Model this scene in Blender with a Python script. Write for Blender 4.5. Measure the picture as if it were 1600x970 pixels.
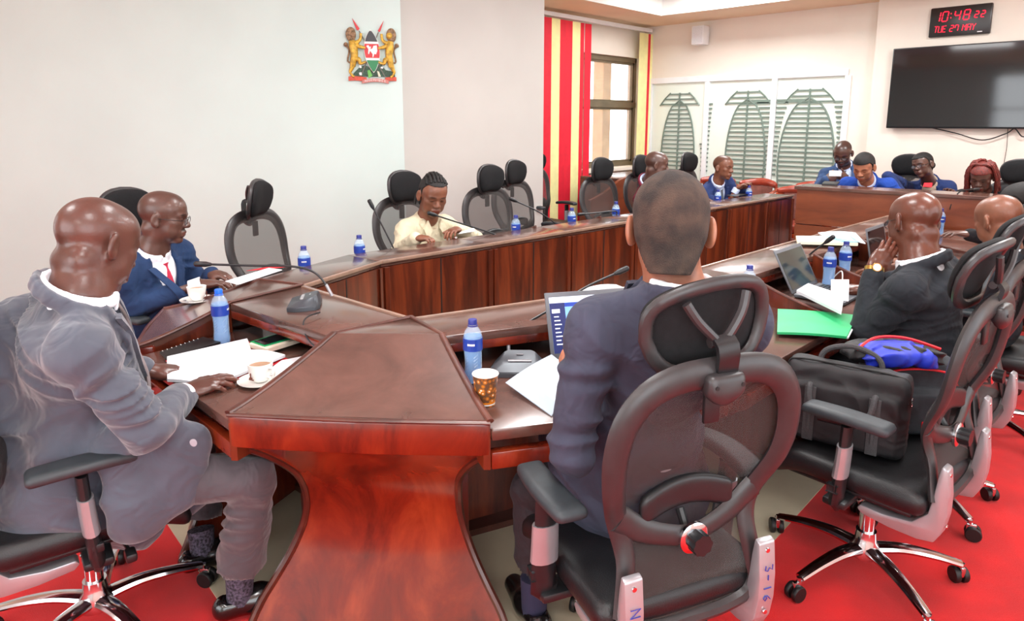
import bpy, bmesh, math, random
import numpy as np
from mathutils import Vector, Matrix
rnd = random.Random(7)
PI = math.pi
for o in list(bpy.data.objects):
    bpy.data.objects.remove(o, do_unlink=True)
scene = bpy.context.scene
COL = scene.collection

# ------------------------------------------------------------------ camera, world, lights, exposure
CAM_H, FPX, PCY, HORIZON = 1.6, 1060.0, 380.0, 190.0
YAW = math.radians(44); PITCH = math.atan(HORIZON / FPX)
cam_d = bpy.data.cameras.new('camera'); cam = bpy.data.objects.new('camera', cam_d); COL.objects.link(cam)
cam.location = (0, 0, CAM_H); cam.rotation_euler = (PI/2 - PITCH, 0, YAW)
cam_d.sensor_width = 36; cam_d.lens = 36 * FPX / 1600; cam_d.shift_y = -(485 - PCY) / 1600
cam_d.clip_start = 0.05
scene.camera = cam
scene.view_settings.view_transform = 'Standard'; scene.view_settings.look = 'None'
scene.view_settings.gamma = 1; scene.view_settings.use_curve_mapping = False
scene.view_settings.exposure = 0.0

world = bpy.data.worlds.new('world'); scene.world = world; world.use_nodes = True
wb = world.node_tree.nodes['Background']; wb.inputs[0].default_value = (0.93, 0.96, 1.0, 1); wb.inputs[1].default_value = 4.0

def area(name, loc, rot, sx, sy, power, color=(1, 1, 1)):
    l = bpy.data.lights.new(name, 'AREA'); l.shape = 'RECTANGLE'; l.size = sx; l.size_y = sy; l.energy = power; l.color = color
    o = bpy.data.objects.new(name, l); COL.objects.link(o); o.location = loc; o.rotation_euler = rot
    return o
CEIL = 3.25
for i, (x, y, p) in enumerate([(-3.2, -0.4, 28), (-0.4, 0.6, 32), (-2.3, 2.4, 46), (-0.1, 3.4, 42), (-2.3, 5.2, 70), (-0.4, 6.6, 85), (-3.9, 7.6, 60), (0.4, -1.6, 26)]):
    area('ceiling_panel_light', (x, y, CEIL - 0.06), (0, 0, 0), 1.1, 0.55, p, (0.95, 0.985, 1.0))
area('ceiling_panel_light', (-3.6, 10.2, 2.9), (0, 0, 0), 2.4, 0.9, 90, (0.97, 1.0, 0.97))  # added fill over the far room, brightens the frosted panes; no fitting here
# added fill lights at made-up, unseen windows in the right and rear walls
area('window_daylight', (1.45, -0.6, 1.9), (0, math.radians(82), 0), 1.7, 3.0, 42, (0.95, 0.98, 1.0))
area('window_daylight', (-1.6, -2.4, 1.9), (math.radians(80), 0, 0), 3.0, 1.6, 34, (0.95, 0.98, 1.0))

Fv = np.array([-math.sin(YAW), math.cos(YAW), 0.]); Rv = np.array([math.cos(YAW), math.sin(YAW), 0.]); Zv = np.array([0, 0, 1.])
def W(px, py, dep):
    """world point for a place measured on the photograph, dep metres ahead"""
    fw = Fv*math.cos(PITCH) - Zv*math.sin(PITCH); up = Fv*math.sin(PITCH) + Zv*math.cos(PITCH)
    d = fw + Rv*(px-800)/FPX - up*(py-PCY)/FPX
    return np.array([0, 0, CAM_H]) + d*(dep/np.dot(d, Fv))
def WZ(px, py, z):
    fw = Fv*math.cos(PITCH) - Zv*math.sin(PITCH); up = Fv*math.sin(PITCH) + Zv*math.cos(PITCH)
    d = fw + Rv*(px-800)/FPX - up*(py-PCY)/FPX
    return np.array([0, 0, CAM_H]) + d*((z-CAM_H)/d[2])

# ------------------------------------------------------------------ materials
def lin(c):
    r = []
    for v in c[:3]:
        v = v/255.0
        r.append(v/12.92 if v <= 0.04045 else ((v+0.055)/1.055)**2.4)
    return (*r, 1)
MATS = {}
def mat(name, rgb=(128, 128, 128), rough=0.5, metal=0.0, spec=0.5, noise=0.0, nscale=8.0, bump=0.0, bscale=60.0, coat=0.0, emit=None, estr=0.0, alpha=1.0, trans=0.0, sheen=0.0, attr=None, stretch=None, rgb2=None, subs=0.0, crease=0.0):
    if name in MATS: return MATS[name]
    m = bpy.data.materials.new(name); m.use_nodes = True; MATS[name] = m
    nt = m.node_tree; b = nt.nodes['Principled BSDF']; N = nt.nodes.new; L = nt.links.new
    b.inputs['Base Color'].default_value = lin(rgb); b.inputs['Roughness'].default_value = rough; b.inputs['Metallic'].default_value = metal
    b.inputs['Specular IOR Level'].default_value = spec; b.inputs['Coat Weight'].default_value = coat; b.inputs['Coat Roughness'].default_value = 0.12
    b.inputs['Alpha'].default_value = alpha; b.inputs['Transmission Weight'].default_value = trans
    b.inputs['Sheen Weight'].default_value = sheen
    if subs:
        b.inputs['Subsurface Weight'].default_value = subs; b.inputs['Subsurface Radius'].default_value = (0.02, 0.008, 0.005)
    if emit: b.inputs['Emission Color'].default_value = lin(emit); b.inputs['Emission Strength'].default_value = estr
    tc = N('ShaderNodeTexCoord'); vec = tc.outputs['Object']
    if stretch:
        mp = N('ShaderNodeMapping'); mp.inputs['Scale'].default_value = stretch; L(vec, mp.inputs['Vector']); vec = mp.outputs['Vector']
    col = None
    if noise or rgb2:
        nz = N('ShaderNodeTexNoise'); nz.inputs['Scale'].default_value = nscale; nz.inputs['Detail'].default_value = 6; L(vec, nz.inputs['Vector'])
        mx = N('ShaderNodeMix'); mx.data_type = 'RGBA'
        mx.inputs[6].default_value = lin(rgb2) if rgb2 else lin([max(0, v*(1-noise)) for v in rgb])
        mx.inputs[7].default_value = lin(rgb) if rgb2 else lin([min(255, v*(1+noise)) for v in rgb])
        rp = N('ShaderNodeMapRange'); rp.inputs[1].default_value = 0.35; rp.inputs[2].default_value = 0.65; L(nz.outputs['Fac'], rp.inputs[0])
        L(rp.outputs[0], mx.inputs[0]); col = mx.outputs[2]; L(col, b.inputs['Base Color'])
    if attr:
        at = N('ShaderNodeAttribute'); at.attribute_name = attr
        mx2 = N('ShaderNodeMix'); mx2.data_type = 'RGBA'; mx2.blend_type = 'MULTIPLY'; mx2.inputs[0].default_value = 1
        if col: L(col, mx2.inputs[6])
        else: mx2.inputs[6].default_value = lin(rgb)
        L(at.outputs['Color'], mx2.inputs[7]); L(mx2.outputs[2], b.inputs['Base Color'])
    if bump:
        n2 = N('ShaderNodeTexNoise'); n2.inputs['Scale'].default_value = bscale; n2.inputs['Detail'].default_value = 4; L(vec, n2.inputs['Vector'])
        bp = N('ShaderNodeBump'); bp.inputs['Strength'].default_value = bump; bp.inputs['Distance'].default_value = 0.004; L(n2.outputs['Fac'], bp.inputs['Height']); L(bp.outputs[0], b.inputs['Normal'])
        if crease:
            n3 = N('ShaderNodeTexNoise'); n3.inputs['Scale'].default_value = 11.0; n3.inputs['Detail'].default_value = 2; n3.inputs['Distortion'].default_value = 0.8; L(vec, n3.inputs['Vector'])
            b3 = N('ShaderNodeBump'); b3.inputs['Strength'].default_value = crease; b3.inputs['Distance'].default_value = 0.05; L(n3.outputs['Fac'], b3.inputs['Height']); L(b3.outputs[0], bp.inputs['Normal'])
    return m

def wood(name, c1, c2, c3, stretch, rough=0.3, coat=0.35, coords='Object'):
    m = bpy.data.materials.new(name); m.use_nodes = True; MATS[name] = m
    nt = m.node_tree; b = nt.nodes['Principled BSDF']; N = nt.nodes.new; L = nt.links.new
    tc = N('ShaderNodeTexCoord'); mp = N('ShaderNodeMapping'); mp.inputs['Scale'].default_value = stretch; L(tc.outputs[coords], mp.inputs['Vector'])
    nz = N('ShaderNodeTexNoise'); nz.inputs['Scale'].default_value = 2.6; nz.inputs['Detail'].default_value = 9; nz.inputs['Roughness'].default_value = 0.62; nz.inputs['Distortion'].default_value = 0.5
    L(mp.outputs[0], nz.inputs['Vector'])
    cr = N('ShaderNodeValToRGB'); e = cr.color_ramp.elements
    e[0].position = 0.30; e[0].color = lin(c1); e[1].position = 0.72; e[1].color = lin(c3)
    k = e.new(0.5); k.color = lin(c2)
    L(nz.outputs['Fac'], cr.inputs[0]); L(cr.outputs[0], b.inputs['Base Color'])
    b.inputs['Roughness'].default_value = rough; b.inputs['Coat Weight'].default_value = coat; b.inputs['Coat Roughness'].default_value = 0.15
    bp = N('ShaderNodeBump'); bp.inputs['Strength'].default_value = 0.06; L(nz.outputs['Fac'], bp.inputs['Height']); L(bp.outputs[0], b.inputs['Normal'])
    return m

# ------------------------------------------------------------------ object helpers
def tag(o, label=None, cat=None, group=None, kind=None):
    if label: o['label'] = label
    if cat: o['category'] = cat
    if group: o['group'] = group
    if kind: o['kind'] = kind
    return o
def thing(name, label, cat, loc=(0, 0, 0), rotz=0.0, group=None):
    o = bpy.data.objects.new(name, None); COL.objects.link(o); o.empty_display_size = 0.1
    o.location = [float(v) for v in loc]; o.rotation_euler = (0, 0, rotz)
    return tag(o, label, cat, group)
def kids(o): return [c for c in bpy.data.objects if c.parent == o]
def copy_tree(o, parent=None):
    c = o.copy(); COL.objects.link(c); c.parent = parent
    for ch in kids(o): copy_tree(ch, c)
    return c
def link_mesh(name, verts, faces, material, parent=None, smooth=True, loc=None, sharp=None, mats=None, midx=None):
    me = bpy.data.meshes.new(name)
    me.from_pydata([tuple(float(a) for a in v) for v in verts], [], [tuple(int(i) for i in f) for f in faces])
    me.validate(); me.update()
    return link_me(name, me, material, parent, smooth, loc)
def link_me(name, me, material, parent=None, smooth=True, loc=None):
    if isinstance(material, (list, tuple)):
        for mm in material: me.materials.append(mm)
    else: me.materials.append(material)
    if smooth:
        me.polygons.foreach_set('use_smooth', [True]*len(me.polygons))
        try: me.set_sharp_from_angle(angle=math.radians(38))
        except Exception: pass
    o = bpy.data.objects.new(name, me); COL.objects.link(o)
    if parent is not None: o.parent = parent
    if loc is not None: o.location = [float(v) for v in loc]
    return o
class MB:
    """collects shapes into one mesh"""
    def __init__(s): s.bm = bmesh.new()
    def _mark(s): return len(s.bm.verts)
    def raw(s, verts, faces, mi=0):
        vs = [s.bm.verts.new([float(a) for a in v]) for v in verts]
        for f in faces:
            try:
                fc = s.bm.faces.new([vs[i] for i in f]); fc.material_index = mi
            except ValueError: pass
        return vs
    def box(s, x0, x1, y0, y1, z0, z1, bev=0.0, M=None, mi=0, seg=2):
        b = bmesh.new()
        bmesh.ops.create_cube(b, size=1.0)
        for v in b.verts:
            v.co = Vector(((x0+x1)/2 + v.co.x*(x1-x0), (y0+y1)/2 + v.co.y*(y1-y0), (z0+z1)/2 + v.co.z*(z1-z0)))
        if bev: bmesh.ops.bevel(b, geom=list(b.edges), offset=bev, segments=seg, profile=0.5, affect='EDGES')
        s._merge(b, M, mi)
    def _merge(s, b, M=None, mi=0):
        b.verts.index_update()
        if M is not None: bmesh.ops.transform(b, matrix=M, verts=list(b.verts))
        nv = [s.bm.verts.new(v.co) for v in b.verts]
        for f in b.faces:
            try:
                fc = s.bm.faces.new([nv[v.index] for v in f.verts]); fc.material_index = mi
            except ValueError: pass
        b.free()
    def prism(s, poly, z0, z1, bev=0.0, M=None, mi=0):
        """poly: list of (x,y); z0,z1 numbers or per-vertex lists"""
        n = len(poly); b = bmesh.new()
        zz0 = z0 if hasattr(z0, '__len__') else [z0]*n; zz1 = z1 if hasattr(z1, '__len__') else [z1]*n
        lo = [b.verts.new((p[0], p[1], zz0[i])) for i, p in enumerate(poly)]; hi = [b.verts.new((p[0], p[1], zz1[i])) for i, p in enumerate(poly)]
        b.faces.new(hi); b.faces.new(lo[::-1])
        for i in range(n): b.faces.new([lo[i], lo[(i+1) % n], hi[(i+1) % n], hi[i]])
        bmesh.ops.recalc_face_normals(b, faces=list(b.faces))
        if bev: bmesh.ops.bevel(b, geom=list(b.edges), offset=bev, segments=2, profile=0.5, affect='EDGES')
        s._merge(b, M, mi)
    def tube(s, pts, r, n=10, caps=True, M=None, mi=0, flat=None, up=None):
        """sweep a circle/ellipse along pts; r number or list; flat=(a,b) scale of the two section axes"""
        P = [Vector([float(a) for a in p]) for p in pts]; k = len(P)
        rr = r if hasattr(r, '__len__') else [r]*k
        closed = (P[0]-P[-1]).length < 1e-6 and k > 3
        if closed: P = P[:-1]; rr = rr[:len(P)]; k -= 1
        rings = []; prev = None
        for i in range(k):
            if closed: t = P[(i+1) % k]-P[(i-1) % k]
            else: t = P[min(i+1, k-1)]-P[max(i-1, 0)]
            t.normalize()
            if up is not None:
                u = Vector(up); a = t.cross(u)
                a = a.normalized() if a.length > 1e-6 else t.orthogonal().normalized()
                bb = a.cross(t).normalized()
            else:
                if prev is None: a = t.orthogonal().normalized()
                else:
                    a = prev - t*prev.dot(t); a.normalize()
                prev = a; bb = t.cross(a).normalized()
            f = flat or (1, 1)
            rings.append([P[i] + (a*math.cos(2*PI*j/n)*f[0] + bb*math.sin(2*PI*j/n)*f[1])*rr[i] for j in range(n)])
        vs = [v for rg in rings for v in rg]; fs = []
        for i in range(k if closed else k-1):
            i2 = (i+1) % k
            for j in range(n): fs.append((i*n+j, i*n+(j+1) % n, i2*n+(j+1) % n, i2*n+j))
        if caps and not closed: fs.append(tuple(range(n))[::-1]); fs.append(tuple((k-1)*n+j for j in range(n)))
        if M is not None: vs = [M @ v for v in vs]
        s.raw(vs, fs, mi)
    def lathe(s, prof, n=24, M=None, mi=0, caps=True):
        """prof: list of (r,z)"""
        vs = []; fs = []; k = len(prof)
        for (r, z) in prof:
            for j in range(n): vs.append(Vector((r*math.cos(2*PI*j/n), r*math.sin(2*PI*j/n), z)))
        for i in range(k-1):
            for j in range(n): fs.append((i*n+j, i*n+(j+1) % n, (i+1)*n+(j+1) % n, (i+1)*n+j))
        if caps:
            if prof[0][0] > 1e-5: fs.append(tuple(range(n))[::-1])
            if prof[-1][0] > 1e-5: fs.append(tuple((k-1)*n+j for j in range(n)))
        if M is not None: vs = [M @ v for v in vs]
        s.raw(vs, fs, mi)
    def grid(s, fn, nu, nv, thick=0.0, M=None, mi=0):
        """surface fn(u,v)->(x,y,z), solidified by thick"""
        P = [[Vector(fn(i/nu, j/nv)) for j in range(nv+1)] for i in range(nu+1)]
        vs = [p for row in P for p in row]; fs = []
        idx = lambda i, j: i*(nv+1)+j
        for i in range(nu):
            for j in range(nv): fs.append((idx(i, j), idx(i+1, j), idx(i+1, j+1), idx(i, j+1)))
        if thick:
            off = len(vs); nrm = []
            for i in range(nu+1):
                for j in range(nv+1):
                    a = P[min(i+1, nu)][j]-P[max(i-1, 0)][j]; b = P[i][min(j+1, nv)]-P[i][max(j-1, 0)]
                    q = a.cross(b); q = q.normalized() if q.length > 1e-12 else Vector((0, 0, 1)); nrm.append(q)
            vs = vs + [vs[i]-nrm[i]*thick for i in range(off)]
            fs += [tuple(off+k for k in f[::-1]) for f in fs]
            ed = [idx(i, 0) for i in range(nu+1)] + [idx(nu, j) for j in range(1, nv+1)] + [idx(i, nv) for i in range(nu-1, -1, -1)] + [idx(0, j) for j in range(nv-1, 0, -1)]
            m = len(ed)
            for k in range(m): fs.append((ed[k], off+ed[k], off+ed[(k+1) % m], ed[(k+1) % m]))
        if M is not None: vs = [M @ v for v in vs]
        s.raw(vs, fs, mi)
    def build(s, name, material, parent=None, smooth=True, loc=None, merge=True):
        if merge: bmesh.ops.remove_doubles(s.bm, verts=list(s.bm.verts), dist=1e-6)
        bmesh.ops.recalc_face_normals(s.bm, faces=list(s.bm.faces))
        me = bpy.data.meshes.new(name); s.bm.to_mesh(me); s.bm.free()
        return link_me(name, me, material, parent, smooth, loc)
def T(x=0, y=0, z=0): return Matrix.Translation((float(x), float(y), float(z)))
def Rz(a): return Matrix.Rotation(a, 4, 'Z')
def Rx(a): return Matrix.Rotation(a, 4, 'X')
def Ry(a): return Matrix.Rotation(a, 4, 'Y')
def spline(pts, n=6, closed=False):
    """Catmull-Rom through pts"""
    P = [np.array(p, float) for p in pts]; k = len(P); out = []
    rng = range(k) if closed else range(k-1)
    for i in rng:
        g = (lambda j: P[j % k]) if closed else (lambda j: P[max(0, min(k-1, j))])
        p0, p1, p2, p3 = g(i-1), g(i), g(i+1), g(i+2)
        for s_ in range(n):
            t = s_/n
            out.append(0.5*((2*p1)+(-p0+p2)*t+(2*p0-5*p1+4*p2-p3)*t*t+(-p0+3*p1-3*p2+p3)*t**3))
    out.append(P[0].copy() if closed else P[-1])
    return out

# ------------------------------------------------------------------ implicit surfaces for people, bags and cushions
class SDF:
    def __init__(s, lo, hi, h):
        s.lo = np.array(lo, float)-2*h; s.h = h
        s.n = np.ceil((np.array(hi, float)+2*h-s.lo)/h).astype(int)+1
        s.F = np.full(tuple(s.n), 1.0, np.float32)
        s.ax = [s.lo[i]+np.arange(s.n[i])*h for i in range(3)]
    def _sl(s, lo, hi):
        a = np.clip(np.floor((np.array(lo)-s.lo)/s.h).astype(int), 0, s.n); b = np.clip(np.ceil((np.array(hi)-s.lo)/s.h).astype(int)+1, 0, s.n)
        if np.any(b-a <= 0): return None, None
        sl = tuple(slice(a[i], b[i]) for i in range(3))
        X, Y, Z = np.meshgrid(s.ax[0][sl[0]], s.ax[1][sl[1]], s.ax[2][sl[2]], indexing='ij')
        return sl, np.stack([X, Y, Z], -1).astype(np.float32)
    def put(s, d, sl, k, mode):
        A = s.F[sl]; d = d.astype(np.float32)
        if mode == 'add':
            h = np.clip(0.5+0.5*(A-d)/k, 0, 1) if k > 0 else None
            s.F[sl] = np.minimum(A, d) if k <= 0 else A*(1-h)+d*h-k*h*(1-h)
        elif mode == 'sub':
            d = -d
            h = np.clip(0.5-0.5*(A-d)/k, 0, 1)
            s.F[sl] = A*(1-h)+d*h+k*h*(1-h)
        elif mode == 'paint': s.F[sl] = np.maximum(A, d)
    def cap(s, a, b, ra, rb, k=0.02, flat=None, mode='add', ripple=None):
        a = np.array(a, float); b = np.array(b, float); m = max(ra, rb)*(1/min(1, flat[1]) if flat else 1)+k+3*s.h+0.01
        sl, P = s._sl(np.minimum(a, b)-m, np.maximum(a, b)+m)
        if sl is None: return
        ab = b-a; L2 = max(float(ab@ab), 1e-9)
        q = P-a.astype(np.float32); t = np.clip((q@ab.astype(np.float32))/L2, 0, 1)
        v = q-t[..., None]*ab.astype(np.float32)
        if flat:   # (axis, scale): squash section along axis
            ax = np.array(flat[0], float); ax /= np.linalg.norm(ax)
            c = v@ax.astype(np.float32); v = v+(c*(1/flat[1]-1))[..., None]*ax.astype(np.float32)
        r = ra+(rb-ra)*t
        if ripple:
            amp, freq, cen, wid, ph = ripple
            u = t*math.sqrt(L2)
            an = (v@np.array([1.0, 0.6, 0.3], np.float32))/(ra+1e-6)
            r = r+amp*np.sin(freq*u+ph+1.6*an)*np.exp(-((t-cen)/wid)**2)
        s.put(np.sqrt((v*v).sum(-1))-r, sl, k, mode)
    def ell(s, c, r, M=None, k=0.02, mode='add'):
        c = np.array(c, float); r = np.array(r, float); m = r.max()+k+3*s.h
        sl, P = s._sl(c-m, c+m)
        if sl is None: return
        q = P-c.astype(np.float32)
        if M is not None: q = q@np.array(M, np.float32)      # columns of M = axes
        k0 = np.sqrt(((q/r)**2).sum(-1)); k1 = np.sqrt(((q/(r*r))**2).sum(-1))+1e-6
        s.put(k0*(k0-1)/k1, sl, k, mode)
    def box(s, c, r, rad=0.01, M=None, k=0.01, mode='add'):
        c = np.array(c, float); r = np.array(r, float); m = np.linalg.norm(r)+k+3*s.h
        sl, P = s._sl(c-m, c+m)
        if sl is None: return
        q = P-c.astype(np.float32)
        if M is not None: q = q@np.array(M, np.float32)
        q = np.abs(q)-(r-rad)
        d = np.sqrt((np.maximum(q, 0)**2).sum(-1))+np.minimum(q.max(-1), 0)-rad
        s.put(d, sl, k, mode)
    def fn(s, f, lo, hi, k=0.01, mode='add'):
        sl, P = s._sl(lo, hi)
        if sl is None: return
        s.put(f(P), sl, k, mode)
    def folds(s, amp, seed=0, sc=1.0):
        sl, P = s._sl(s.lo, s.lo+s.n*s.h)
        x, y, z = P[..., 0]*sc+seed*1.7, P[..., 1]*sc+seed*0.9, P[..., 2]*sc+seed*0.3
        w = np.sin(9*x+4*np.sin(5*z+seed))+np.sin(8*y+3*np.sin(6*z))
        n = np.sin(22*z+9*x+3*w)+0.6*np.sin(31*z-14*y+2.2*w+1)+0.5*np.sin(17*(x+y)+5*z+2*w)
        band = np.abs(s.F[sl]) < 0.05
        s.F[sl] += (amp*(np.abs(n)-0.9)*band).astype(np.float32)
    def clip(s, p, nrm, k=0.004):
        """remove everything on the side nrm points to"""
        nrm = np.array(nrm, float); nrm /= np.linalg.norm(nrm)
        X, Y, Z = np.meshgrid(*s.ax, indexing='ij', sparse=True)
        d = ((X-p[0])*nrm[0]+(Y-p[1])*nrm[1]+(Z-p[2])*nrm[2]).astype(np.float32)
        s.F = np.maximum(s.F, d)
    def mesh(s):
        F = s.F; n = np.array(F.shape)
        ins = F < 0
        c = [(i, j, k) for i in (0, 1) for j in (0, 1) for k in (0, 1)]
        cnt = np.zeros(tuple(n-1), np.int8)
        for (i, j, k) in c: cnt += ins[i:n[0]-1+i, j:n[1]-1+j, k:n[2]-1+k]
        act = (cnt > 0) & (cnt < 8)
        idx = -np.ones(act.shape, np.int64); A = np.argwhere(act); idx[act] = np.arange(len(A))
        pos = np.zeros((len(A), 3)); w = np.zeros(len(A))
        for a in c:
            for d in range(3):
                if a[d]: continue
                b = list(a); b[d] = 1
                fa = F[A[:, 0]+a[0], A[:, 1]+a[1], A[:, 2]+a[2]]; fb = F[A[:, 0]+b[0], A[:, 1]+b[1], A[:, 2]+b[2]]
                cr = (fa < 0) != (fb < 0)
                t = np.where(cr, fa/np.where(cr, fa-fb, 1), 0)
                p = np.tile(np.array(a, float), (len(A), 1)); p[:, d] = t
                pos[cr] += p[cr]; w[cr] += 1
        V = s.lo+(A+pos/np.maximum(w, 1)[:, None])*s.h
        fs = []
        for d in range(3):
            e1, e2 = [(1, 2), (2, 0), (0, 1)][d]
            sa = [slice(1, m-1) for m in n]; sb = [slice(1, m-1) for m in n]
            sa[d] = slice(0, n[d]-1); sb[d] = slice(1, n[d])
            a_in = ins[tuple(sa)]; b_in = ins[tuple(sb)]
            E = np.argwhere(a_in != b_in); fl = a_in[tuple(E.T)]
            off = np.array([1, 1, 1]); off[d] = 0
            G = E+off
            def ci(o1, o2):
                Q = G.copy(); Q[:, e1] -= o1; Q[:, e2] -= o2
                return idx[Q[:, 0], Q[:, 1], Q[:, 2]]
            q = np.stack([ci(1, 1), ci(0, 1), ci(0, 0), ci(1, 0)], 1)
            q[~fl] = q[~fl][:, ::-1]
            fs.append(q)
        Fc = np.concatenate(fs) if fs else np.zeros((0, 4), int)
        return V, Fc
def smooth_mesh(V, Fc, it=2, lam=0.5):
    E = np.concatenate([Fc[:, [0, 1]], Fc[:, [1, 2]], Fc[:, [2, 3]], Fc[:, [3, 0]]])
    for _ in range(it):
        S = np.zeros_like(V); C = np.zeros(len(V))
        for a, b in ((0, 1), (1, 0)):
            for d in range(3): S[:, d] += np.bincount(E[:, a], V[E[:, b], d], len(V))
            C += np.bincount(E[:, a], minlength=len(V))
        V = V+lam*(S/np.maximum(C, 1)[:, None]-V)
    return V
def quick_mesh(name, V, Fc, material, parent, base=(0, 0, 0), colors=None):
    me = bpy.data.meshes.new(name)
    V = np.asarray(V)-np.array(base)
    me.vertices.add(len(V)); me.vertices.foreach_set('co', V.astype(np.float32).ravel())
    me.loops.add(len(Fc)*4); me.polygons.add(len(Fc))
    me.loops.foreach_set('vertex_index', Fc.astype(np.int32).ravel())
    me.polygons.foreach_set('loop_start', np.arange(0, len(Fc)*4, 4, dtype=np.int32))
    me.polygons.foreach_set('use_smooth', np.ones(len(Fc), bool))
    if colors is not None:
        ca = me.color_attributes.new('tint', 'FLOAT_COLOR', 'POINT')
        ca.data.foreach_set('color', np.asarray(colors, np.float32).ravel())
    me.update(calc_edges=True); me.validate()
    me.materials.append(material)
    o = bpy.data.objects.new(name, me); COL.objects.link(o)
    if parent is not None: o.parent = parent
    return o
# ================================================================== MATERIAL SET
WOODF = wood('mahogany_front', (44, 17, 11), (88, 34, 17), (124, 54, 26), (5.0, 5.0, 0.55), 0.28, 0.4)
WOODP = wood('mahogany_pedestal', (62, 18, 10), (112, 34, 16), (150, 60, 30), (2.2, 2.2, 0.8), 0.24, 0.5)
WOODT = wood('mahogany_top', (68, 44, 37), (90, 60, 51), (107, 73, 63), (1.6, 1.6, 1.6), 0.24, 0.5)
WOODD = wood('brown_end_desk', (98, 46, 24), (116, 56, 30), (128, 66, 36), (1.2, 1.2, 5.0), 0.32, 0.3)
WOODE = wood('mahogany_edging', (50, 22, 15), (74, 34, 24), (98, 50, 36), (3, 3, 3), 0.3, 0.3)
WOODL = mat('pale_edge_lip', (140, 112, 96), 0.35, noise=0.06, nscale=20, coat=0.3)
WOODA = wood('armchair_wood', (110, 34, 14), (150, 56, 24), (182, 84, 42), (3, 3, 3), 0.25, 0.5)
M_WALL = mat('painted_wall', (208, 227, 222), 0.6, noise=0.012, nscale=1.5, bump=0.03, bscale=120)
M_WARM = mat('painted_wall_warm', (236, 228, 216), 0.6, noise=0.015, nscale=1.5, bump=0.03, bscale=120)
M_COLW = mat('painted_column', (204, 200, 194), 0.6, noise=0.015, nscale=1.2, bump=0.03, bscale=120)
M_CEIL = mat('ceiling_paint', (240, 238, 234), 0.7, noise=0.01, nscale=2)
M_SOFF = mat('soffit_paint', (238, 216, 186), 0.7, noise=0.015, nscale=2)
M_CARPET = mat('red_carpet', (196, 5, 9), 0.95, noise=0.10, nscale=3.0, bump=0.5, bscale=420, spec=0.1, sheen=0.2)
M_TILE = mat('cream_floor_plate', (188, 177, 152), 0.35, noise=0.04, nscale=5)
M_WHITE = mat('white_frame', (236, 238, 240), 0.4, noise=0.01)
M_BRONZE = mat('bronze_aluminium', (128, 116, 96), 0.4, metal=0.4, noise=0.05, nscale=5)
M_BLACK = mat('black_plastic', (26, 27, 29), 0.38, noise=0.06, nscale=30, bump=0.08, bscale=500)
M_FRAME = mat('chair_frame_plastic', (48, 45, 46), 0.36, noise=0.05, nscale=30, bump=0.06, bscale=600)
M_FABRIC = mat('black_fabric', (22, 22, 24), 0.85, noise=0.12, nscale=60, bump=0.4, bscale=900, spec=0.3)
M_LEATHER = mat('black_seat_leather', (20, 20, 22), 0.42, noise=0.08, nscale=20, bump=0.25, bscale=300)
M_CHROME = mat('chrome', (215, 216, 220), 0.12, metal=1.0, noise=0.02)
M_SILVER = mat('silver_plastic', (170, 168, 172), 0.32, metal=0.55, noise=0.03)
M_RUBBER = mat('caster_rubber', (16, 16, 17), 0.5, noise=0.1)
M_INK = mat('blue_ink', (40, 52, 140), 0.6)
M_PAPER = mat('white_paper', (226, 229, 234), 0.7, noise=0.01, nscale=12)
M_RED = mat('red_cover', (200, 24, 40), 0.5, noise=0.05)
M_CERAM = mat('white_ceramic', (240, 238, 232), 0.15, coat=0.6, noise=0.01)
M_DGLASS = mat('dark_screen', (20, 22, 26), 0.06, spec=0.6, noise=0.05)
M_OUT = mat('outside_render', (214, 184, 140), 0.8, noise=0.05)
def thin_mat(name, rgb, alpha, rough=0.1, weave=0.0):
    m = mat(name, rgb, rough); nt = m.node_tree
    b = nt.nodes['Principled BSDF']; out = nt.nodes['Material Output']
    tr = nt.nodes.new('ShaderNodeBsdfTransparent'); mx = nt.nodes.new('ShaderNodeMixShader')
    mx.inputs[0].default_value = alpha
    nt.links.new(tr.outputs[0], mx.inputs[1]); nt.links.new(b.outputs[0], mx.inputs[2]); nt.links.new(mx.outputs[0], out.inputs[0])
    if weave:
        tc = nt.nodes.new('ShaderNodeTexCoord'); wv = nt.nodes.new('ShaderNodeTexWave'); wv.inputs['Scale'].default_value = weave; wv.bands_direction = 'Z'
        nt.links.new(tc.outputs['Object'], wv.inputs[0]); mr = nt.nodes.new('ShaderNodeMapRange'); mr.inputs[3].default_value = alpha-0.12; mr.inputs[4].default_value = alpha+0.12
        nt.links.new(wv.outputs['Fac'], mr.inputs[0]); nt.links.new(mr.outputs[0], mx.inputs[0])
    return m
M_MESH = thin_mat('chair_mesh_fabric', (58, 52, 50), 0.68, 0.7)
M_PANE = thin_mat('window_pane', (240, 245, 245), 0.12, 0.03)
M_FROST = thin_mat('frosted_pane', (236, 246, 236), 0.82, 0.25)
M_PET = thin_mat('bottle_pet', (205, 228, 246), 0.30, 0.05)
M_WATER = thin_mat('bottle_water', (60, 150, 226), 0.62, 0.04)
M_LABEL = thin_mat('bottle_label', (30, 60, 160), 0.85, 0.3)
M_SLEEVE = thin_mat('clear_plastic_sleeve', (206, 222, 234), 0.6, 0.08)
M_SPECS = thin_mat('spectacle_lens', (210, 220, 230), 0.15, 0.03)

# ================================================================== ROOM
def struct(name, mb, m, smooth=False):
    o = mb.build(name, m, None, smooth); o['kind'] = 'structure'; return o
XW, YB, XR, YR = -5.85, 8.9, 1.6, -2.7           # window wall, back wall, right wall, rear wall
m = MB(); m.box(-9, XR+0.2, YR-0.2, YB+2.6, -0.12, 0); struct('floor', m, M_CARPET)
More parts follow.
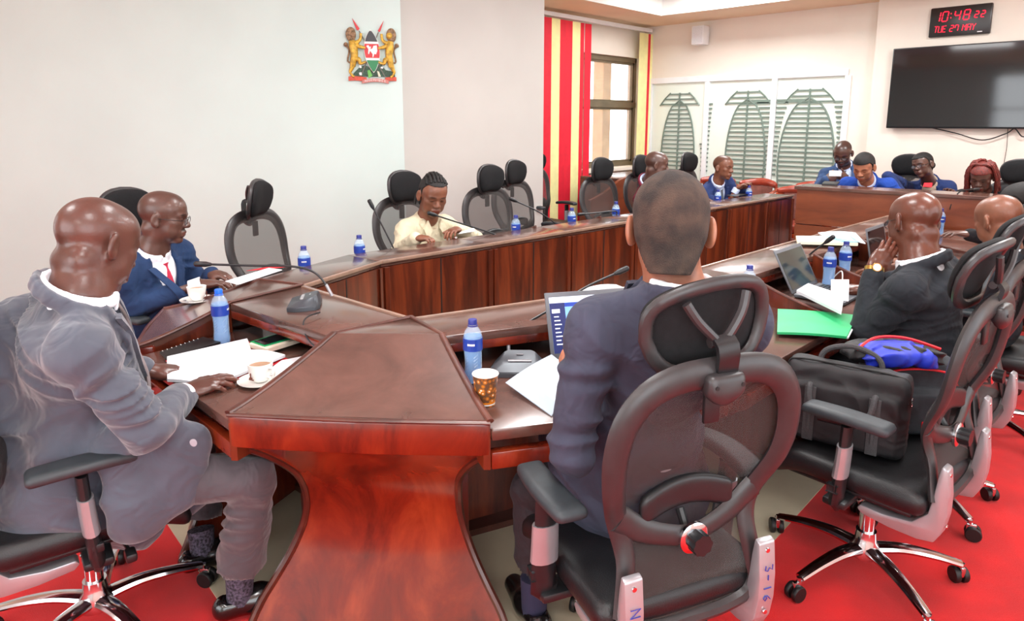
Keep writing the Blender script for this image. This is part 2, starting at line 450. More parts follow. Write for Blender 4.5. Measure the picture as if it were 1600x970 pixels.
# cream plates on the floor under the table ring
m = MB(); m.prism([(-3.15, 0.86), (-2.1, 0.78), (-1.2, 1.25), (-0.92, 2.15), (-1.0, 6.0), (-3.0, 6.0), (-3.2, 1.3)], 0.0, 0.004); struct('trim_1', m, M_TILE)
# emblem wall: nearly facing the camera, ends in a crisp corner, then a broad column face
def WL(dep, lat): v = Fv*dep+Rv*lat; return (v[0], v[1])
pc = WL(6.0, -0.945); dirw = (WL(0, 0)[0]+(Fv*0.25+Rv*1.0)[0], (Fv*0.25+Rv*1.0)[1]); ln = math.hypot(*dirw); dirw = (dirw[0]/ln, dirw[1]/ln)
pl = (pc[0]-dirw[0]*6.2, pc[1]-dirw[1]*6.2); nw = (-dirw[1], dirw[0])        # behind-the-wall direction
if nw[0]*Fv[0]+nw[1]*Fv[1] < 0: nw = (-nw[0], -nw[1])
m = MB(); m.prism([pl, pc, (pc[0]+nw[0]*0.22, pc[1]+nw[1]*0.22), (pl[0]+nw[0]*0.22, pl[1]+nw[1]*0.22)], 0, 3.6); struct('wall_left', m, M_WALL)
c0 = WL(6.12, -0.965); c1 = WL(7.35, 0.335)
m = MB()
cs = [c0, WL(6.35, -0.72), WL(6.62, -0.46), c1]
m.prism([(c0[0], c0[1]), c1, (c1[0]-0.9, c1[1]+0.05), (XW-0.1, 4.2), (c0[0]-0.3, c0[1]+0.05)], 0, 3.6); struct('wall_column', m, M_COLW)
# window wall with an opening
wy0, wy1, wz0, wz1 = 6.3, 8.78, 0.95, 2.52
m = MB()
m.box(XW-0.2, XW, 3.9, wy0, 0, 3.6); m.box(XW-0.2, XW, wy1, YB+0.2, 0, 3.6); m.box(XW-0.2, XW, wy0, wy1, 0, wz0); m.box(XW-0.2, XW, wy0, wy1, wz1, 3.6)
struct('wall_window', m, M_WARM)
wn = thing('window_1', None, None, (XW-0.1, 0, 0)); wn['kind'] = 'structure'
m = MB()
fy = [wy0, 7.62, wy1]
for y in fy: m.box(-0.03, 0.05, y-0.035, y+0.035, wz0, wz1, 0.004)
m.box(-0.03, 0.05, wy0, wy1, wz1-0.07, wz1, 0.004); m.box(-0.03, 0.05, wy0, wy1, wz0, wz0+0.06, 0.004); m.box(-0.03, 0.06, wy0, wy1, 1.80, 1.88, 0.004)
for y0, y1, z0, z1 in [(6.34, 7.58, 1.88, wz1-0.07), (7.66, 8.74, 1.88, wz1-0.07), (6.34, 7.58, wz0+0.06, 1.8), (7.66, 8.74, wz0+0.06, 1.8)]:
    for a in (y0, y1-0.03): m.box(-0.01, 0.03, a, a+0.03, z0, z1)
    for a in (z0, z1-0.03): m.box(-0.01, 0.03, y0, y1, a, a+0.03)
m.build('window_frame', M_BRONZE, wn, False)
m = MB(); m.box(0.0, 0.006, wy0, wy1, wz0, wz1); m.build('pane', M_PANE, wn, False)
m = MB(); m.box(0.0, 0.22, wy0-0.02, wy1+0.02, wz0-0.05, wz0-0.005, 0.004); m.build('window_sill', M_WARM, wn, False)
# beige fins of the facade outside the glass
for y in (7.25, 8.05, 8.75):
    m = MB(); m.box(XW-0.75, XW-0.55, y-0.1, y+0.1, 0, 3.6, 0.01)
    tag(m.build('facade_fin', M_OUT, None, False), kind='structure')
m = MB(); m.box(XW-0.7, XW-0.5, 5.5, 9.6, 0.3, 0.95, 0.01); struct('trim_2', m, M_OUT)
# back wall: glazed partition on the left, television wall standing a little forward on the right
tvx = WL(0, 0); TVW0 = -2.62
gx0, gx1, gz1 = -5.72, -2.93, 2.2
m = MB()
m.box(XW-0.2, gx0, YB, YB+0.15, 0, 3.6); m.box(gx1, XR+0.2, YB, YB+0.15, 0, 3.6); m.box(gx0, gx1, YB, YB+0.15, gz1, 3.6); m.box(gx0, gx1, YB, YB+0.15, 0, 0.12)
struct('wall_back', m, M_WARM)
m = MB(); m.box(TVW0, XR+0.2, YB-0.14, YB, 0, 3.6); struct('wall_television', m, M_WARM)
m = MB(); m.box(XR, XR+0.15, YR, YB, 0, 0.7); m.box(XR, XR+0.15, YR, YB, 2.7, 3.6)
for a, b in ((YR, -2.2), (0.9, 1.5), (4.4, YB)): m.box(XR, XR+0.15, a, b, 0.7, 2.7)
struct('wall_right', m, M_WARM)
m = MB(); m.box(-9, XR+0.15, YR-0.15, YR, 0, 0.7); m.box(-9, XR+0.15, YR-0.15, YR, 2.7, 3.6)
for a, b in ((-9, -3.3), (0.1, XR+0.15)): m.box(a, b, YR-0.15, YR, 0.7, 2.7)
struct('wall_rear', m, M_WALL)
for i, (x0, x1, y0, y1) in enumerate([(XR+0.05, XR+0.1, -2.2, 0.9), (XR+0.05, XR+0.1, 1.5, 4.4), (-3.3, 0.1, YR-0.1, YR-0.05)]):  # unseen windows added in both walls to let daylight in
    m = MB()
    if x1-x0 < 0.2:
        k = 4
        for j in range(k): y = y0+(y1-y0)*j/(k-1); m.box(x0, x1, y-0.03, y+0.03, 0.7, 2.7)
        for z in (0.72, 1.9, 2.68): m.box(x0, x1, y0, y1, z-0.03, z+0.03)
    else:
        k = 4
        for j in range(k): x = x0+(x1-x0)*j/(k-1); m.box(x-0.03, x+0.03, y0, y1, 0.7, 2.7)
        for z in (0.72, 1.9, 2.68): m.box(x0, x1, y0, y1, z-0.03, z+0.03)
    struct('window_%d' % (i+3), m, M_BRONZE)
# room behind the glazed partition
m = MB(); m.box(XW-1.5, XR, YB+2.4, YB+2.5, 0, 3.6); struct('wall_far_room', m, mat('far_room_paint', (222, 232, 220), 0.7, noise=0.02))
# ceiling: raised tray inside a lower soffit band
SOF = 2.97; ty1 = 8.05; tx0 = -5.05
m = MB(); m.box(tx0, XR-0.7, YR+0.6, ty1, CEIL, CEIL+0.1); struct('ceiling', m, M_CEIL)
m = MB(); m.box(-9, tx0, YR-0.1, YB+2.6, SOF, CEIL+0.1); m.box(tx0, XR+0.2, ty1, YB+2.6, SOF, CEIL+0.1); m.box(XR-0.7, XR+0.2, YR-0.1, ty1, SOF, CEIL+0.1); m.box(tx0, XR-0.7, YR-0.1, YR+0.6, SOF, CEIL+0.1)
struct('ceiling_soffit', m, M_SOFF)
m = MB()
m.box(tx0, tx0+0.012, YR+0.6, ty1, SOF-0.004, CEIL); m.box(tx0, XR-0.7, ty1-0.012, ty1, SOF-0.004, CEIL)
struct('trim_3', m, M_CEIL)
# lit ceiling fittings in the tray
M_LIT = mat('lit_diffuser', (255, 252, 244), 0.5, emit=(255, 250, 240), estr=6.0)
k = 0
for (x, y) in [(-3.2, -0.4), (-0.4, 0.6), (-2.3, 2.4), (-0.1, 3.4), (-2.3, 5.2), (-0.4, 6.6), (-3.9, 7.6), (0.4, -1.6)]:
    t = thing('ceiling_light', 'rectangular recessed white ceiling light '+['above the grey-suited man', 'above and behind the foreground man', 'above the middle of the table near end', 'above the chair with the briefcase', 'above the far half of the left run', 'above the far right of the end desk', 'nearest the red and yellow blinds', 'behind the camera by the right wall'][k], 'ceiling light', (x, y, CEIL), 0, 'recessed ceiling lights'); k += 1
    m = MB(); m.box(-0.6, 0.6, -0.32, -0.28, -0.03, 0.0); m.box(-0.6, 0.6, 0.28, 0.32, -0.03, 0); m.box(-0.6, -0.56, -0.28, 0.28, -0.03, 0); m.box(0.56, 0.6, -0.28, 0.28, -0.03, 0); m.build('frame', M_WHITE, t, False)
    m = MB(); m.box(-0.56, 0.56, -0.28, 0.28, -0.018, -0.01); m.build('diffuser', M_LIT, t, False)

# ------------------------------------------------------------------ vertical blinds
M_BR = mat('red_blind_cloth', (226, 26, 52), 0.7, noise=0.03, bump=0.1, bscale=300)
M_BY = mat('yellow_blind_cloth', (246, 240, 172), 0.7, noise=0.03, bump=0.1, bscale=300)
for mm, e, st in ((M_BR, (226, 26, 52), 0.0), (M_BY, (246, 240, 172), 0.0)):
    b = mm.node_tree.nodes['Principled BSDF']; b.inputs['Transmission Weight'].default_value = 0.0
bl = thing('vertical_blind', 'red and yellow vertical fabric blinds hanging from a rail at the window', 'blinds', (XW+0.14, 0, 0))
m = MB(); m.box(-0.03, 0.03, 4.9, 8.84, 2.88, 2.93, 0.004); m.build('head_rail', M_WHITE, bl, False)
def slat(y, wdt, ang, mm):
    m = MB(); m.box(-wdt/2, wdt/2, -0.0012, 0.0012, 0.1, 2.86); m.build('slat', mm, bl, False, loc=(0, y, 0)).rotation_euler = (0, 0, ang)
def yw(px, dep=None):
    l = (px-800)/1077.0; d = (XW+0.14)/(-math.sin(YAW)+l*math.cos(YAW)); return d*(math.cos(YAW)+l*math.sin(YAW))
R_, Y_ = M_BR, M_BY
for px0, px1, mm in [(838, 846, Y_), (848, 860, R_), (860, 873, Y_), (873, 882, R_), (882, 892, R_), (892, 904, Y_), (905, 910, R_), (912, 921, R_), (996, 1008, Y_), (1008, 1012, R_), (1012, 1016, Y_)]:
    a, b_ = yw(px0), yw(px1); slat((a+b_)/2, abs(b_-a)*1.02, PI/2-0.06, mm)
for i in range(6): slat(5.0+0.11*i, 0.1, PI/2-0.1, (Y_ if i % 3 == 0 else R_))

# ------------------------------------------------------------------ glazed partition with etched pattern
gl = thing('window_2', None, None, (0, YB, 0)); gl['kind'] = 'structure'
def xg(px):
    l = (px-800)/1077.0; d = YB/(math.cos(YAW)+l*math.sin(YAW)); return d*(-math.sin(YAW)+l*math.cos(YAW))
mull = [gx0, xg(1103), xg(1207), gx1]
m = MB()
for x in mull: m.box(x-0.035, x+0.035, -0.018, 0.078, 0.16, gz1-0.05, 0)
m.box(gx0, gx1, -0.02, 0.08, gz1-0.05, gz1+0.03, 0.004); m.box(gx0, gx1, -0.02, 0.08, 0.08, 0.16, 0.004)
m.build('window_frame', M_WHITE, gl, False)
for i in range(3):
    m = MB(); m.box(mull[i]+0.035, mull[i+1]-0.035, 0.02, 0.03, 0.16, gz1-0.05); m.build('pane', M_FROST, gl, False)
M_ETCH = mat('dark_etched_stripe', (112, 130, 120), 0.4, noise=0.05)
def stripes(mb, cx, half, z0, z1, step, th, xlo, xhi, cut=None):
    z = z0
    while z < z1:
        h = half(z)
        if h > 0.01:
            a, b = max(cx-h, xlo), min(cx+h, xhi)
            if cut:
                for (u, v) in cut(z, a, b):
                    if v-u > 0.01: mb.box(u, v, -0.002, 0.012, z, z+th)
            elif b-a > 0.01: mb.box(a, b, -0.002, 0.012, z, z+th)
        z += step
def shield(mb, cx, xlo, xhi, rx, zc, rz):
    half = lambda z: rx*math.sqrt(max(0, 1-((z-zc)/rz)**2))
    stripes(mb, cx, half, zc-rz, zc+rz-0.02, 0.062, 0.022, xlo, xhi)
    for sgn in (-1, 1):          # outline of the shield
        pts = [(cx+sgn*(half(zc-rz+2*rz*t/24)+0.012), 0.005, zc-rz+2*rz*t/24) for t in range(0, 25)]
        pts = [p for p in pts if xlo < p[0] < xhi]
        if len(pts) > 2: mb.tube(pts, 0.011, 6)
    if xlo < cx < xhi: mb.box(cx-0.01, cx+0.01, -0.003, 0.012, max(0.2, zc-rz), zc+rz+0.12)
    # stepped cap above the shield
    for j, (w_, zz) in enumerate([(0.30, 0.0), (0.24, 0.07), (0.17, 0.14)]):
        a, b = max(cx-w_, xlo), min(cx+w_, xhi)
        if b > a: mb.box(a, b, -0.002, 0.012, zc+rz-0.05+zz, zc+rz-0.03+zz)
    for sgn in (-1, 1):
        p = [(cx+sgn*0.32, 0.005, zc+rz-0.06), (cx+sgn*0.24, 0.005, zc+rz+0.04), (cx+sgn*0.15, 0.005, zc+rz+0.12)]
        p = [q for q in p if xlo < q[0] < xhi]
        if len(p) > 1: mb.tube(p, 0.01, 6)
def drape(mb, x, w, z1, xlo, xhi, sgn):   # side wings of stripes that narrow downwards
    z = 0.9
    while z < z1:
        t = (z-0.9)/(z1-0.9); ww = w*(0.25+0.75*t**3)
        a, b = (x, x+ww) if sgn > 0 else (x-ww, x)
        a, b = max(a, xlo), min(b, xhi)
        if b-a > 0.01: mb.box(a, b, -0.002, 0.012, z, z+0.024)
        z += 0.062
cxs = [xg(1062), xg(1155)-0.03, xg(1262)]
for i in range(3):
    lo, hi = mull[i]+0.04, mull[i+1]-0.04
    mb = MB()
    cx = [xg(1060), xg(1166), xg(1262)][i]
    shield(mb, cx, lo, hi, [0.26, 0.27, 0.34][i], 1.05, 0.84)
    if i > 0:
        drape(mb, lo, 0.16 if i == 2 else 0.05, 1.86, lo, hi, 1); drape(mb, hi, 0.2 if i == 1 else 0.12, 1.86, lo, hi, -1)
        mb.box((lo if i == 2 else cx+0.05), (cx-0.05 if i == 2 else hi), -0.002, 0.012, 1.86, 1.885)
    else: drape(mb, hi, 0.05, 1.3, lo, hi, -1)
    mb.build('etched_pattern', M_ETCH, gl, False)

# ------------------------------------------------------------------ television, clock, speaker
YT = YB-0.14
def xt(px, dy=0.0):
    l = (px-800)/1077.0; y = YT-dy; d = y/(math.cos(YAW)+l*math.sin(YAW)); return d*(-math.sin(YAW)+l*math.cos(YAW))
def zt(px, py, dy=0.0):
    l = (px-800)/FPX; y = YT-dy
    d0 = np.array(W(px, py, 1.0))-np.array([0, 0, CAM_H]); s = y/d0[1]; return CAM_H+d0[2]*s
x0 = W(1385, 200, 1)[0]/W(1385, 200, 1)[1]*(YT-0.07); z0 = zt(1381, 200, 0.07); z1 = zt(1388, 77, 0.07)
tw = (z1-z0)*16/9
tv = thing('television', 'large black flat television hanging on the back wall beneath the red clock', 'television', (x0+tw/2, YT-0.07, z0))
m = MB(); m.box(-tw/2, tw/2, -0.02, 0.03, 0, z1-z0, 0.006); m.build('bezel', M_BLACK, tv)
m = MB(); m.box(-tw/2+0.012, tw/2-0.012, -0.023, -0.019, 0.018, z1-z0-0.012); m.build('screen', mat('tv_screen', (22, 24, 27), 0.06, spec=0.7, noise=0.03), tv, False)
m = MB(); m.box(-0.3, 0.3, 0.03, 0.068, 0.2, 0.7); m.build('wall_bracket', M_BLACK, tv, False)
m = MB()
m.tube(spline([(-0.35, 0.03, 0.01), (-0.1, 0.02, -0.05), (0.15, 0.02, -0.12), (0.35, 0.02, -0.05), (0.42, 0.02, 0.0), (0.5, 0.02, -0.08), (0.6, 0.02, 0.01)], 8), 0.006, 6)
m.tube(spline([(0.36, 0.03, 0.0), (0.37, 0.035, -0.2), (0.36, 0.04, -0.42)], 6), 0.003, 6); m.tube([(0.36, 0.04, -0.42), (0.36, 0.04, -0.45)], 0.008, 6)
m.build('cable', M_BLACK, tv)
# digital clock
xc0 = W(1452, 40, 1); xc1 = W(1549, 30, 1)
cxa = xc0[0]/xc0[1]*(YT-0.05); cxb = xc1[0]/xc1[1]*(YT-0.05)
cz0 = zt(1452, 59, 0.05); cz1 = zt(1452, 13.5, 0.05); cw = cxb-cxa; ch = cz1-cz0
ck = thing('digital_clock', 'black wall clock with red lit digits showing 10:48 above the television', 'clock', (cxa, YT-0.03, cz0))
m = MB(); m.box(0, cw, -0.02, 0.03, 0, ch, 0.012); m.build('case', mat('clock_case', (38, 34, 34), 0.3, noise=0.04), ck)
M_LED = mat('red_led', (255, 30, 60), 0.4, emit=(255, 30, 60), estr=1.6)
SEG = {'0': 'abcdef', '1': 'bc', '2': 'abged', '4': 'fgbc', '7': 'abcf', '8': 'abcdefg'}
def seg_digit(mb, ch_, x, z, w, h, r):
    sh = 0.12*h
    P_ = {'tl': (0+sh, h), 'tr': (w+sh, h), 'ml': (sh/2, h/2), 'mr': (w+sh/2, h/2), 'bl': (0, 0), 'br': (w, 0)}
    S = {'a': ('tl', 'tr'), 'b': ('tr', 'mr'), 'c': ('mr', 'br'), 'd': ('bl', 'br'), 'e': ('ml', 'bl'), 'f': ('tl', 'ml'), 'g': ('ml', 'mr')}
    for s_ in SEG[ch_]:
        a, b = P_[S[s_][0]], P_[S[s_][1]]
        a2 = (a[0]+(b[0]-a[0])*0.1, a[1]+(b[1]-a[1])*0.1); b2 = (b[0]-(b[0]-a[0])*0.1, b[1]-(b[1]-a[1])*0.1)
        mb.tube([(x+a2[0], -0.022, z+a2[1]), (x+b2[0], -0.022, z+b2[1])], r, 6)
def strokes(mb, x, z, w, h, lines, r, y=-0.022, sh=0.1):
    for ln_ in lines: mb.tube([(x+p[0]*w+p[1]*h*sh, y, z+p[1]*h) for p in ln_], r, 6)
FONT = {'T': [[(0, 1), (1, 1)], [(.5, 1), (.5, 0)]], 'U': [[(0, 1), (0, 0), (1, 0), (1, 1)]], 'E': [[(1, 1), (0, 1), (0, 0), (1, 0)], [(0, .5), (.8, .5)]],
        'M': [[(0, 0), (0, 1), (.5, .55), (1, 1), (1, 0)]], 'A': [[(0, 0), (0, 1), (1, 1), (1, 0)], [(0, .5), (1, .5)]], 'Y': [[(0, 1), (.5, .5), (1, 1)], [(.5, .5), (.5, 0)]],
        'H': [[(0, 0), (0, 1)], [(1, 0), (1, 1)], [(0, .5), (1, .5)]], 'R': [[(0, 0), (0, 1), (1, 1), (1, .5), (0, .5), (1, 0)]], 'B': [[(0, 0), (0, 1), (.8, 1), (1, .75), (.8, .5), (0, .5)], [(.8, .5), (1, .25), (.8, 0), (0, 0)]],
        '3': [[(0, 1), (.8, 1), (.4, .55), (.9, .35), (.7, 0), (0, .05)]], '-': [[(0, .5), (.8, .5)]], '1': [[(.5, 1), (.5, 0)]], '6': [[(.8, 1), (.2, .6), (.1, .2), (.5, 0), (.9, .25), (.5, .5), (.15, .3)]], 'N': [[(0, 0), (0, 1), (1, 0), (1, 1)]],
        'W': [[(0, 1), (.25, 0), (.5, .6), (.75, 0), (1, 1)]], 'S': [[(1, .9), (.5, 1), (0, .8), (1, .25), (.5, 0), (0, .1)]], 'O': [[(0, 0), (0, 1), (1, 1), (1, 0), (0, 0)]], 'L': [[(0, 1), (0, 0), (1, 0)]], 'I': [[(.5, 1), (.5, 0)]], 'D': [[(0, 0), (0, 1), (.7, 1), (1, .7), (1, .3), (.7, 0), (0, 0)]], 'P': [[(0, 0), (0, 1), (1, 1), (1, .5), (0, .5)]]}
m = MB()
for c_, fx in (('1', 0.07), ('0', 0.20), ('4', 0.40), ('8', 0.55)): seg_digit(m, c_, cw*fx, ch*0.52, cw*0.09, ch*0.32, 0.0055)
for zz in (0.6, 0.74): m.box(cw*0.345, cw*0.355, -0.026, -0.02, ch*zz, ch*zz+0.012)
for c_, fx in (('2', 0.73), ('2', 0.83)): seg_digit(m, c_, cw*fx, ch*0.56, cw*0.055, ch*0.2, 0.005)
for c_, fx in (('T', 0.09), ('U', 0.16), ('E', 0.23), ('M', 0.555), ('A', 0.63), ('Y', 0.705)): strokes(m, cw*fx, ch*0.16, cw*0.052, ch*0.2, FONT[c_], 0.004)
for c_, fx in (('2', 0.35), ('7', 0.43)): seg_digit(m, c_, cw*fx, ch*0.16, cw*0.052, ch*0.2, 0.0042)
m.build('digits', M_LED, ck, False)
m = MB(); m.box(cw*0.8, cw*0.88, -0.0225, -0.0195, ch*0.07, ch*0.1); m.build('maker_mark', M_WHITE, ck, False)
# wall speaker
sx = xg(1092)
pv = W(1081, 40, 1); spx = pv[0]/pv[1]*(YB-0.2); pv2 = W(1100, 55, 1)
def zb(px, py, y): d0 = W(px, py, 1.0)-np.array([0, 0, CAM_H]); return CAM_H+d0[2]*y/d0[1]
sz0, sz1 = zb(1081, 70, YB-0.2), zb(1081, 41, YB-0.2)
sp = thing('wall_speaker', 'small white box speaker mounted high on the back wall by the blinds', 'speaker', (spx+0.09, YB, sz0))
m = MB(); m.box(-0.09, 0.09, -0.2, -0.03, 0, sz1-sz0, 0.01); m.build('cabinet', M_WHITE, sp)
m = MB(); m.box(-0.075, 0.075, -0.206, -0.2, 0.02, sz1-sz0-0.02, 0.003); m.build('grille', mat('speaker_grille', (225, 228, 232), 0.6, noise=0.05, nscale=200), sp)
m = MB(); m.box(-0.03, 0.03, -0.04, 0.0, 0.08, 0.16); m.build('bracket', M_BLACK, sp)
# ================================================================== CONFERENCE TABLE (a ring of desk units)
ZL, ZW = 0.88, 0.76
def lerp2(a, b, t): return (a[0]+(b[0]-a[0])*t, a[1]+(b[1]-a[1])*t)
def desk_unit(label, rim, led, out, first_div, last_div, group, seams=1, lipw=0.035):
    """rim, led, out: plan points along the inner rim, the ledge's outer edge and the worktop's outer edge"""
    n = len(rim); c = rim[0]
    t = thing('desk_unit', label, 'desk', (c[0], c[1], 0), 0, group)
    M = T(-c[0], -c[1], 0)
    def strip(mb, A, B, z0, z1, bev=0.004):
        mb.prism(list(A)+list(B)[::-1], z0, z1, bev, M)
    fr = [lerp2(rim[i], led[i], 0.03) for i in range(n)]      # face of the front panel, a little inside the rim
    m = MB(); strip(m, [lerp2(rim[i], led[i], 0.055) for i in range(n)], led, ZL-0.032, ZL); m.build('ledge_top', WOODT, t)
    m = MB(); strip(m, rim, [lerp2(rim[i], led[i], 0.055) for i in range(n)], ZL-0.012, ZL+0.006, 0.003); m.build('edge_lip', WOODL, t)
    m = MB(); strip(m, fr, [lerp2(rim[i], led[i], 0.2) for i in range(n)], 0.03, ZL-0.033, 0)
    m.build('front_panel', WOODF, t, False)
    # grooves and pilaster strips on the face of the panel
    m = MB()
    for k in range(n-1):
        for s_ in range(0, seams+1):
            q = s_/(seams+0.0) if seams else 0
            p = lerp2(fr[k], fr[k+1], q); dx, dy = fr[k+1][0]-fr[k][0], fr[k+1][1]-fr[k][1]; L_ = math.hypot(dx, dy); ux, uy = dx/L_, dy/L_
            w_ = 0.004
            inn = (rim[k][0]-led[k][0], rim[k][1]-led[k][1]); il = math.hypot(*inn); ix, iy = inn[0]/il, inn[1]/il
            if (k == 0 and s_ == 0) or (k == n-2 and s_ == seams): continue
            m.prism([(p[0]-ux*w_, p[1]-uy*w_), (p[0]+ux*w_, p[1]+uy*w_), (p[0]+ux*w_+ix*0.0015, p[1]+uy*w_+iy*0.0015), (p[0]-ux*w_+ix*0.0015, p[1]-uy*w_+iy*0.0015)], 0.03, ZL-0.034, 0, M)
    if len(m.bm.verts): m.build('panel_joint', MATS['black_plastic'], t, False)
    else: m.bm.free()
    for i in (0, n-1):
        m = MB()
        a = lerp2(fr[i], fr[1 if i == 0 else n-2], 0.012); b = lerp2(fr[i], fr[1 if i == 0 else n-2], 0.05)
        ix, iy = rim[i][0]-led[i][0], rim[i][1]-led[i][1]; il = math.hypot(ix, iy); ix /= il; iy /= il
        m.prism([a, b, (b[0]+ix*0.012, b[1]+iy*0.012), (a[0]+ix*0.012, a[1]+iy*0.012)], 0.03, ZL-0.034, 0.002, M)
        m.build('end_stile', WOODF, t, False)
    # ledge fascia on the sitter's side
    m = MB(); strip(m, [lerp2(led[i], rim[i], 0.07) for i in range(n)], led, ZL-0.062, ZL-0.03, 0.003); m.build('ledge_fascia', WOODP, t)
    m = MB(); strip(m, [lerp2(rim[i], led[i], 0.22) for i in range(n)], out, ZW-0.034, ZW, 0.005); m.build('worktop', WOODT, t)
    m = MB(); strip(m, [lerp2(out[i], led[i], 0.07) for i in range(n)], out, ZW-0.034-0.085, ZW-0.034-0.035, 0.003)
    m.build('drawer_rail', WOODP, t)
    # dividers between stations: concave top running from ledge down to the worktop edge
    for flag, i in ((first_div, 0), (last_div, n-1)):
        if not flag:
            nb = 1 if i == 0 else n-2; ux, uy = led[nb][0]-led[i][0], led[nb][1]-led[i][1]; L_ = math.hypot(ux, uy); ux /= L_; uy /= L_
            q0, q1 = lerp2(led[i], rim[i], 0.6), lerp2(led[i], out[i], 0.3); o1, o2 = 0.02, 0.045
            m = MB(); m.prism([(q0[0]+ux*o1, q0[1]+uy*o1), (q1[0]+ux*o1, q1[1]+uy*o1), (q1[0]+ux*o2, q1[1]+uy*o2), (q0[0]+ux*o2, q0[1]+uy*o2)], 0.03, ZW-0.034, 0.002, M); m.build('side_panel', WOODF, t, False)
            continue
        a, b = led[i], out[i]; nb = 1 if i == 0 else n-2
        ux, uy = led[nb][0]-led[i][0], led[nb][1]-led[i][1]; L_ = math.hypot(ux, uy); ux /= L_; uy /= L_; tw_ = 0.022
        K = 12; vs = []; fs = []
        for k in range(K+1):
            q = k/K; p = lerp2(a, b, q); zz = ZW+0.006+(ZL-ZW)*(1-q)**1.7
            for (o_, z_) in ((0, ZW-0.12), (0, zz), (tw_, zz), (tw_, ZW-0.12)): vs.append((p[0]+ux*o_-c[0], p[1]+uy*o_-c[1], z_))
        for k in range(K):
            for j in range(4): fs.append((k*4+j, k*4+(j+1) % 4, k*4+4+(j+1) % 4, k*4+4+j))
        fs.append((0, 1, 2, 3)); fs.append((K*4+3, K*4+2, K*4+1, K*4))
        m = MB(); m.raw(vs, fs); m.build('divider', WOODF, t, False)
        m = MB(); m.tube([(lerp2(a, b, k/K)[0]+ux*0.011-c[0], lerp2(a, b, k/K)[1]+uy*0.011-c[1], ZW+0.008+(ZL-ZW)*(1-k/K)**1.7) for k in range(K+1)], 0.012, 8, flat=(1, 0.5), up=(0, 0, 1)); m.build('divider_edging', WOODE, t)
        m = MB(); q0, q1 = lerp2(led[i], rim[i], 0.6), lerp2(led[i], out[i], 0.55)
        m.prism([q0, q1, (q1[0]+ux*tw_, q1[1]+uy*tw_), (q0[0]+ux*tw_, q0[1]+uy*tw_)], 0.03, ZW-0.034, 0.002, M); m.build('side_panel', WOODF, t, False)
    # plinth
    m = MB(); strip(m, fr, [lerp2(rim[i], led[i], 0.45) for i in range(n)], 0.004, 0.03, 0); m.build('plinth', WOODE, t, False)
    return t

# near run (the grey-suited man's station)
desk_unit('mahogany desk station between the two flared corner desks, coffee cup and open notebook on it',
          [(-2.70, 1.47), (-1.985, 1.49)], [(-2.655, 1.115), (-2.015, 1.165)], [(-2.62, 0.755), (-1.845, 0.745)], False, False, None, 2)
# right run
rr_rim = [(-1.955, 1.495), (-1.79, 2.0), (-1.66, 2.45), (-1.635, 3.03), (-1.615, 3.77), (-1.59, 4.47), (-1.56, 5.15), (-1.53, 5.70), (-1.51, 6.2)]
rr_led = [(-1.715, 1.425), (-1.535, 1.82), (-1.40, 2.3), (-1.366, 3.03), (-1.338, 3.77), (-1.315, 4.47), (-1.29, 5.15), (-1.265, 5.70), (-1.24, 6.2)]
rr_out = [(-1.26, 1.225), (-1.05, 1.58), (-0.93, 2.1), (-0.91, 3.03), (-0.885, 3.77), (-0.86, 4.47), (-0.84, 5.15), (-0.82, 5.70), (-0.80, 6.2)]
desk_unit('wide curved mahogany desk station holding the open laptop and patterned paper cup', rr_rim[:4], rr_led[:4], rr_out[:4], False, True, None, 1)
names = ['mahogany desk station in front of the bald man resting his cheek on his hand', 'mahogany desk station beyond the bald man, with the loose papers on its ledge', 'mahogany desk station on the right run, second from the brown end desk', 'mahogany desk station on the right run touching the brown end desk']
for i in range(3, 7):
    desk_unit(names[i-3], rr_rim[i:i+2], rr_led[i:i+2], rr_out[i:i+2], False, i < 6, None, 2)
desk_unit('short mahogany filler desk closing the right run at the brown end desk', rr_rim[7:9], rr_led[7:9], rr_out[7:9], False, False, None, 1)
# left run
ly = [2.03, 2.80, 3.50, 4.20, 4.88, 5.55, 6.27, 6.80]
lx = lambda y: -2.90+(y-2.03)*0.052
L_rim = [(-2.70, 1.475)]+[(lx(y), y) for y in ly]
L_led = [(-2.98, 1.38)]+[(lx(y)-0.29, y-0.03) for y in ly]
L_out = [(-3.35, 1.26)]+[(lx(y)-0.72, y-0.05) for y in ly]
L_rim[0] = (-2.705, 1.475)
lab = ['mahogany desk station in front of the navy-suited man with the red tie', 'mahogany desk station in front of the empty chair nearest the blue-suited man', 'mahogany desk station where the woman in the cream shirt sits',
       'mahogany desk station in front of the overlapping pair of empty chairs', 'mahogany desk station behind the foreground head, lit warm by the window', 'mahogany desk station in front of the man in burgundy',
       'mahogany desk station in front of the far man in the dark blue suit', 'last mahogany desk unit of the left run, touching the brown end desk']
for i in range(8):
    desk_unit(lab[i], L_rim[i:i+2], L_led[i:i+2], L_out[i:i+2], False, i not in (0, 7), None, 2)

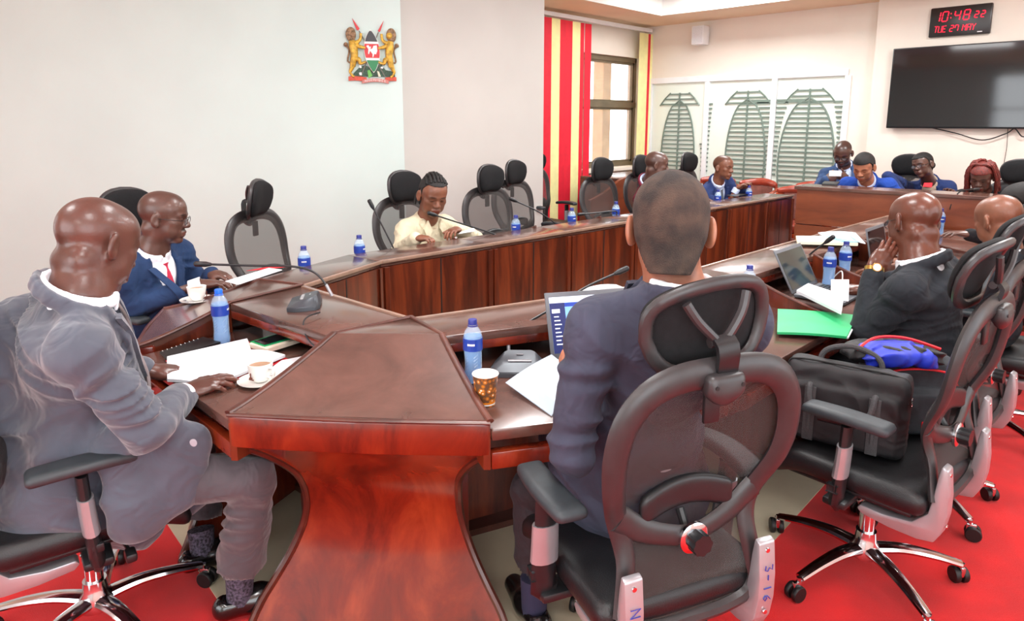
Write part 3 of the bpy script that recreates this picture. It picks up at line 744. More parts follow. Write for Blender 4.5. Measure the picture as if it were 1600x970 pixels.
# flared corner desks
def corner_desk(label, L, R, ml, mr, apex, mirror=False):
    L, R, ml, mr, apex = [np.array(p, float) for p in (L, R, ml, mr, apex)]
    c = (L+R)/2; u = (R-L)/np.linalg.norm(R-L); back = apex-c; back = back-u*(back@u); back /= np.linalg.norm(back); W2 = np.linalg.norm(R-L)/2
    t = thing('corner_desk', label, 'desk', (c[0], c[1], 0))
    loc = lambda p: (p[0]-c[0], p[1]-c[1])
    # sloped top with a soft concave rise
    K = 14; vs = []; fs = []
    zf = lambda q: 0.785+0.097*(q**1.35)
    for k in range(K+1):
        q = k/K; a = loc(L+(ml-L)*q); b = loc(R+(mr-R)*q); z = zf(q)
        for (p, z_) in ((a, z), (b, z), (b, z-0.03), (a, z-0.03)): vs.append((p[0], p[1], z_))
    for k in range(K):
        for j in range(4): fs.append((k*4+j, k*4+(j+1) % 4, k*4+4+(j+1) % 4, k*4+4+j))
    fs.append((0, 1, 2, 3)); fs.append((K*4+3, K*4+2, K*4+1, K*4))
    m = MB(); m.raw(vs, fs); m.build('sloped_top', WOODT, t)
    m = MB(); m.prism([loc(ml), loc(mr), loc(apex)], ZL-0.03, ZL+0.004, 0.002); m.build('rear_cap', WOODT, t)
    # side cheeks filling below the sloped top
    for (A, B, s_) in ((L, ml, 1), (R, mr, -1)):
        m = MB(); vs = []; fs = []
        for k in range(K+1):
            q = k/K; p = A+(B-A)*q; p1 = loc(p); p2 = loc(p+u*s_*0.02)
            for (pp, z_) in ((p1, 0.64), (p1, zf(q)-0.03), (p2, zf(q)-0.03), (p2, 0.64)): vs.append((pp[0], pp[1], z_))
        for k in range(K):
            for j in range(4): fs.append((k*4+j, k*4+(j+1) % 4, k*4+4+(j+1) % 4, k*4+4+j))
        fs.append((0, 1, 2, 3)); fs.append((K*4+3, K*4+2, K*4+1, K*4)); m.raw(vs, fs)
        m.build('cheek', WOODF, t, False)
    m = MB()
    for (A, B, ) in ((L, ml), (R, mr)):
        m.tube([(*loc(A+(B-A)*k/K), zf(k/K)+0.001) for k in range(K+1)], 0.011, 8, flat=(1, 0.6), up=(0, 0, 1))
    m.tube([(*loc(ml), ZL+0.003), (*loc(apex), ZL+0.006)], 0.009, 8, flat=(1, 0.6), up=(0, 0, 1)); m.tube([(*loc(mr), ZL+0.003), (*loc(apex), ZL+0.006)], 0.009, 8, flat=(1, 0.6), up=(0, 0, 1))
    m.tube([(*loc(L-back*0.0), 0.781), (*loc(c-back*0.012), 0.781), (*loc(R), 0.781)], 0.009, 8, flat=(1, 0.7), up=(0, 0, 1))
    m.build('edging', WOODE, t)
    # apron with rounded ends, bowed slightly
    m = MB(); A0 = []
    for k in range(9):
        q = -1+2*k/8; p = c+u*q*W2-back*0.014*(1-q*q); A0.append(loc(p))
    B0 = [loc(c+u*(1-2*k/8)*(W2-0.01)+back*0.06) for k in range(9)]
    m.prism(A0+B0, 0.680, 0.776, 0.006); m.build('apron', WOODP, t)
    # pedestal lofted through flaring sections
    sec = [(0.668, 0.365, 0.035), (0.655, 0.350, 0.05), (0.62, 0.318, 0.085), (0.57, 0.285, 0.13), (0.51, 0.258, 0.175), (0.44, 0.250, 0.21), (0.37, 0.252, 0.225), (0.30, 0.268, 0.225), (0.22, 0.302, 0.205), (0.14, 0.348, 0.175), (0.07, 0.39, 0.15), (0.0, 0.42, 0.12)]
    vs = []; fs = []; NX = 8
    depth = float((apex-c)@back)-0.06
    for (z, w, d) in sec:
        row = []
        for k in range(NX+1):
            q = -1+2*k/NX; row.append(c+u*q*w+back*(d-0.012*(1-q*q)))
        wb = min(w, 0.2)
        row += [c+u*wb+back*max(d+0.12, depth*0.75), c+u*0.03+back*depth, c-u*0.03+back*depth, c-u*wb+back*max(d+0.12, depth*0.75)]
        for p in row: vs.append((*loc(p), z))
    nr = NX+5
    for k in range(len(sec)-1):
        for j in range(nr): fs.append((k*nr+j, k*nr+(j+1) % nr, (k+1)*nr+(j+1) % nr, (k+1)*nr+j))
    fs.append(tuple(range(nr))); fs.append(tuple((len(sec)-1)*nr+j for j in range(nr))[::-1])
    m = MB(); m.raw(vs, fs); m.build('pedestal', WOODP, t)
    for s_ in (-1, 1):
        m = MB(); pts = [(*loc(c+u*s_*w+back*d), z) for (z, w, d) in sec]
        m.tube(spline(pts, 3), 0.013, 8)
        m.build('pedestal_edging', WOODE, t)
    return t
corner_desk('mahogany corner desk with sloping top and flared pedestal in the foreground centre', (-1.84, 0.742), (-1.264, 1.223), (-2.005, 1.19), (-1.725, 1.44), (-1.965, 1.493))
corner_desk('mahogany corner desk with sloping top between the grey-suited and navy-suited men', (-3.13, 1.02), (-2.66, 0.755), (-2.965, 1.39), (-2.665, 1.12), (-2.72, 1.47))

# brown end desk across the far end
ed = thing('end_desk', 'long high brown desk with a tall plain front closing the far end of the table', 'desk', (0, 0, 0))
EY, EX0, EX1, EZ = 6.2, -2.40, 1.2, 1.03
def ey(x): return EY+(x+2.40)*0.10
m = MB(); m.prism([(EX0, ey(EX0)), (EX1, ey(EX1)), (EX1, ey(EX1)+0.03), (EX0, ey(EX0)+0.03)], 0.69, EZ-0.03, 0); m.prism([(EX0, ey(EX0)), (EX1, ey(EX1)), (EX1, ey(EX1)+0.03), (EX0, ey(EX0)+0.03)], 0.03, 0.68, 0)
m.build('front_panel', WOODD, ed, False)
m = MB(); m.prism([(EX0-0.02, ey(EX0)-0.02), (EX1, ey(EX1)-0.02), (EX1, ey(EX1)+0.28), (EX0-0.02, ey(EX0)+0.28)], EZ-0.03, EZ, 0.005); m.build('top_ledge', WOODT, ed, False)
m = MB(); m.prism([(EX0, ey(EX0)+0.05), (EX1, ey(EX1)+0.05), (EX1, ey(EX1)+0.62), (EX0, ey(EX0)+0.62)], 0.72, 0.755, 0.004); m.build('worktop', WOODT, ed, False)
m = MB(); m.prism([(EX0, ey(EX0)+0.03), (EX0+0.03, ey(EX0)+0.03), (EX0+0.03, ey(EX0)+0.6), (EX0, ey(EX0)+0.6)], 0.0, 0.72, 0); m.prism([(EX0+0.0, ey(EX0)+0.008), (EX1, ey(EX1)+0.008), (EX1, ey(EX1)+0.03), (EX0, ey(EX0)+0.03)], 0.0, 0.03, 0); m.build('side_panel', WOODD, ed, False)
# second-row desk by the window
sd = thing('side_desk', 'low curved wooden desk behind the empty chair by the window blinds', 'desk', (0, 0, 0))
def seg_prism(mb, x0, x1, prof, y_is=True):
    vs = []; n = len(prof)
    for x in (x0, x1):
        for (y, z) in prof: vs.append((x, y, z))
    fs = [tuple(range(n)), tuple(range(2*n-1, n-1, -1))]+[(i, (i+1) % n, n+(i+1) % n, n+i) for i in range(n)]
    mb.raw(vs, fs)
m = MB(); prof = [(6.0, 0), (6.0, 0.74), (6.1, 0.76), (6.25, 0.80), (6.4, 0.86), (6.55, 0.93), (6.7, 0.96), (6.9, 0.96), (6.9, 0)]
seg_prism(m, -4.62, -4.58, prof); m.build('curved_end_panel', WOODD, sd, False)
m = MB(); m.box(-5.3, -4.62, 6.72, 7.9, 0.9, 0.93, 0.004); m.build('worktop', WOODT, sd)
m = MB(); m.box(-4.66, -4.62, 6.9, 7.9, 0.0, 0.9); m.build('front_panel', WOODD, sd, False)
m = MB(); m.box(-5.3, -4.66, 6.72, 6.76, 0.0, 0.9); m.box(-5.3, -4.66, 7.86, 7.9, 0, 0.9); m.build('side_panel', WOODD, sd, False)
# ================================================================== SWIVEL CHAIRS
def make_chair(label, loc, rz, group=None):
    """local frame: sitter faces +Y, castors on z=0"""
    t = thing('office_chair', label, 'chair', loc, rz, group)
    # five-star base
    m = MB(); m.lathe([(0.0, 0.075), (0.05, 0.075), (0.052, 0.11), (0.036, 0.135), (0.034, 0.17), (0.0, 0.17)], 20); m.build('base_hub', M_CHROME, t)
    for k in range(5):
        a = 2*PI*k/5+0.35; c, s = math.cos(a), math.sin(a)
        m = MB(); pts = spline([(0.03*c, 0.03*s, 0.105), (0.12*c, 0.12*s, 0.112), (0.22*c, 0.22*s, 0.10), (0.315*c, 0.315*s, 0.077)], 5)
        m.tube(pts, [0.030-0.012*i/(len(pts)-1) for i in range(len(pts))], 10, flat=(1.0, 0.62), up=(0, 0, 1))
        leg = m.build('base_leg', M_CHROME, t)
        M = T(0.32*c, 0.32*s, 0)@Rz(a+0.9*(k-2))
        m = MB(); m.lathe([(0.0, 0.064), (0.008, 0.064), (0.008, 0.08), (0, 0.08)], 8, T(0.32*c, 0.32*s, 0)); m.box(-0.012, 0.022, -0.008, 0.008, 0.03, 0.066, 0.004, M); m.build('caster_fork', M_CHROME, leg)
        m = MB()
        for q in (-1, 1):
            Mw = M@T(0.012, q*0.015, 0.029)@Rx(PI/2)
            m.lathe([(0.0, -0.009), (0.026, -0.009), (0.029, -0.005), (0.029, 0.005), (0.026, 0.009), (0, 0.009)], 18, Mw)
        m.build('caster', M_RUBBER, leg)
    m = MB(); m.lathe([(0.0, 0.16), (0.026, 0.16), (0.026, 0.24), (0.031, 0.245), (0.031, 0.262), (0.019, 0.27), (0.019, 0.38), (0, 0.38)], 18); m.build('gas_lift', M_CHROME, t)
    m = MB(); m.box(-0.1, 0.1, -0.13, 0.12, 0.365, 0.415, 0.015); m.box(-0.3, 0.3, -0.035, 0.04, 0.375, 0.40, 0.008); m.build('tilt_mechanism', M_BLACK, t)
    m = MB(); m.tube([(0.09, 0.05, 0.39), (0.2, 0.07, 0.385), (0.27, 0.08, 0.38)], 0.006, 8); m.box(0.26, 0.31, 0.065, 0.095, 0.365, 0.392, 0.008); m.build('lever', M_BLACK, t)
    # seat
    S = SDF((-0.29, -0.28, 0.38), (0.29, 0.31, 0.53), 0.012)
    S.box((0, 0.01, 0.452), (0.25, 0.25, 0.042), 0.036, None, 0.01)
    S.fn(lambda P: -(P[..., 2]-(0.492-0.10*np.maximum(P[..., 1]-0.12, 0)**1.3*2.2-0.012*np.cos(P[..., 0]*6))) , (-0.3, -0.3, 0.3), (0.3, 0.32, 0.6), 0.015, 'sub') if False else None
    V, Fc = S.mesh(); V = smooth_mesh(V, Fc, 3)
    V[:, 2] += np.where(V[:, 2] > 0.45, -0.016*np.exp(-((V[:, 0]/0.16)**2+((V[:, 1]+0.03)/0.16)**2)), 0)-0.05*np.clip((V[:, 1]-0.13)/0.13, 0, 1)**2
    quick_mesh('seat', V, Fc, M_LEATHER, t)
    m = MB(); m.box(-0.225, 0.225, -0.2, 0.2, 0.398, 0.418, 0.008); m.build('seat_pan', M_BLACK, t)
    # backrest frame; y follows a leaning, lumbar-curved profile
    def yb(z): return -0.235-0.20*max(0, z-0.62)**1.15*0.75+0.035*math.exp(-((z-0.68)/0.09)**2)-0.02*math.exp(-((z-0.42)/0.08)**2)
    half = [(0.0, 1.058), (0.10, 1.053), (0.175, 1.025), (0.222, 0.965), (0.238, 0.885), (0.232, 0.81), (0.212, 0.74), (0.186, 0.665), (0.176, 0.60), (0.186, 0.53), (0.198, 0.47)]
    loop = [(x, z) for x, z in half]+[(-x, z) for x, z in half[::-1][0:-1]]
    halfs = spline([(x, 0, z) for x, z in half], 4)
    for_ = [(p[0], yb(p[2]), p[2]) for p in halfs]; left = [(-p[0], yb(p[2]), p[2]) for p in halfs]
    m = MB(); path = left[::-1]+for_[1:]
    path = [(x, y, z) for x, y, z in path]
    rr = [0.026+0.010*min(1, max(0, (z-0.6)/0.4)) for x, y, z in path]
    m.tube(path, rr, 10, flat=(1.0, 0.5), up=(0, 1, 0))
    # crossbar sagging between the sides
    cb = spline([(-0.195, 0, 0.70), (-0.13, 0, 0.655), (-0.05, 0, 0.628), (0, 0, 0.622), (0.05, 0, 0.628), (0.13, 0, 0.655), (0.195, 0, 0.70)], 4)
    m.tube([(p[0], yb(p[2])-0.012*(1-(p[0]/0.2)**2), p[2]) for p in cb], [0.027+0.008*(abs(p[0])/0.2)**2 for p in cb], 10, flat=(1.0, 0.45), up=(0, 1, 0))
    bf = m.build('back_frame', M_FRAME, t)
    m = MB(); lo = spline([(-0.195, yb(0.47), 0.49), (-0.17, -0.24, 0.43), (-0.09, -0.235, 0.405), (0, -0.23, 0.4), (0.09, -0.235, 0.405), (0.17, -0.24, 0.43), (0.195, yb(0.47), 0.49)], 4)
    m.tube(lo, 0.019, 8); m.build('lower_rail', M_FRAME, bf)
    # mesh: upper and lower field
    zs = [p[2] for p in halfs][::-1]; xs = [p[0] for p in halfs][::-1]
    def hw(z): return float(np.interp(z, zs, xs))
    m = MB(); m.grid(lambda u, v: ((2*u-1)*hw(0.415+0.635*v if v > 0.08 else 0.47)*0.985, yb(0.415+0.635*v)+0.012+0.03*(1-(2*u-1)**2)*(0.35 if v < 0.3 else 1), 0.415+0.635*v), 12, 22); m.build('back_mesh', M_MESH, t)
    # lumbar pad, knob
    S = SDF((-0.17, -0.26, 0.64), (0.17, -0.14, 0.80), 0.009)
    S.box((0, -0.195, 0.715), (0.135, 0.014, 0.04), 0.014, None, 0.01); V, Fc = S.mesh(); V = smooth_mesh(V, Fc, 3); V[:, 1] -= 0.5*V[:, 0]**2*1.2-0.01; V[:, 2] += 0.03*np.cos(V[:, 0]*12)-0.02
    V[:, 1] -= 0.012
    quick_mesh('lumbar_pad', V, Fc, M_BLACK, t)
    yk = yb(0.62)-0.018; Mk = T(0.0, yk, 0.62)@Rx(PI/2)
    m = MB(); m.lathe([(0, 0.0), (0.036, 0.0), (0.040, 0.004), (0.040, 0.012), (0.034, 0.016), (0, 0.016)], 28, Mk); kn = m.build('knob_ring', M_CHROME, t)
    m = MB(); pr = []
    for j in range(32): r = 0.026+(0.0015 if j % 4 < 2 else -0.0012); pr.append((r*math.cos(2*PI*j/32), r*math.sin(2*PI*j/32)))
    m.prism(pr, 0.014, 0.046, 0.0, Mk); m.tube([(0, yk+0.02, 0.62), (0, yk+0.05, 0.665)], 0.011, 8); m.build('lumbar_knob', M_BLACK, kn)
    # silver brackets joining back to seat
    for s_ in (-1, 1):
        vs = []; prof = [(-0.262, 0.585), (-0.245, 0.592), (-0.238, 0.55), (-0.232, 0.49), (-0.222, 0.43), (-0.18, 0.385), (-0.10, 0.372), (-0.03, 0.374), (-0.02, 0.36), (-0.035, 0.345), (-0.12, 0.335), (-0.20, 0.335), (-0.245, 0.345), (-0.262, 0.38), (-0.272, 0.44), (-0.272, 0.50)]
        n = len(prof); xi, xo = s_*0.165, s_*0.215
        b = bmesh.new(); A = [b.verts.new((xi, y-0.018, z)) for y, z in prof]; B = [b.verts.new((xo, y-0.018, z)) for y, z in prof]
        b.faces.new(A); b.faces.new(B[::-1])
        for i in range(n): b.faces.new([A[i], B[i], B[(i+1) % n], A[(i+1) % n]])
        bmesh.ops.recalc_face_normals(b, faces=list(b.faces)); bmesh.ops.bevel(b, geom=list(b.edges), offset=0.005, segments=2, profile=0.5, affect='EDGES')
        m = MB(); m._merge(b); br = m.build('back_bracket', M_SILVER, t)
        for z, y in ((0.565, -0.2815), (0.40, -0.287)): m = MB(); m.lathe([(0, 0), (0.007, 0), (0.006, 0.003), (0, 0.003)], 12, T(s_*0.19, y, z)@Rx(PI/2)); m.build('screw', M_CHROME, br)
    # arms
    for s_ in (-1, 1):
        X = s_*0.285
        m = MB(); m.tube([(X-s_*0.02, 0.0, 0.385), (X, 0.0, 0.40), (X, -0.005, 0.46), (X, -0.012, 0.56), (X, -0.015, 0.66)], [0.030, 0.032, 0.031, 0.027, 0.026], 12, flat=(0.62, 1.15), up=(1, 0, 0)); arm = m.build('arm_post', M_BLACK, t)
        m = MB(); m.tube([(X, -0.006, 0.485), (X, -0.01, 0.54), (X, -0.012, 0.592)], [0.0335, 0.0325, 0.0315], 14, flat=(0.66, 1.15), up=(1, 0, 0)); m.build('arm_sleeve', M_SILVER, arm)
        m = MB(); m.box(X+s_*0.018, X+s_*0.034, -0.012, 0.018, 0.435, 0.46, 0.004); m.build('height_button', M_BLACK, arm)
        S = SDF((X-0.07, -0.17, 0.63), (X+0.07, 0.17, 0.73), 0.008)
        S.box((X, -0.005, 0.683), (0.044, 0.135, 0.017), 0.015, None, 0.01); V, Fc = S.mesh(); V = smooth_mesh(V, Fc, 2)
        V[:, 0] += s_*(-0.9)*(V[:, 1]**2)*1.0; q = (V[:, 0]-X); V[:, 0] = X+q*(1-0.9*np.clip(V[:, 1], 0, 1)); V[:, 2] += -0.6*(V[:, 1]**2)+0.004
        quick_mesh('arm_pad', V, Fc, mat('arm_pad_rubber', (44, 50, 54), 0.5, noise=0.06, nscale=40, bump=0.1, bscale=500), t)
    # headrest: curved pillow, rear ring with V struts, neck post and plate
    hy, hz = yb(1.06)-0.02, 1.150
    hp = thing('headrest', None, None); hp.parent = t; hp.location = (0, hy+0.055, hz); hp.rotation_euler = (math.radians(8), 0, 0)
    hp_m = MB()
    NR, NA = 9, 40
    def pp_(t, q):
        a, b_ = math.cos(q), math.sin(q); ex = 2/3.4
        aa = math.copysign(abs(a)**ex, a)*t; bb = math.copysign(abs(b_)**ex, b_)*t; w = 0.156-0.026*max(0, -bb)
        return aa*w, bb*0.102+0.008*math.cos(aa*3), aa, bb
    for sgn in (1, -1):
        vs = []; fs = []
        for i in range(NR+1):
            t_ = math.sin(PI/2*i/NR)
            for j in range(NA):
                x, z, aa, bb = pp_(t_, 2*PI*j/NA); e = math.sqrt(max(0, 1-t_**3.0))
                vs.append((x, 1.24*x*x+(0.040*e if sgn > 0 else -0.012*e)+0.014*bb+0.006, z))
        for i in range(NR):
            for j in range(NA):
                f = (i*NA+j, (i+1)*NA+j, (i+1)*NA+(j+1) % NA, i*NA+(j+1) % NA); fs.append(f if sgn > 0 else f[::-1])
        hp_m.raw(vs, fs)
    hp_m.build('headrest_pillow', M_FABRIC, hp)
    m = MB(); ring = []
    for k in range(32):
        q = 2*PI*k/32; a, b_ = math.cos(q), math.sin(q); ex = 2/3.2
        aa = math.copysign(abs(a)**ex, a); bb = math.copysign(abs(b_)**ex, b_); w = 0.152-0.026*max(0, -bb)
        x, z = aa*w, bb*0.098+0.008*math.cos(aa*3); ring.append((x, 1.24*x*x-0.010+0.014*bb, z))
    m.tube(ring+[ring[0]], 0.0175, 10, flat=(1, 0.75), up=(0, 1, 0))
    for s_ in (-1, 1): m.tube(spline([(s_*0.075, -0.012, 0.082), (s_*0.055, -0.03, 0.045), (s_*0.022, -0.042, 0.005), (0, -0.042, -0.02)], 4), 0.011, 8)
    m.tube([(-0.028, -0.04, -0.012), (0.028, -0.04, -0.012)], 0.012, 8); m.build('headrest_ring', M_FRAME, hp)
    m = MB(); w = 0.026
    path = [(0, -0.04, -0.005), (0, -0.062, -0.012), (0, -0.068, -0.03), (0, -0.066, -0.10), (0, -0.06, -0.14)]
    for i in range(len(path)-1): pass
    m.grid(lambda u, v: ((2*u-1)*w, *[float(np.interp(v, [0, .2, .35, .8, 1], [p[k] for p in path])) for k in (1, 2)]), 2, 14, 0.012); m.build('neck_post', M_BLACK, hp)
    S = SDF((-0.08, -0.06, 0.98), (0.08, 0.06, 1.12), 0.008)
    S.box((0, 0, 1.038), (0.05, 0.02, 0.026), 0.014, None, 0.01); S.ell((0, 0, 1.016), (0.04, 0.02, 0.03), None, 0.02)
    V, Fc = S.mesh(); V = smooth_mesh(V, Fc, 2); V[:, 1] += yb(1.06)-0.022
    pb = quick_mesh('neck_plate', V, Fc, M_FRAME, t)
    for s_ in (-1, 1): m = MB(); m.lathe([(0, 0), (0.005, 0), (0.005, 0.002), (0, 0.002)], 10, T(s_*0.034, yb(1.06)-0.042, 1.038)@Rx(PI/2)); m.build('screw', M_RUBBER, pb)
    m = MB(); m.box(-0.022, 0.022, yb(0.99)+0.0, yb(0.99)+0.012, 0.93, 1.02, 0.005, None); m.build('post_tongue', M_BLACK, t)
    return t

CH = [  # x, y, facing angle in degrees (0 = +Y, positive = turned to -X), label
    (-0.93, 1.46, 66, 'black mesh office chair marked N and 3-16 in the foreground centre, seen from behind'),
    (-0.62, 2.46, 85, 'black mesh office chair holding the laptop briefcase, beside the foreground chair on the right'),
    (-2.30, 0.47, -9, 'black office chair the grey-suited man sits on at the left edge'),
    (-0.64, 3.16, 86, 'black mesh office chair of the bald man resting his cheek on his hand'),
    (-0.56, 4.12, 90, 'black mesh office chair of the bald man at the right edge'),
    (-3.60, 1.21, -66, 'black office chair behind the navy-suited man with the red tie'),
    (-3.62, 1.93, -64, 'empty black mesh office chair with tilted headrest against the white wall, nearest on the left'),
    (-3.56, 2.88, -86, 'black mesh office chair the woman in the cream shirt sits on'),
    (-3.62, 3.74, -92, 'empty black mesh office chair beside the cream-shirted woman, nearer of the overlapping pair'),
    (-3.95, 4.38, -90, 'empty black mesh office chair, farther of the overlapping pair by the pale column'),
    (-4.93, 5.74, -90, 'black office chair half hidden by the edge of the pale column, before the red blinds'),
    (-3.62, 5.20, -95, 'empty black mesh office chair in front of the curved wooden side desk'),
    (-3.62, 5.90, -90, 'black office chair behind the man in the burgundy jacket'),
    (-3.60, 6.80, -90, 'empty black office chair between the burgundy-jacketed man and the far man in dark blue'),
    (-1.95, 7.72, 180, 'black office chair behind the man in the bright blue suit'),
    (-0.95, 7.35, 180, 'black office chair behind the woman with red braids'),
    (-0.42, 5.16, 92, 'black office chair of the black-haired person at the right edge'),
]
HZ = {6: (0.0, 0.32), }
chairs = []
for i, (x, y, a, lb) in enumerate(CH):
    if i == 0: c = make_chair(lb, (0, 0, 0), 0)
    else: c = copy_tree(chairs[0]); c['label'] = lb
    chairs.append(c)
for i, (x, y, a, lb) in enumerate(CH):
    chairs[i].location = (x, y, 0); chairs[i].rotation_euler = (0, 0, math.radians(a))
# headrests are turned or tilted a little, chair by chair
for i, (tx, tz) in {0: (6, -4), 1: (20, 0), 3: (16, 0), 6: (-10, 18), 7: (4, 6), 8: (0, 10), 9: (0, 12), 11: (0, 6)}.items():
    for ch in kids(chairs[i]):
        if ch.name.startswith('headrest'): ch.rotation_euler = (math.radians(8+tx), math.radians(-7 if i == 0 else 0), math.radians(tz))
# handwriting in blue ink on the two silver brackets of the foreground chair
brs = [c for c in kids(chairs[0]) if c.name.startswith('back_bracket')]
def ink(parent, text, x, y, z0, w, h, gap):
    m = MB(); z = z0
    for ch_ in text:
        for ln_ in FONT[ch_]:
            m.tube([(x+(p[1]-0.5)*w, y, z-p[0]*h) for p in ln_], 0.0014, 5)
        z -= gap
    m.build('handwriting', M_INK, parent)
brs.sort(key=lambda o: sum(v.co.x for v in o.data.vertices))
ink(brs[0], 'N', -0.19, -0.2915, 0.52, 0.026, 0.02, 0.03)
ink(brs[1], '3-16', 0.19, -0.2915, 0.53, 0.022, 0.017, 0.027)

# ================================================================== LEATHER ARMCHAIRS IN THE SECOND ROW
M_LRED = mat('red_brown_leather', (150, 58, 40), 0.3, noise=0.12, nscale=10, coat=0.3)
M_LPAD = mat('brown_leather_panel', (132, 84, 74), 0.5, noise=0.08, nscale=20)
def make_armchair(label, group=None):
    t = thing('armchair', label, 'armchair', (0, 0, 0), 0, group)
    def arc(R, a0, a1, z, n=14, sx=1.0, yo=0.0): return [(sx*R*math.sin(a0+(a1-a0)*k/n), yo-R*math.cos(a0+(a1-a0)*k/n), z) for k in range(n+1)]
    m = MB(); p = arc(0.31, -1.2, 1.2, 0.80); p = [(p[0][0], 0.22, 0.70)]+[(x, y, z-0.05*abs(x)/0.31+0.02) for x, y, z in p]+[(p[-1][0], 0.22, 0.70)]
    m.tube(spline(p, 3), 0.024, 10, flat=(1, 0.7), up=(0, 0, 1)); m.build('arm_rail', WOODA, t)
    m = MB(); p = arc(0.30, -0.95, 0.95, 0.84); q = spline([(x, y, z-0.03*abs(x)/0.3) for x, y, z in p], 2)
    m.tube(q, [0.02+0.026*math.sin(PI*i/(len(q)-1))**0.5 for i in range(len(q))], 12, flat=(0.8, 1.1), up=(0, 0, 1)); m.build('padded_top_rail', M_LRED, t)
    m = MB(); m.grid(lambda u, v: (0.27*math.sin(-0.75+1.5*u), -0.27*math.cos(-0.75+1.5*u)-0.01, 0.50+0.29*v), 12, 6, 0.03); m.build('back_panel', M_LPAD, t)
    m = MB(); m.box(-0.26, 0.26, -0.22, 0.26, 0.40, 0.49, 0.03); m.build('seat_cushion', M_LRED, t)
    m = MB(); m.box(-0.27, 0.27, -0.23, 0.27, 0.35, 0.40, 0.008); m.build('seat_frame', WOODA, t)
    for x in (-0.27, 0.27):
        for y in (-0.12, 0.0, 0.11): m = MB(); m.tube([(x*1.03, y, 0.39), (x*1.1, y, 0.74)], 0.014, 8); m.build('spindle', WOODA, t)
        m = MB(); m.tube([(x, 0.24, 0.0), (x, 0.24, 0.4), (x*1.06, 0.23, 0.70)], [0.018, 0.026, 0.022], 8); m.build('leg', WOODA, t)
        m = MB(); m.tube([(x*0.9, -0.27, 0.0), (x*0.86, -0.22, 0.4), (x*0.8, -0.23, 0.8)], [0.018, 0.024, 0.02], 8); m.build('leg', WOODA, t)
    return t
AC = [(-4.95, 8.25, 175, 'red-brown leather armchair under the window, left of the burgundy-jacketed man'), (-4.35, 8.3, 180, 'red-brown leather armchair mostly hidden behind the foreground head'),
      (-3.75, 8.2, 178, 'red-brown leather armchair right behind the far man in the dark blue suit'), (-2.96, 7.6, 186, 'dark red leather armchair with brown back panel, at the corner of the brown end desk'),
      (-3.05, 8.32, 182, 'red-brown leather armchair behind the one at the corner of the brown end desk'), (-5.35, 7.5, -90, 'wooden leather armchair beside the window by the curved side desk')]
ac0 = None
for i, (x, y, a, lb) in enumerate(AC):
    if i == 0: c = ac0 = make_armchair(lb)
    else: c = copy_tree(ac0); c['label'] = lb
    c.location = (x, y, 0); c.rotation_euler = (0, 0, math.radians(a))
# ================================================================== PEOPLE
def nrm(v): v = np.array(v, float); return v/np.linalg.norm(v)
def adir(deg): a = math.radians(deg); return np.array([-math.sin(a), math.cos(a), 0.0])
def skin(name, rgb, rough=0.42): return mat(name, rgb, rough, noise=0.07, nscale=14, attr='tint', bump=0.12, bscale=140, subs=0.06, coat=0.12)
def cloth(name, rgb, rough=0.8, noise=0.06, sheen=0.04): return mat(name, rgb, rough, noise=noise, nscale=9, bump=0.25, bscale=700, sheen=sheen, spec=0.25, crease=0.38)

def head_frame(yaw, pitch, roll):
    f = adir(yaw); r = np.array([f[1], -f[0], 0.0]); u = np.array([0, 0, 1.0])
    p = math.radians(pitch); f2 = f*math.cos(p)-u*math.sin(p); u2 = u*math.cos(p)+f*math.sin(p)
    q = math.radians(roll); r3 = r*math.cos(q)+u2*math.sin(q); u3 = u2*math.cos(q)-r*math.sin(q)
    return np.stack([r3, f2, u3], 1)

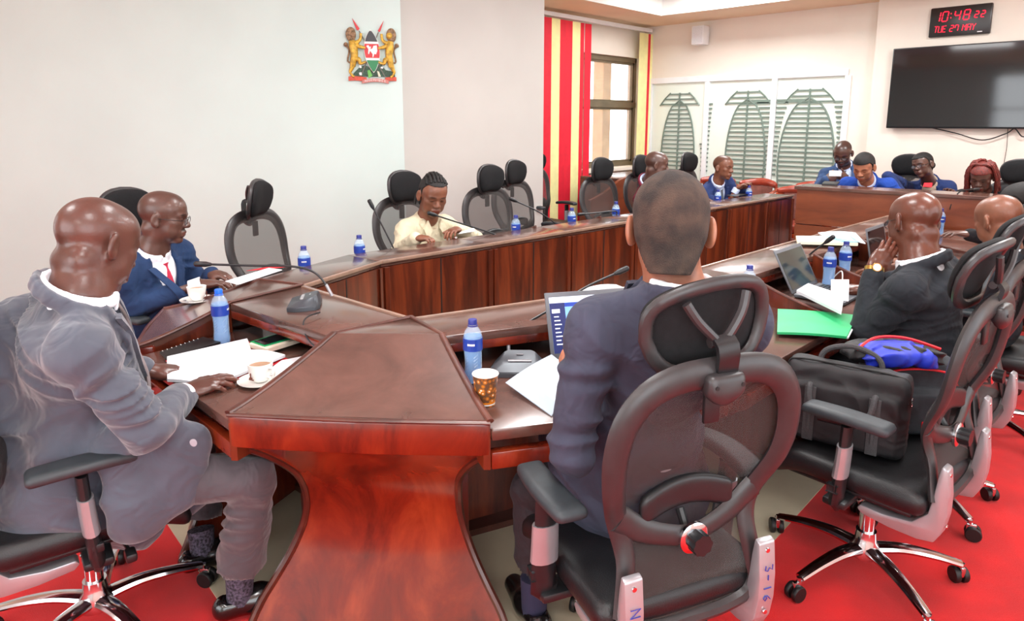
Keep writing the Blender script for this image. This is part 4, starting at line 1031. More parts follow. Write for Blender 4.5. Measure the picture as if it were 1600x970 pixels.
def head_sdf(S, Hc, M, s, N, fat=0.0, neck=0.056, female=False, beard=False):
    hp = lambda x, y, z: Hc+s*(M@np.array([x, y, z]))
    E = lambda c, r, k=0.02, mode='add': S.ell(hp(*c), np.array(r)*s, M, k*s, mode)
    C = lambda a, b, ra, rb, k=0.015, mode='add', flat=None: S.cap(hp(*a), hp(*b), ra*s, rb*s, k*s, flat, mode)
    E((0, -0.014, 0.038), (0.076, 0.097, 0.083), 0.0001)
    E((0, 0.035, 0.042), (0.064, 0.055, 0.062), 0.03)              # forehead
    E((0, 0.026, -0.03), (0.060+fat*0.006, 0.062, 0.072), 0.03)    # face
    E((0, 0.018, -0.072), (0.048+fat*0.008, 0.055, 0.034), 0.02)   # jaw
    E((0, 0.064, -0.096), (0.024, 0.022, 0.018), 0.02)             # chin
    for q in (-1, 1):
        E((q*0.044, 0.054, -0.014), (0.022, 0.020, 0.018), 0.02)   # cheekbone
        E((q*0.042, 0.040, -0.052), (0.020+fat*0.006, 0.028, 0.03), 0.02)
        C((q*0.012, 0.086, 0.022), (q*0.044, 0.072, 0.022), 0.010, 0.009, 0.014)
    C((0, 0.083, 0.012), (0, 0.102, -0.024), 0.009, 0.0135, 0.010)
    for q in (-1, 1): E((q*0.0135, 0.094, -0.028), (0.010, 0.012, 0.009), 0.006)
    for q in (-1, 1): E((q*0.031, 0.094, 0.004), (0.017, 0.014, 0.011), 0.012, 'sub')
    for q in (-1, 1):
        E((q*0.031, 0.072, 0.003), (0.0155, 0.0135, 0.0125), 0.004)                       # eyeball with lid
        C((q*0.018, 0.0835, 0.010), (q*0.044, 0.0765, 0.009), 0.0035, 0.003, 0.004)
    E((0, 0.078, -0.062), (0.028, 0.018, 0.020), 0.012)
    C((-0.020, 0.086, -0.058), (0.020, 0.086, -0.058), 0.0065, 0.0065, 0.004); C((-0.006, 0.092, -0.0565), (0.006, 0.092, -0.0565), 0.006, 0.006, 0.006)
    C((-0.017, 0.085, -0.071), (0.017, 0.085, -0.071), 0.0085, 0.0085, 0.004)
    S.cap(hp(-0.024, 0.094, -0.0645), hp(0.024, 0.094, -0.0645), 0.0016*s, 0.0016*s, 0.003*s, None, 'sub')
    # ears
    for q in (-1, 1):
        ye, ze = -0.012, -0.004
        Me = M@np.array([[math.cos(q*0.42), -math.sin(q*0.42), 0], [math.sin(q*0.42), math.cos(q*0.42), 0], [0, 0, 1]])
        S.ell(hp(q*0.082, ye-0.004, ze), np.array([0.0085, 0.019, 0.033])*s, Me, 0.008*s)
        S.ell(hp(q*0.0925, ye+0.003, ze+0.004), np.array([0.007, 0.011, 0.020])*s, Me, 0.005*s, 'sub')
        S.ell(hp(q*0.080, ye+0.004, ze-0.022), np.array([0.007, 0.010, 0.011])*s, Me, 0.008*s)
    # neck and nape
    nb = np.array(N, float)
    S.cap(hp(0, -0.018, -0.045), nb+(hp(0, -0.018, -0.045)-nb)*0.25, (neck+fat*0.008)*s, (neck+0.006+fat*0.012)*s, 0.025*s); S.cap(nb+(hp(0, -0.018, -0.045)-nb)*0.25, nb, (neck+0.006+fat*0.012)*s, 0.05, 0.02*s)
    if fat:
        C((-0.03, -0.056, -0.050), (0.03, -0.056, -0.050), 0.028, 0.028, 0.02)
    return hp

def hand_sdf(S, wr, d, n, side, curl=(0.35, 0.35, 0.4, 0.45), thumb=0.4, spread=1.0, s=1.0, fore=None):
    """wr wrist, d fingers direction, n back-of-hand normal, side +1 right -1 left"""
    d = nrm(d); n = np.array(n, float); n = nrm(n-d*(n@d))
    x = np.cross(n, d)*(1 if side > 0 else -1)
    P = lambda a, b, c: wr+s*(x*a+d*b+n*c)
    Mh = np.stack([x, d, n], 1)
    S.ell(P(0, 0.045, 0), np.array([0.040, 0.052, 0.0155])*s, Mh, 0.006*s)
    S.cap(P(0.0, -0.004, 0), P(0.0, 0.03, 0), 0.027*s, 0.028*s, 0.02*s, (n, 0.72))
    S.ell(P(0.026, 0.03, -0.008), np.array([0.017, 0.028, 0.015])*s, Mh, 0.014*s)
    L = [(0.028, 0.082, 0.072), (0.0095, 0.090, 0.080), (-0.0095, 0.087, 0.074), (-0.027, 0.078, 0.058)]
    tips = []
    for i, (xa, yb_, ln_) in enumerate(L):
        a = P(xa*0.96, yb_-0.014, 0.002); fan = spread*(0.16*(1.2-i*0.85))*0.6
        dirx = nrm(d+x*fan); c = curl[i]; ang = 0
        r = 0.0092 if i < 3 else 0.0080
        S.cap(P(xa*0.7, 0.035, 0.003), a, 0.010*s, r*1.08*s, 0.008*s)
        for j, (fr, cc) in enumerate(((0.45, c*0.7), (0.31, c*1.1), (0.24, c*0.8))):
            ang += cc; b = a+s*ln_*fr*(dirx*math.cos(ang)-n*math.sin(ang))
            S.cap(a, b, (r-0.0006*j)*s, (r-0.0006*(j+1))*s, 0.0025*s); a = b
        tips.append((a, dirx*math.cos(ang)-n*math.sin(ang)))
    a = P(0.030, 0.022, -0.006); td = nrm(d*0.75+x*0.75-n*0.25*thumb)
    b = a+s*0.034*td; S.cap(a, b, 0.0135*s, 0.0108*s, 0.010*s)
    td2 = nrm(td+(-x*0.35-n*0.2)*thumb*1.6); c_ = b+s*0.030*td2; S.cap(b, c_, 0.0105*s, 0.0088*s, 0.003*s)
    if fore is not None: S.cap(P(0, 0.0, 0), fore, 0.024*s, 0.022, 0.015*s)
    return P, tips, Mh

def ik(a, b, l1, l2, hint):
    a, b = np.array(a, float), np.array(b, float); v = b-a; L = np.linalg.norm(v)
    if L > (l1+l2)*0.995: k = L/(l1+l2)*1.006; l1 *= k; l2 *= k
    u = v/L; t = (l1*l1-l2*l2+L*L)/(2*L); h = math.sqrt(max(1e-6, l1*l1-t*t))
    hh = np.array(hint, float); hh = nrm(hh-u*(hh@u))
    return a+u*t+hh*h

def person(label, head, hyaw, hpitch, hroll, hs, pelvis, body, skinc, top, wr=None, wl=None, er=None, el=None, sw=0.2, girth=1.0, fat=0.0, neckdrop=0.0, N=None,
           style='suit', shirt=None, tie=None, hair=None, legs=None, trouser=None, hr=None, hl=None, res=2, tint=None, foldamp=0.004, lean=None, glasses=False, beard=False, skirt=0.0, sleeve=0.0, name='person', hscale=1.0, hair_kw=None, brow=0.03, drape=None, sdrop=0.088):
    """hr / hl = (finger direction, back normal, curls, thumb) ; res 0 nearest .. 3 farthest"""
    Hc = np.array(head, float); P0 = np.array(pelvis, float); M = head_frame(hyaw, hpitch, hroll)
    f = adir(body); r = np.array([f[1], -f[0], 0.0])
    if N is None:
        N = Hc+hs*(M@np.array([0, -0.045, -0.135])); N = N+np.array([0, 0, -0.012-neckdrop])
    N = np.array(N, float); u = nrm(N-P0); r = nrm(r-u*(r@u)); fw = nrm(np.cross(u, r)); MB_ = np.stack([r, fw, u], 1); H_ = np.linalg.norm(N-P0)
    base = np.array([P0[0], P0[1], 0.0])
    root = thing(name, label, 'person', base)
    hh = [0.0030, 0.0036, 0.0046, 0.0055][res]; hc = [0.0062, 0.0075, 0.009, 0.011][res]; hhand = [0.0022, 0.0026, 0.0036, 0.0045][res]
    B = lambda x, y, z: P0+MB_@np.array([x, y, z])      # torso frame, z from pelvis
    sR = N+r*sw-u*sdrop-fw*0.005; sL = N-r*sw-u*sdrop-fw*0.005
    if wr is None: wr = P0+r*0.16+f*0.40+np.array([0, 0, 0.22])
    if wl is None: wl = P0-r*0.16+f*0.40+np.array([0, 0, 0.22])
    wr, wl = np.array(wr, float), np.array(wl, float)
    if er is None: er = ik(sR, wr, 0.295, 0.262, r*0.55-np.array([0, 0, 1.0])-f*0.35)
    if el is None: el = ik(sL, wl, 0.295, 0.262, -r*0.55-np.array([0, 0, 1.0])-f*0.35)
    # ---------------- body: head, neck, trunk, hands in one mesh
    Vs, Fs, Cs, off = [], [], [], 0
    def addm(V, F_, col):
        nonlocal off
        Vs.append(V); Fs.append(F_+off); Cs.append(col); off += len(V)
    S = SDF(np.minimum(Hc, N)-0.19*hs, np.maximum(Hc, N)+0.17*hs, hh*hs)
    hp = head_sdf(S, Hc, M, hs, N-u*0.06, fat)
    S.cap(N-u*0.10-r*0.05, N-u*0.10+r*0.05, 0.045, 0.045, 0.04)
    if beard: S.ell(hp(0, 0.045, -0.085), np.array([0.045, 0.045, 0.03])*hs, M, 0.01)
    V, F_ = S.mesh(); V = smooth_mesh(V, F_, 1, 0.4)
    q = (V-Hc)@M/hs; X, Y, Z = q[:, 0], q[:, 1], q[:, 2]
    col = np.ones((len(V), 4)); 
    def mask(d, w=0.004): return np.clip(-d/w+0.5, 0, 1)[:, None]
    def mixc(mk, c): col[:, :3] = col[:, :3]*(1-mk)+np.array(c)*mk
    # lips, brows, moustache, stubble, scalp tone
    lip = np.sqrt((X/0.025)**2+((Z+0.0645)/0.014)**2)-1; mixc(mask(np.maximum(lip, (0.078-Y)*20), 0.3), (1.0, 0.72, 0.74) if (tint or {}).get('lips') is None else tint['lips'])
    bw = np.sqrt(((np.abs(X)-0.032)/0.019)**2+((Z-0.026+0.2*(np.abs(X)-0.03)**2*8)/0.0048)**2)-1; mixc(mask(np.maximum(bw, (0.05-Y)*20), 0.5)*0.85, (0.16, 0.15, 0.15))
    eye = np.sqrt(((np.abs(X)-0.031)/0.0125)**2+((Z-0.001)/0.0035)**2)-1; mixc(mask(np.maximum(eye, (0.07-Y)*20), 0.6)*0.9, (0.22, 0.18, 0.17))
    if tint:
        if 'moustache' in tint:
            mu = np.sqrt((X/0.026)**2+((Z+0.045)/0.008)**2)-1; mixc(mask(np.maximum(mu, (0.075-Y)*20), 0.4)*tint['moustache'], (0.14, 0.13, 0.13))
        if 'beard' in tint:
            bd = np.where((Z < -0.045) & (Y > 0.0) & (Z > -0.125), 1.0, 0.0)[:, None]; bd = bd*(1-mask(np.maximum(lip, (0.078-Y)*20), 0.3)); mixc(bd*tint['beard'], (0.25, 0.24, 0.24))
        if 'scalp' in tint:   # (strength, colour, hairline height at the front)
            st, sc, hz = tint['scalp']
            line = hz-0.045*np.clip((0.04-Y)/0.05, 0, 1)-0.075*np.clip((-0.01-Y)/0.05, 0, 1)
            k_ = np.clip((Z-line)/0.012, 0, 1)[:, None]*(1-np.clip((np.abs(X)-0.082)/0.004, 0, 1)[:, None]); mixc(k_*st, sc)
    addm(V, F_, col)
    for (w_, e_, side, hd) in ((wr, er, 1, hr), (wl, el, -1, hl)):
        if hd is False: continue
        fd = nrm(w_-e_)
        if hd is None: hd = (fd*0.6+f*0.4+np.array([0, 0, -0.05]), (0, 0, 1), (0.3, 0.3, 0.35, 0.4), 0.5)
        S = SDF(w_-0.20*hscale, w_+0.21*hscale, hhand)
        hand_sdf(S, w_, hd[0], hd[1], side, hd[2], hd[3], hd[4] if len(hd) > 4 else 1.0, hscale, w_-fd*0.09)
        V, F_ = S.mesh()
        if len(V):
            V = smooth_mesh(V, F_, 1, 0.35); c_ = np.ones((len(V), 4)); pal = nrm(hd[1])
            dn = (V-w_)@pal; c_[:, :3] *= 1+np.clip(-dn/0.01, 0, 1)[:, None]*np.array([0.32, 0.30, 0.30]); addm(V, F_, c_)
    lo = np.minimum.reduce([P0, N, sR, sL])-0.2; hi = np.maximum.reduce([P0, N, sR, sL])+0.2
    S = SDF(lo, hi, 0.014)
    S.ell(B(0, 0, 0.03), (0.15*girth, 0.11*girth, 0.12), MB_, 0.03); S.cap(B(0, 0.01, 0.12), B(0, 0.0, H_-0.16), 0.12*girth, 0.12, 0.04, (fw, 0.74)); S.cap(sR-u*0.02, sL-u*0.02, 0.035, 0.035, 0.04); S.cap(N-u*0.12, N-u*0.04, 0.045, 0.045, 0.04)
    V, F_ = S.mesh(); addm(V, F_, np.ones((len(V), 4)))
    quick_mesh('body', np.concatenate(Vs), np.concatenate(Fs), skinc, root, base, np.concatenate(Cs))
    # eyes
    m = MB()
    # ---------------- jacket / blouse
    shirtm = shirt or M_WHITE; rn = max(0.060, (0.064+fat*0.012)*hs+0.001)
    pts = [P0, N, sR, sL, np.array(er), np.array(el), wr, wl]
    lo = np.minimum.reduce(pts)-0.2-skirt; hi = np.maximum.reduce(pts)+0.16
    S = SDF(lo, hi, hc)
    gx = 1.0+0.55*(girth-1)
    S.ell(B(0, 0.00, 0.03), (0.185*girth, 0.15*girth, 0.15), MB_, 0.01)
    S.ell(B(0, 0.025*girth, 0.17), (0.170*girth, 0.142*girth, 0.17), MB_, 0.05)
    S.ell(B(0, 0.004, H_*0.64), ((sw-0.03)*gx, 0.128*gx, 0.19), MB_, 0.05)
    S.ell(B(0, -0.02, H_-0.13), ((sw-0.02)*gx, 0.098*gx, 0.09), MB_, 0.04)
    for (s_, e_, w_, q) in ((sR, np.array(er), wr, 1), (sL, np.array(el), wl, -1)):
        S.ell(s_-u*0.005, (0.056*gx, 0.064*gx, 0.060), MB_, 0.05)
        S.cap(N-u*0.03+r*q*0.05-fw*0.014, s_+u*0.006, 0.036, 0.054, 0.05)
        La = np.linalg.norm(e_-s_); Lf = np.linalg.norm(w_-e_)
        S.cap(s_-u*0.01, e_, 0.063*gx, 0.054*gx, 0.035, None, 'add', (foldamp*1.3, 95, La, 0.11, q))
        we = e_+(w_-e_)*(1-(0.012+sleeve)/Lf)
        S.cap(e_, we, 0.054*gx, 0.041, 0.02, None, 'add', (foldamp*1.2, 100, 0.0, 0.11, 2+q))
    for dr in (drape or []): S.cap(np.array(dr[0]), np.array(dr[1]), dr[2], dr[3], 0.05, dr[4] if len(dr) > 4 else None)
    if style in ('suit', 'suit_open'):
        zb = H_*0.44; zt_ = H_-0.02
        if skirt:
            S.ell(B(0, 0.02, -0.03), (0.215*girth, 0.20*girth, 0.14+skirt*0.3), MB_, 0.06)
            S.cap(B(0.10, 0.05, 0.02), B(0.12, 0.30, -0.06), 0.115*girth, 0.10, 0.05, (u, 0.8)); S.cap(B(-0.10, 0.05, 0.02), B(-0.12, 0.26, -0.06), 0.115*girth, 0.10, 0.05, (u, 0.8))
            S.cap(B(0.17, -0.02, -0.02), B(0.18, 0.16, -0.14), 0.09, 0.075, 0.05, (r, 0.5))
        def vcut(Pt):
            qv = (Pt-P0.astype(np.float32))@MB_.astype(np.float32); t = (qv[..., 2]-zb)/(zt_-zb)
            w_ = 0.004+0.078*np.clip(t, 0, 1.3)
            return np.maximum(np.maximum(np.abs(qv[..., 0])-w_, -qv[..., 1]+0.02), (zb-qv[..., 2]))
        S.folds(foldamp, seed=len(label))
        S.fn(vcut, B(0, 0.1, H_*0.6)-0.36, B(0, 0.1, H_*0.6)+0.36, 0.004, 'sub')
        # collar and lapels lie on the chest
        ring = []
        for k in range(13):
            a = -2.3+4.6*k/12; ring.append(N+r*(rn+0.013)*math.sin(a)-fw*((rn+0.010)*math.cos(a)+0.004)+u*(0.012+0.022*math.cos(a)-0.03*(1-math.cos(a))*0.6)+fw*0.0)
        for k in range(12): S.cap(ring[k], ring[k+1], 0.0125, 0.0125, 0.006); S.cap(ring[k]-u*0.018, ring[k+1]-u*0.018+0.0*r, 0.016, 0.016, 0.008)
        for q in (-1, 1):
            yc = 0.128*gx*0.80+0.0
            a_ = B(q*0.070, 0.055, H_-0.02); b_ = B(q*0.088, yc*0.98, H_-0.12); c_ = B(q*0.052, yc*1.14+0.012*girth, H_*0.60); d_ = B(q*0.012, 0.142*girth+0.012, zb)
            S.cap(a_, b_, 0.016, 0.024, 0.006, (fw, 0.42)); S.cap(b_, c_, 0.026, 0.022, 0.006, (fw, 0.36)); S.cap(c_, d_, 0.021, 0.009, 0.006, (fw, 0.4))
    else:
        S.folds(foldamp, seed=len(label))
        for q in (-1, 1):
            a_ = N+r*q*0.05-fw*0.03+u*0.005; b_ = N+r*q*0.066+fw*0.062-u*0.03; c_ = N+r*q*0.062+fw*0.100-u*0.095
            S.cap(a_, b_, 0.016, 0.026, 0.004, (r, 0.45)); S.cap(b_, c_, 0.030, 0.012, 0.003, (fw, 0.35))
        S.cap(N+r*0.05-fw*0.035+u*0.005, N-r*0.05-fw*0.035+u*0.005, 0.016, 0.016, 0.01)
        S.cap(N+fw*0.09-u*0.04, N+fw*0.03+u*0.06, 0.030, 0.040, 0.004, None, 'sub')
    V, F_ = S.mesh(); V = smooth_mesh(V, F_, 2, 0.4)
    jk = quick_mesh('jacket' if style.startswith('suit') else 'blouse', V, F_, top, root, base)
    qV = (V-P0)@MB_
    def surf(x, z, off):
        mk = (np.abs(qV[:, 0]-x) < 0.016) & (np.abs(qV[:, 2]-z) < 0.016) & (qV[:, 1] > -0.02)
        y = qV[mk, 1].max() if mk.any() else 0.08
        return B(x, y+off, z)-base
    if res < 3:
        for q in (-1, 1):
            m = MB()
            if style.startswith('suit'):
                z1_, z0_ = H_-0.045, H_*0.45; K = 10
                def lap(a_, b_):
                    z = z1_+(z0_-z1_)*a_; xi = 0.006+0.074*(z-H_*0.44)/(H_*0.54); wd = 0.012+0.055*(1-a_)**0.8 if a_ > 0.22 else 0.034
                    return surf(q*(xi+wd*b_-0.004), z+0.018*b_*(1 if a_ > 0.22 else 0), 0.004)
                G = [[lap(i/K, j/2) for j in range(3)] for i in range(K+1)]
            else:
                K = 5
                def lap(a_, b_):
                    x0, z0_ = 0.050-0.020*a_, H_-0.005-0.055*a_; x1, z1_ = 0.088-0.022*a_, H_-0.055-0.075*a_
                    return surf(q*(x0+(x1-x0)*b_), z0_+(z1_-z0_)*b_, 0.017)
                G = [[lap(i/K, j/3) for j in range(4)] for i in range(K+1)]
            nj = len(G[0]); vs = [np.array(p_) for row in G for p_ in row]; nv = len(vs)
            for s_ in range(2):        # relax so the flap lies flat
                vv = [v.copy() for v in vs]
                for i in range(1, K):
                    for j in range(nj): vv[i*nj+j] = (vs[(i-1)*nj+j]+vs[i*nj+j]*2+vs[(i+1)*nj+j])/4
                vs = vv
            vs = [v+fw*0.003 for v in vs]+[v-fw*0.012 for v in vs]; fs = []
            for i in range(K):
                for j in range(nj-1): a0 = i*nj+j; fs.append((a0, a0+1, a0+nj+1, a0+nj)); fs.append((nv+a0, nv+a0+nj, nv+a0+nj+1, nv+a0+1))
            ed = [j for j in range(nj)]+[i*nj+nj-1 for i in range(1, K+1)]+[K*nj+j for j in range(nj-2, -1, -1)]+[i*nj for i in range(K-1, 0, -1)]
            for k in range(len(ed)): fs.append((ed[k], nv+ed[k], nv+ed[(k+1) % len(ed)], ed[(k+1) % len(ed)]))
            m.raw(vs, fs); m.build('lapel' if style.startswith('suit') else 'collar_flap', top, jk)
    # ---------------- shirt with collar and cuffs
    if style.startswith('suit'):
        S = SDF(np.minimum.reduce([P0, N, sR, sL])-0.16, np.maximum.reduce([P0, N, sR, sL])+0.12, max(0.005, hc*0.85))
        S.ell(B(0, 0.020*girth, 0.17), (0.155*girth, 0.132*girth, 0.17), MB_, 0.01)
        S.ell(B(0, 0.002, H_*0.64), ((sw-0.045)*gx, 0.119*gx, 0.18), MB_, 0.05)
        S.cap(B(0, -0.01, H_-0.15), N-u*0.04, 0.085, 0.066, 0.04)
        ring = []
        for k in range(17):
            a = -2.9+5.8*k/16; ring.append(N+r*rn*math.sin(a)-fw*(rn*math.cos(a)-0.002)+u*(0.012+0.024*math.cos(a)))
        for k in range(16): S.cap(ring[k], ring[k+1], 0.0085, 0.0085, 0.004, None); S.cap(ring[k]-u*0.016, ring[k+1]-u*0.016, 0.011, 0.011, 0.004, None)
        for q in (-1, 1): S.cap(ring[0] if q < 0 else ring[-1], ring[0 if q < 0 else -1]-u*0.035+r*q*0.022*(-1 if q < 0 else 1)*(1 if q > 0 else -1), 0.011, 0.006, 0.003)
        V, F_ = S.mesh(); V = smooth_mesh(V, F_, 1, 0.4)
        sh = quick_mesh('shirt', V, F_, shirtm, root, base)
        for (e_, w_) in ((np.array(er), wr), (np.array(el), wl)):
            m = MB(); d_ = nrm(w_-e_); m.tube([w_-d_*0.05-base, w_-d_*(sleeve-0.004)-base, w_-d_*(sleeve-0.006)-base], [0.036, 0.0365, 0.033], 18, caps=False); m.build('cuff', shirtm, sh)
        if tie:
            m = MB()
            kn = B(0, 0.082*gx, H_-0.045)
            pth = [kn-base, B(0, 0.108*gx, H_-0.10)-base, B(0, 0.122*gx+0.008, H_*0.68)-base, B(0, 0.130*girth+0.022, H_*0.52)-base, B(0, 0.136*girth+0.026, H_*0.38)-base]
            m.tube(spline(pth, 4), [0.020, 0.013, 0.012, 0.013, 0.014, 0.017, 0.018, 0.020, 0.022, 0.023, 0.025, 0.026, 0.028, 0.029, 0.030, 0.031, 0.032][:len(spline(pth, 4))], 10, flat=(1.0, 0.35), up=tuple(fw))
            m.build('tie', tie, root)
    elif style == 'blouse':
        m = MB()
        for k in range(4): m.lathe([(0, 0), (0.006, 0), (0.005, 0.003), (0, 0.004)], 10, T(*(B(0, 0.145*gx-0.012*abs(k-1.5), H_*0.80-0.07*k)-base)))
        m.build('button', mat('shirt_button', (220, 205, 180), 0.3), jk)
    # ---------------- legs
    if legs:
        S = SDF(np.minimum.reduce([np.array(p) for p in legs['pts']]+[P0])-0.16, np.maximum.reduce([np.array(p) for p in legs['pts']]+[P0])+0.16, max(hc, 0.008))
        kR, aR, kL, aL = [np.array(p, float) for p in legs['pts']]
        S.ell(P0, (0.17*girth, 0.14, 0.12), MB_, 0.02)
        lw = legs.get('w', 1.0)
        for (hj, k_, a_) in ((P0+r*0.09, kR, aR), (P0-r*0.09, kL, aL)):
            S.cap(hj, k_, 0.098*lw, 0.072*lw, 0.03, None, 'add', (foldamp*1.3, 80, np.linalg.norm(k_-hj), 0.12, 1))
            S.cap(k_, a_, 0.070*lw, 0.072*lw*legs.get('hem', 0.9), 0.02, None, 'add', (foldamp*0.9, 70, 0.0, 0.14, 3))
        S.folds(foldamp, 3)
        for a_, k_ in ((aR, kR), (aL, kL)):
            d_ = nrm(a_-k_); S.cap(a_+d_*0.02, a_+d_*0.2, 0.12, 0.12, 0.003, None, 'sub')
        V, F_ = S.mesh(); V = smooth_mesh(V, F_, 2, 0.4); quick_mesh('trousers', V, F_, trouser or top, root, base)
        for a_, k_, fd in ((aR, kR, legs['toe'][0]), (aL, kL, legs['toe'][1])):
            fd = nrm(fd); fr = np.array([fd[1], -fd[0], 0]); g0 = np.array([a_[0], a_[1], 0.0])
            m = MB(); m.tube([g0+np.array([0, 0, 0.055])-base, a_-nrm(a_-k_)*0.05-base], [0.040, 0.045], 14); m.build('sock', legs.get('sock', M_BLACK), root)
            S = SDF(g0-0.13, g0+np.array([0.3, 0.3, 0.14]), 0.007) if False else SDF(np.minimum(g0-fd*0.1, g0+fd*0.26)-0.08, np.maximum(g0-fd*0.1, g0+fd*0.26)+np.array([0.08, 0.08, 0.14]), 0.007)
            S.cap(g0-fd*0.045+np.array([0, 0, 0.05]), g0+fd*0.06+np.array([0, 0, 0.05]), 0.041, 0.046, 0.02, (fr, 0.95))
            S.cap(g0+fd*0.05+np.array([0, 0, 0.045]), g0+fd*0.175+np.array([0, 0, 0.034]), 0.046, 0.036, 0.02, (np.array([0, 0, 1.0]), 0.85))
            S.cap(g0-fd*0.02+np.array([0, 0, 0.10]), g0-fd*0.02+np.array([0, 0, 0.16]), 0.037, 0.04, 0.004, None, 'sub')
            S.clip(g0+np.array([0, 0, 0.004]), (0, 0, -1))
            V, F_ = S.mesh(); V = smooth_mesh(V, F_, 1, 0.4); quick_mesh('shoe', V, F_, mat('black_shoe_leather', (20, 18, 18), 0.22, coat=0.6, noise=0.1), root, base)
    # ---------------- spectacles
    if glasses:
        m = MB(); g = lambda x, y, z: hp(x, y, z)-base
        for q in (-1, 1):
            ring = [g(q*0.031+0.022*math.cos(t), 0.101-0.10*(0.022*abs(math.cos(t)))*0, -0.002+0.016*math.sin(t)) for t in [2*PI*k/16 for k in range(16)]]
            m.tube(ring+[ring[0]], 0.0013*hs*(1.0 if res < 2 else 1.6), 6)
            m.tube([g(q*0.053, 0.100, 0.002), g(q*0.074, 0.06, 0.004), g(q*0.083, -0.006, 0.006)], 0.0014*hs*(1 if res < 2 else 1.6), 6)
        m.tube([g(-0.009, 0.101, 0.0), g(0, 0.104, 0.004), g(0.009, 0.101, 0.0)], 0.0014*hs, 6)
        sp_ = m.build('spectacles', mat('spectacle_frame', (40, 34, 34), 0.3, metal=0.4), root)
        m = MB()
        for q in (-1, 1): m.raw([g(q*0.031+0.021*math.cos(t), 0.101, -0.002+0.015*math.sin(t)) for t in [2*PI*k/16 for k in range(16)]], [tuple(range(16))])
        m.build('lens', M_SPECS, sp_, False)
    if hair: hair(root, base, hp, M, hs, Hc, hh, hair_kw or {})
    return root, dict(N=N, hp=hp, M=M, B=B, base=base, r=r, fw=fw, u=u, er=er, el=el)

# ---------------- hair styles
M_HAIR = mat('black_hair', (24, 21, 20), 0.7, noise=0.2, nscale=60, bump=0.6, bscale=260)
M_BUZZ = mat('short_brown_black_hair', (44, 37, 34), 0.95, noise=0.0, nscale=20, rgb2=(76, 60, 51), bump=0.7, bscale=330)
M_REDH = mat('dark_red_braids', (96, 30, 22), 0.6, noise=0.25, nscale=70, bump=0.7, bscale=200)
def hair_cap(root, base, hp, M, s, Hc, h, kw):
    """short hair: a thin cap over the skull, cut at the hairline"""
    th = kw.get('th', 0.004); line = kw.get('line', 0.055); back = kw.get('back', -0.07); m_ = kw.get('mat', M_HAIR)
    S = SDF(hp(0, 0, 0.03)-0.15*s, hp(0, 0, 0.03)+0.15*s, h*s)
    S.ell(hp(0, -0.014, 0.038), np.array([0.076+th, 0.097+th, 0.083+th])*s, M, 0.0001)
    S.ell(hp(0, 0.035, 0.042), np.array([0.064+th, 0.055+th, 0.062+th])*s, M, 0.03*s)
    if kw.get('nape', True): S.cap(hp(0, -0.03, -0.02), hp(0, -0.035, back-0.01), (0.066+th)*s, (0.052+th*0.3)*s, 0.03*s)
    if kw.get('high'): S.ell(hp(0, 0.012, 0.085), np.array([0.060, 0.080, 0.045+kw['high']])*s, M, 0.02*s)
    def cut(P):
        q = (P-Hc.astype(np.float32))@M.astype(np.float32)/s
        ln_ = line-0.042*np.clip((0.045-q[..., 1])/0.03, 0, 1)-(0.028+line-0.055)*np.clip((0.02-q[..., 1])/0.02, 0, 1)+(back+0.0)*np.clip((-0.015-q[..., 1])/0.05, 0, 1)
        return (q[..., 2]-ln_)*s*0.8
    S.fn(lambda P: -cut(P)*-1.0, hp(0, 0, 0)-0.2*s, hp(0, 0, 0)+0.2*s, 0.003, 'sub') if False else None
    X, Y, Z = np.meshgrid(*S.ax, indexing='ij'); P = np.stack([X, Y, Z], -1).astype(np.float32)
    S.F = np.maximum(S.F, -cut(P))
    for q in (-1, 1): S.ell(hp(q*0.086, -0.012, 0.0), np.array([0.02, 0.024, 0.040])*s, M, 0.004, 'sub')
    if kw.get('rows'):   # braided rows running back over the head
        q = (P-Hc.astype(np.float32))@M.astype(np.float32)/s
        S.F = S.F+(0.0045*s*np.abs(np.sin(q[..., 0]*s*kw['rows'])))*(np.abs(S.F) < 0.03)-0.002*s
    V, F_ = S.mesh(); V = smooth_mesh(V, F_, 1, 0.4); quick_mesh('hair', V, F_, m_, root, base)
def hair_bun(root, base, hp, M, s, Hc, h, kw):
    hair_cap(root, base, hp, M, s, Hc, h, kw)
    S = SDF(hp(0, -0.12, 0.0)-0.1*s, hp(0, -0.12, 0.0)+0.1*s, h*s)
    c = kw.get('bun', (0, -0.115, -0.01)); S.ell(hp(*c), np.array([0.038, 0.030, 0.036])*s, M, 0.01); S.folds(0.004, 2)
    V, F_ = S.mesh(); quick_mesh('hair_bun', smooth_mesh(V, F_, 1), F_, kw.get('mat', M_HAIR), root, base)
def hair_cornrow(root, base, hp, M, s, Hc, h, kw):
    hair_cap(root, base, hp, M, s, Hc, h, dict(line=0.088, back=-0.045, th=0.004))
    m = MB()
    for k in range(7):
        x = (k-3)*0.0205; pts = []
        for j in range(12):
            a = 0.80+1.9*j/11; R1 = math.sqrt(max(0.2, 1-(x/0.085)**2))
            pts.append(hp(x*(1-0.35*j/11), -0.012+0.098*R1*math.cos(a), 0.040+0.096*R1*math.sin(a))-base)
        m.tube(spline(pts, 2), [0.0085*s*(1+0.18*math.sin(1.7*i)) for i in range(23)], 8)
    for k in range(5):
        x = (k-2)*0.022; pts = [hp(x*0.7, -0.105, 0.0)-base, hp(x*1.3, -0.118, -0.045)-base, hp(x*1.5, -0.10, -0.10)-base]; m.tube(spline(pts, 4), 0.008*s, 6)
    m.build('braid', M_HAIR, root)
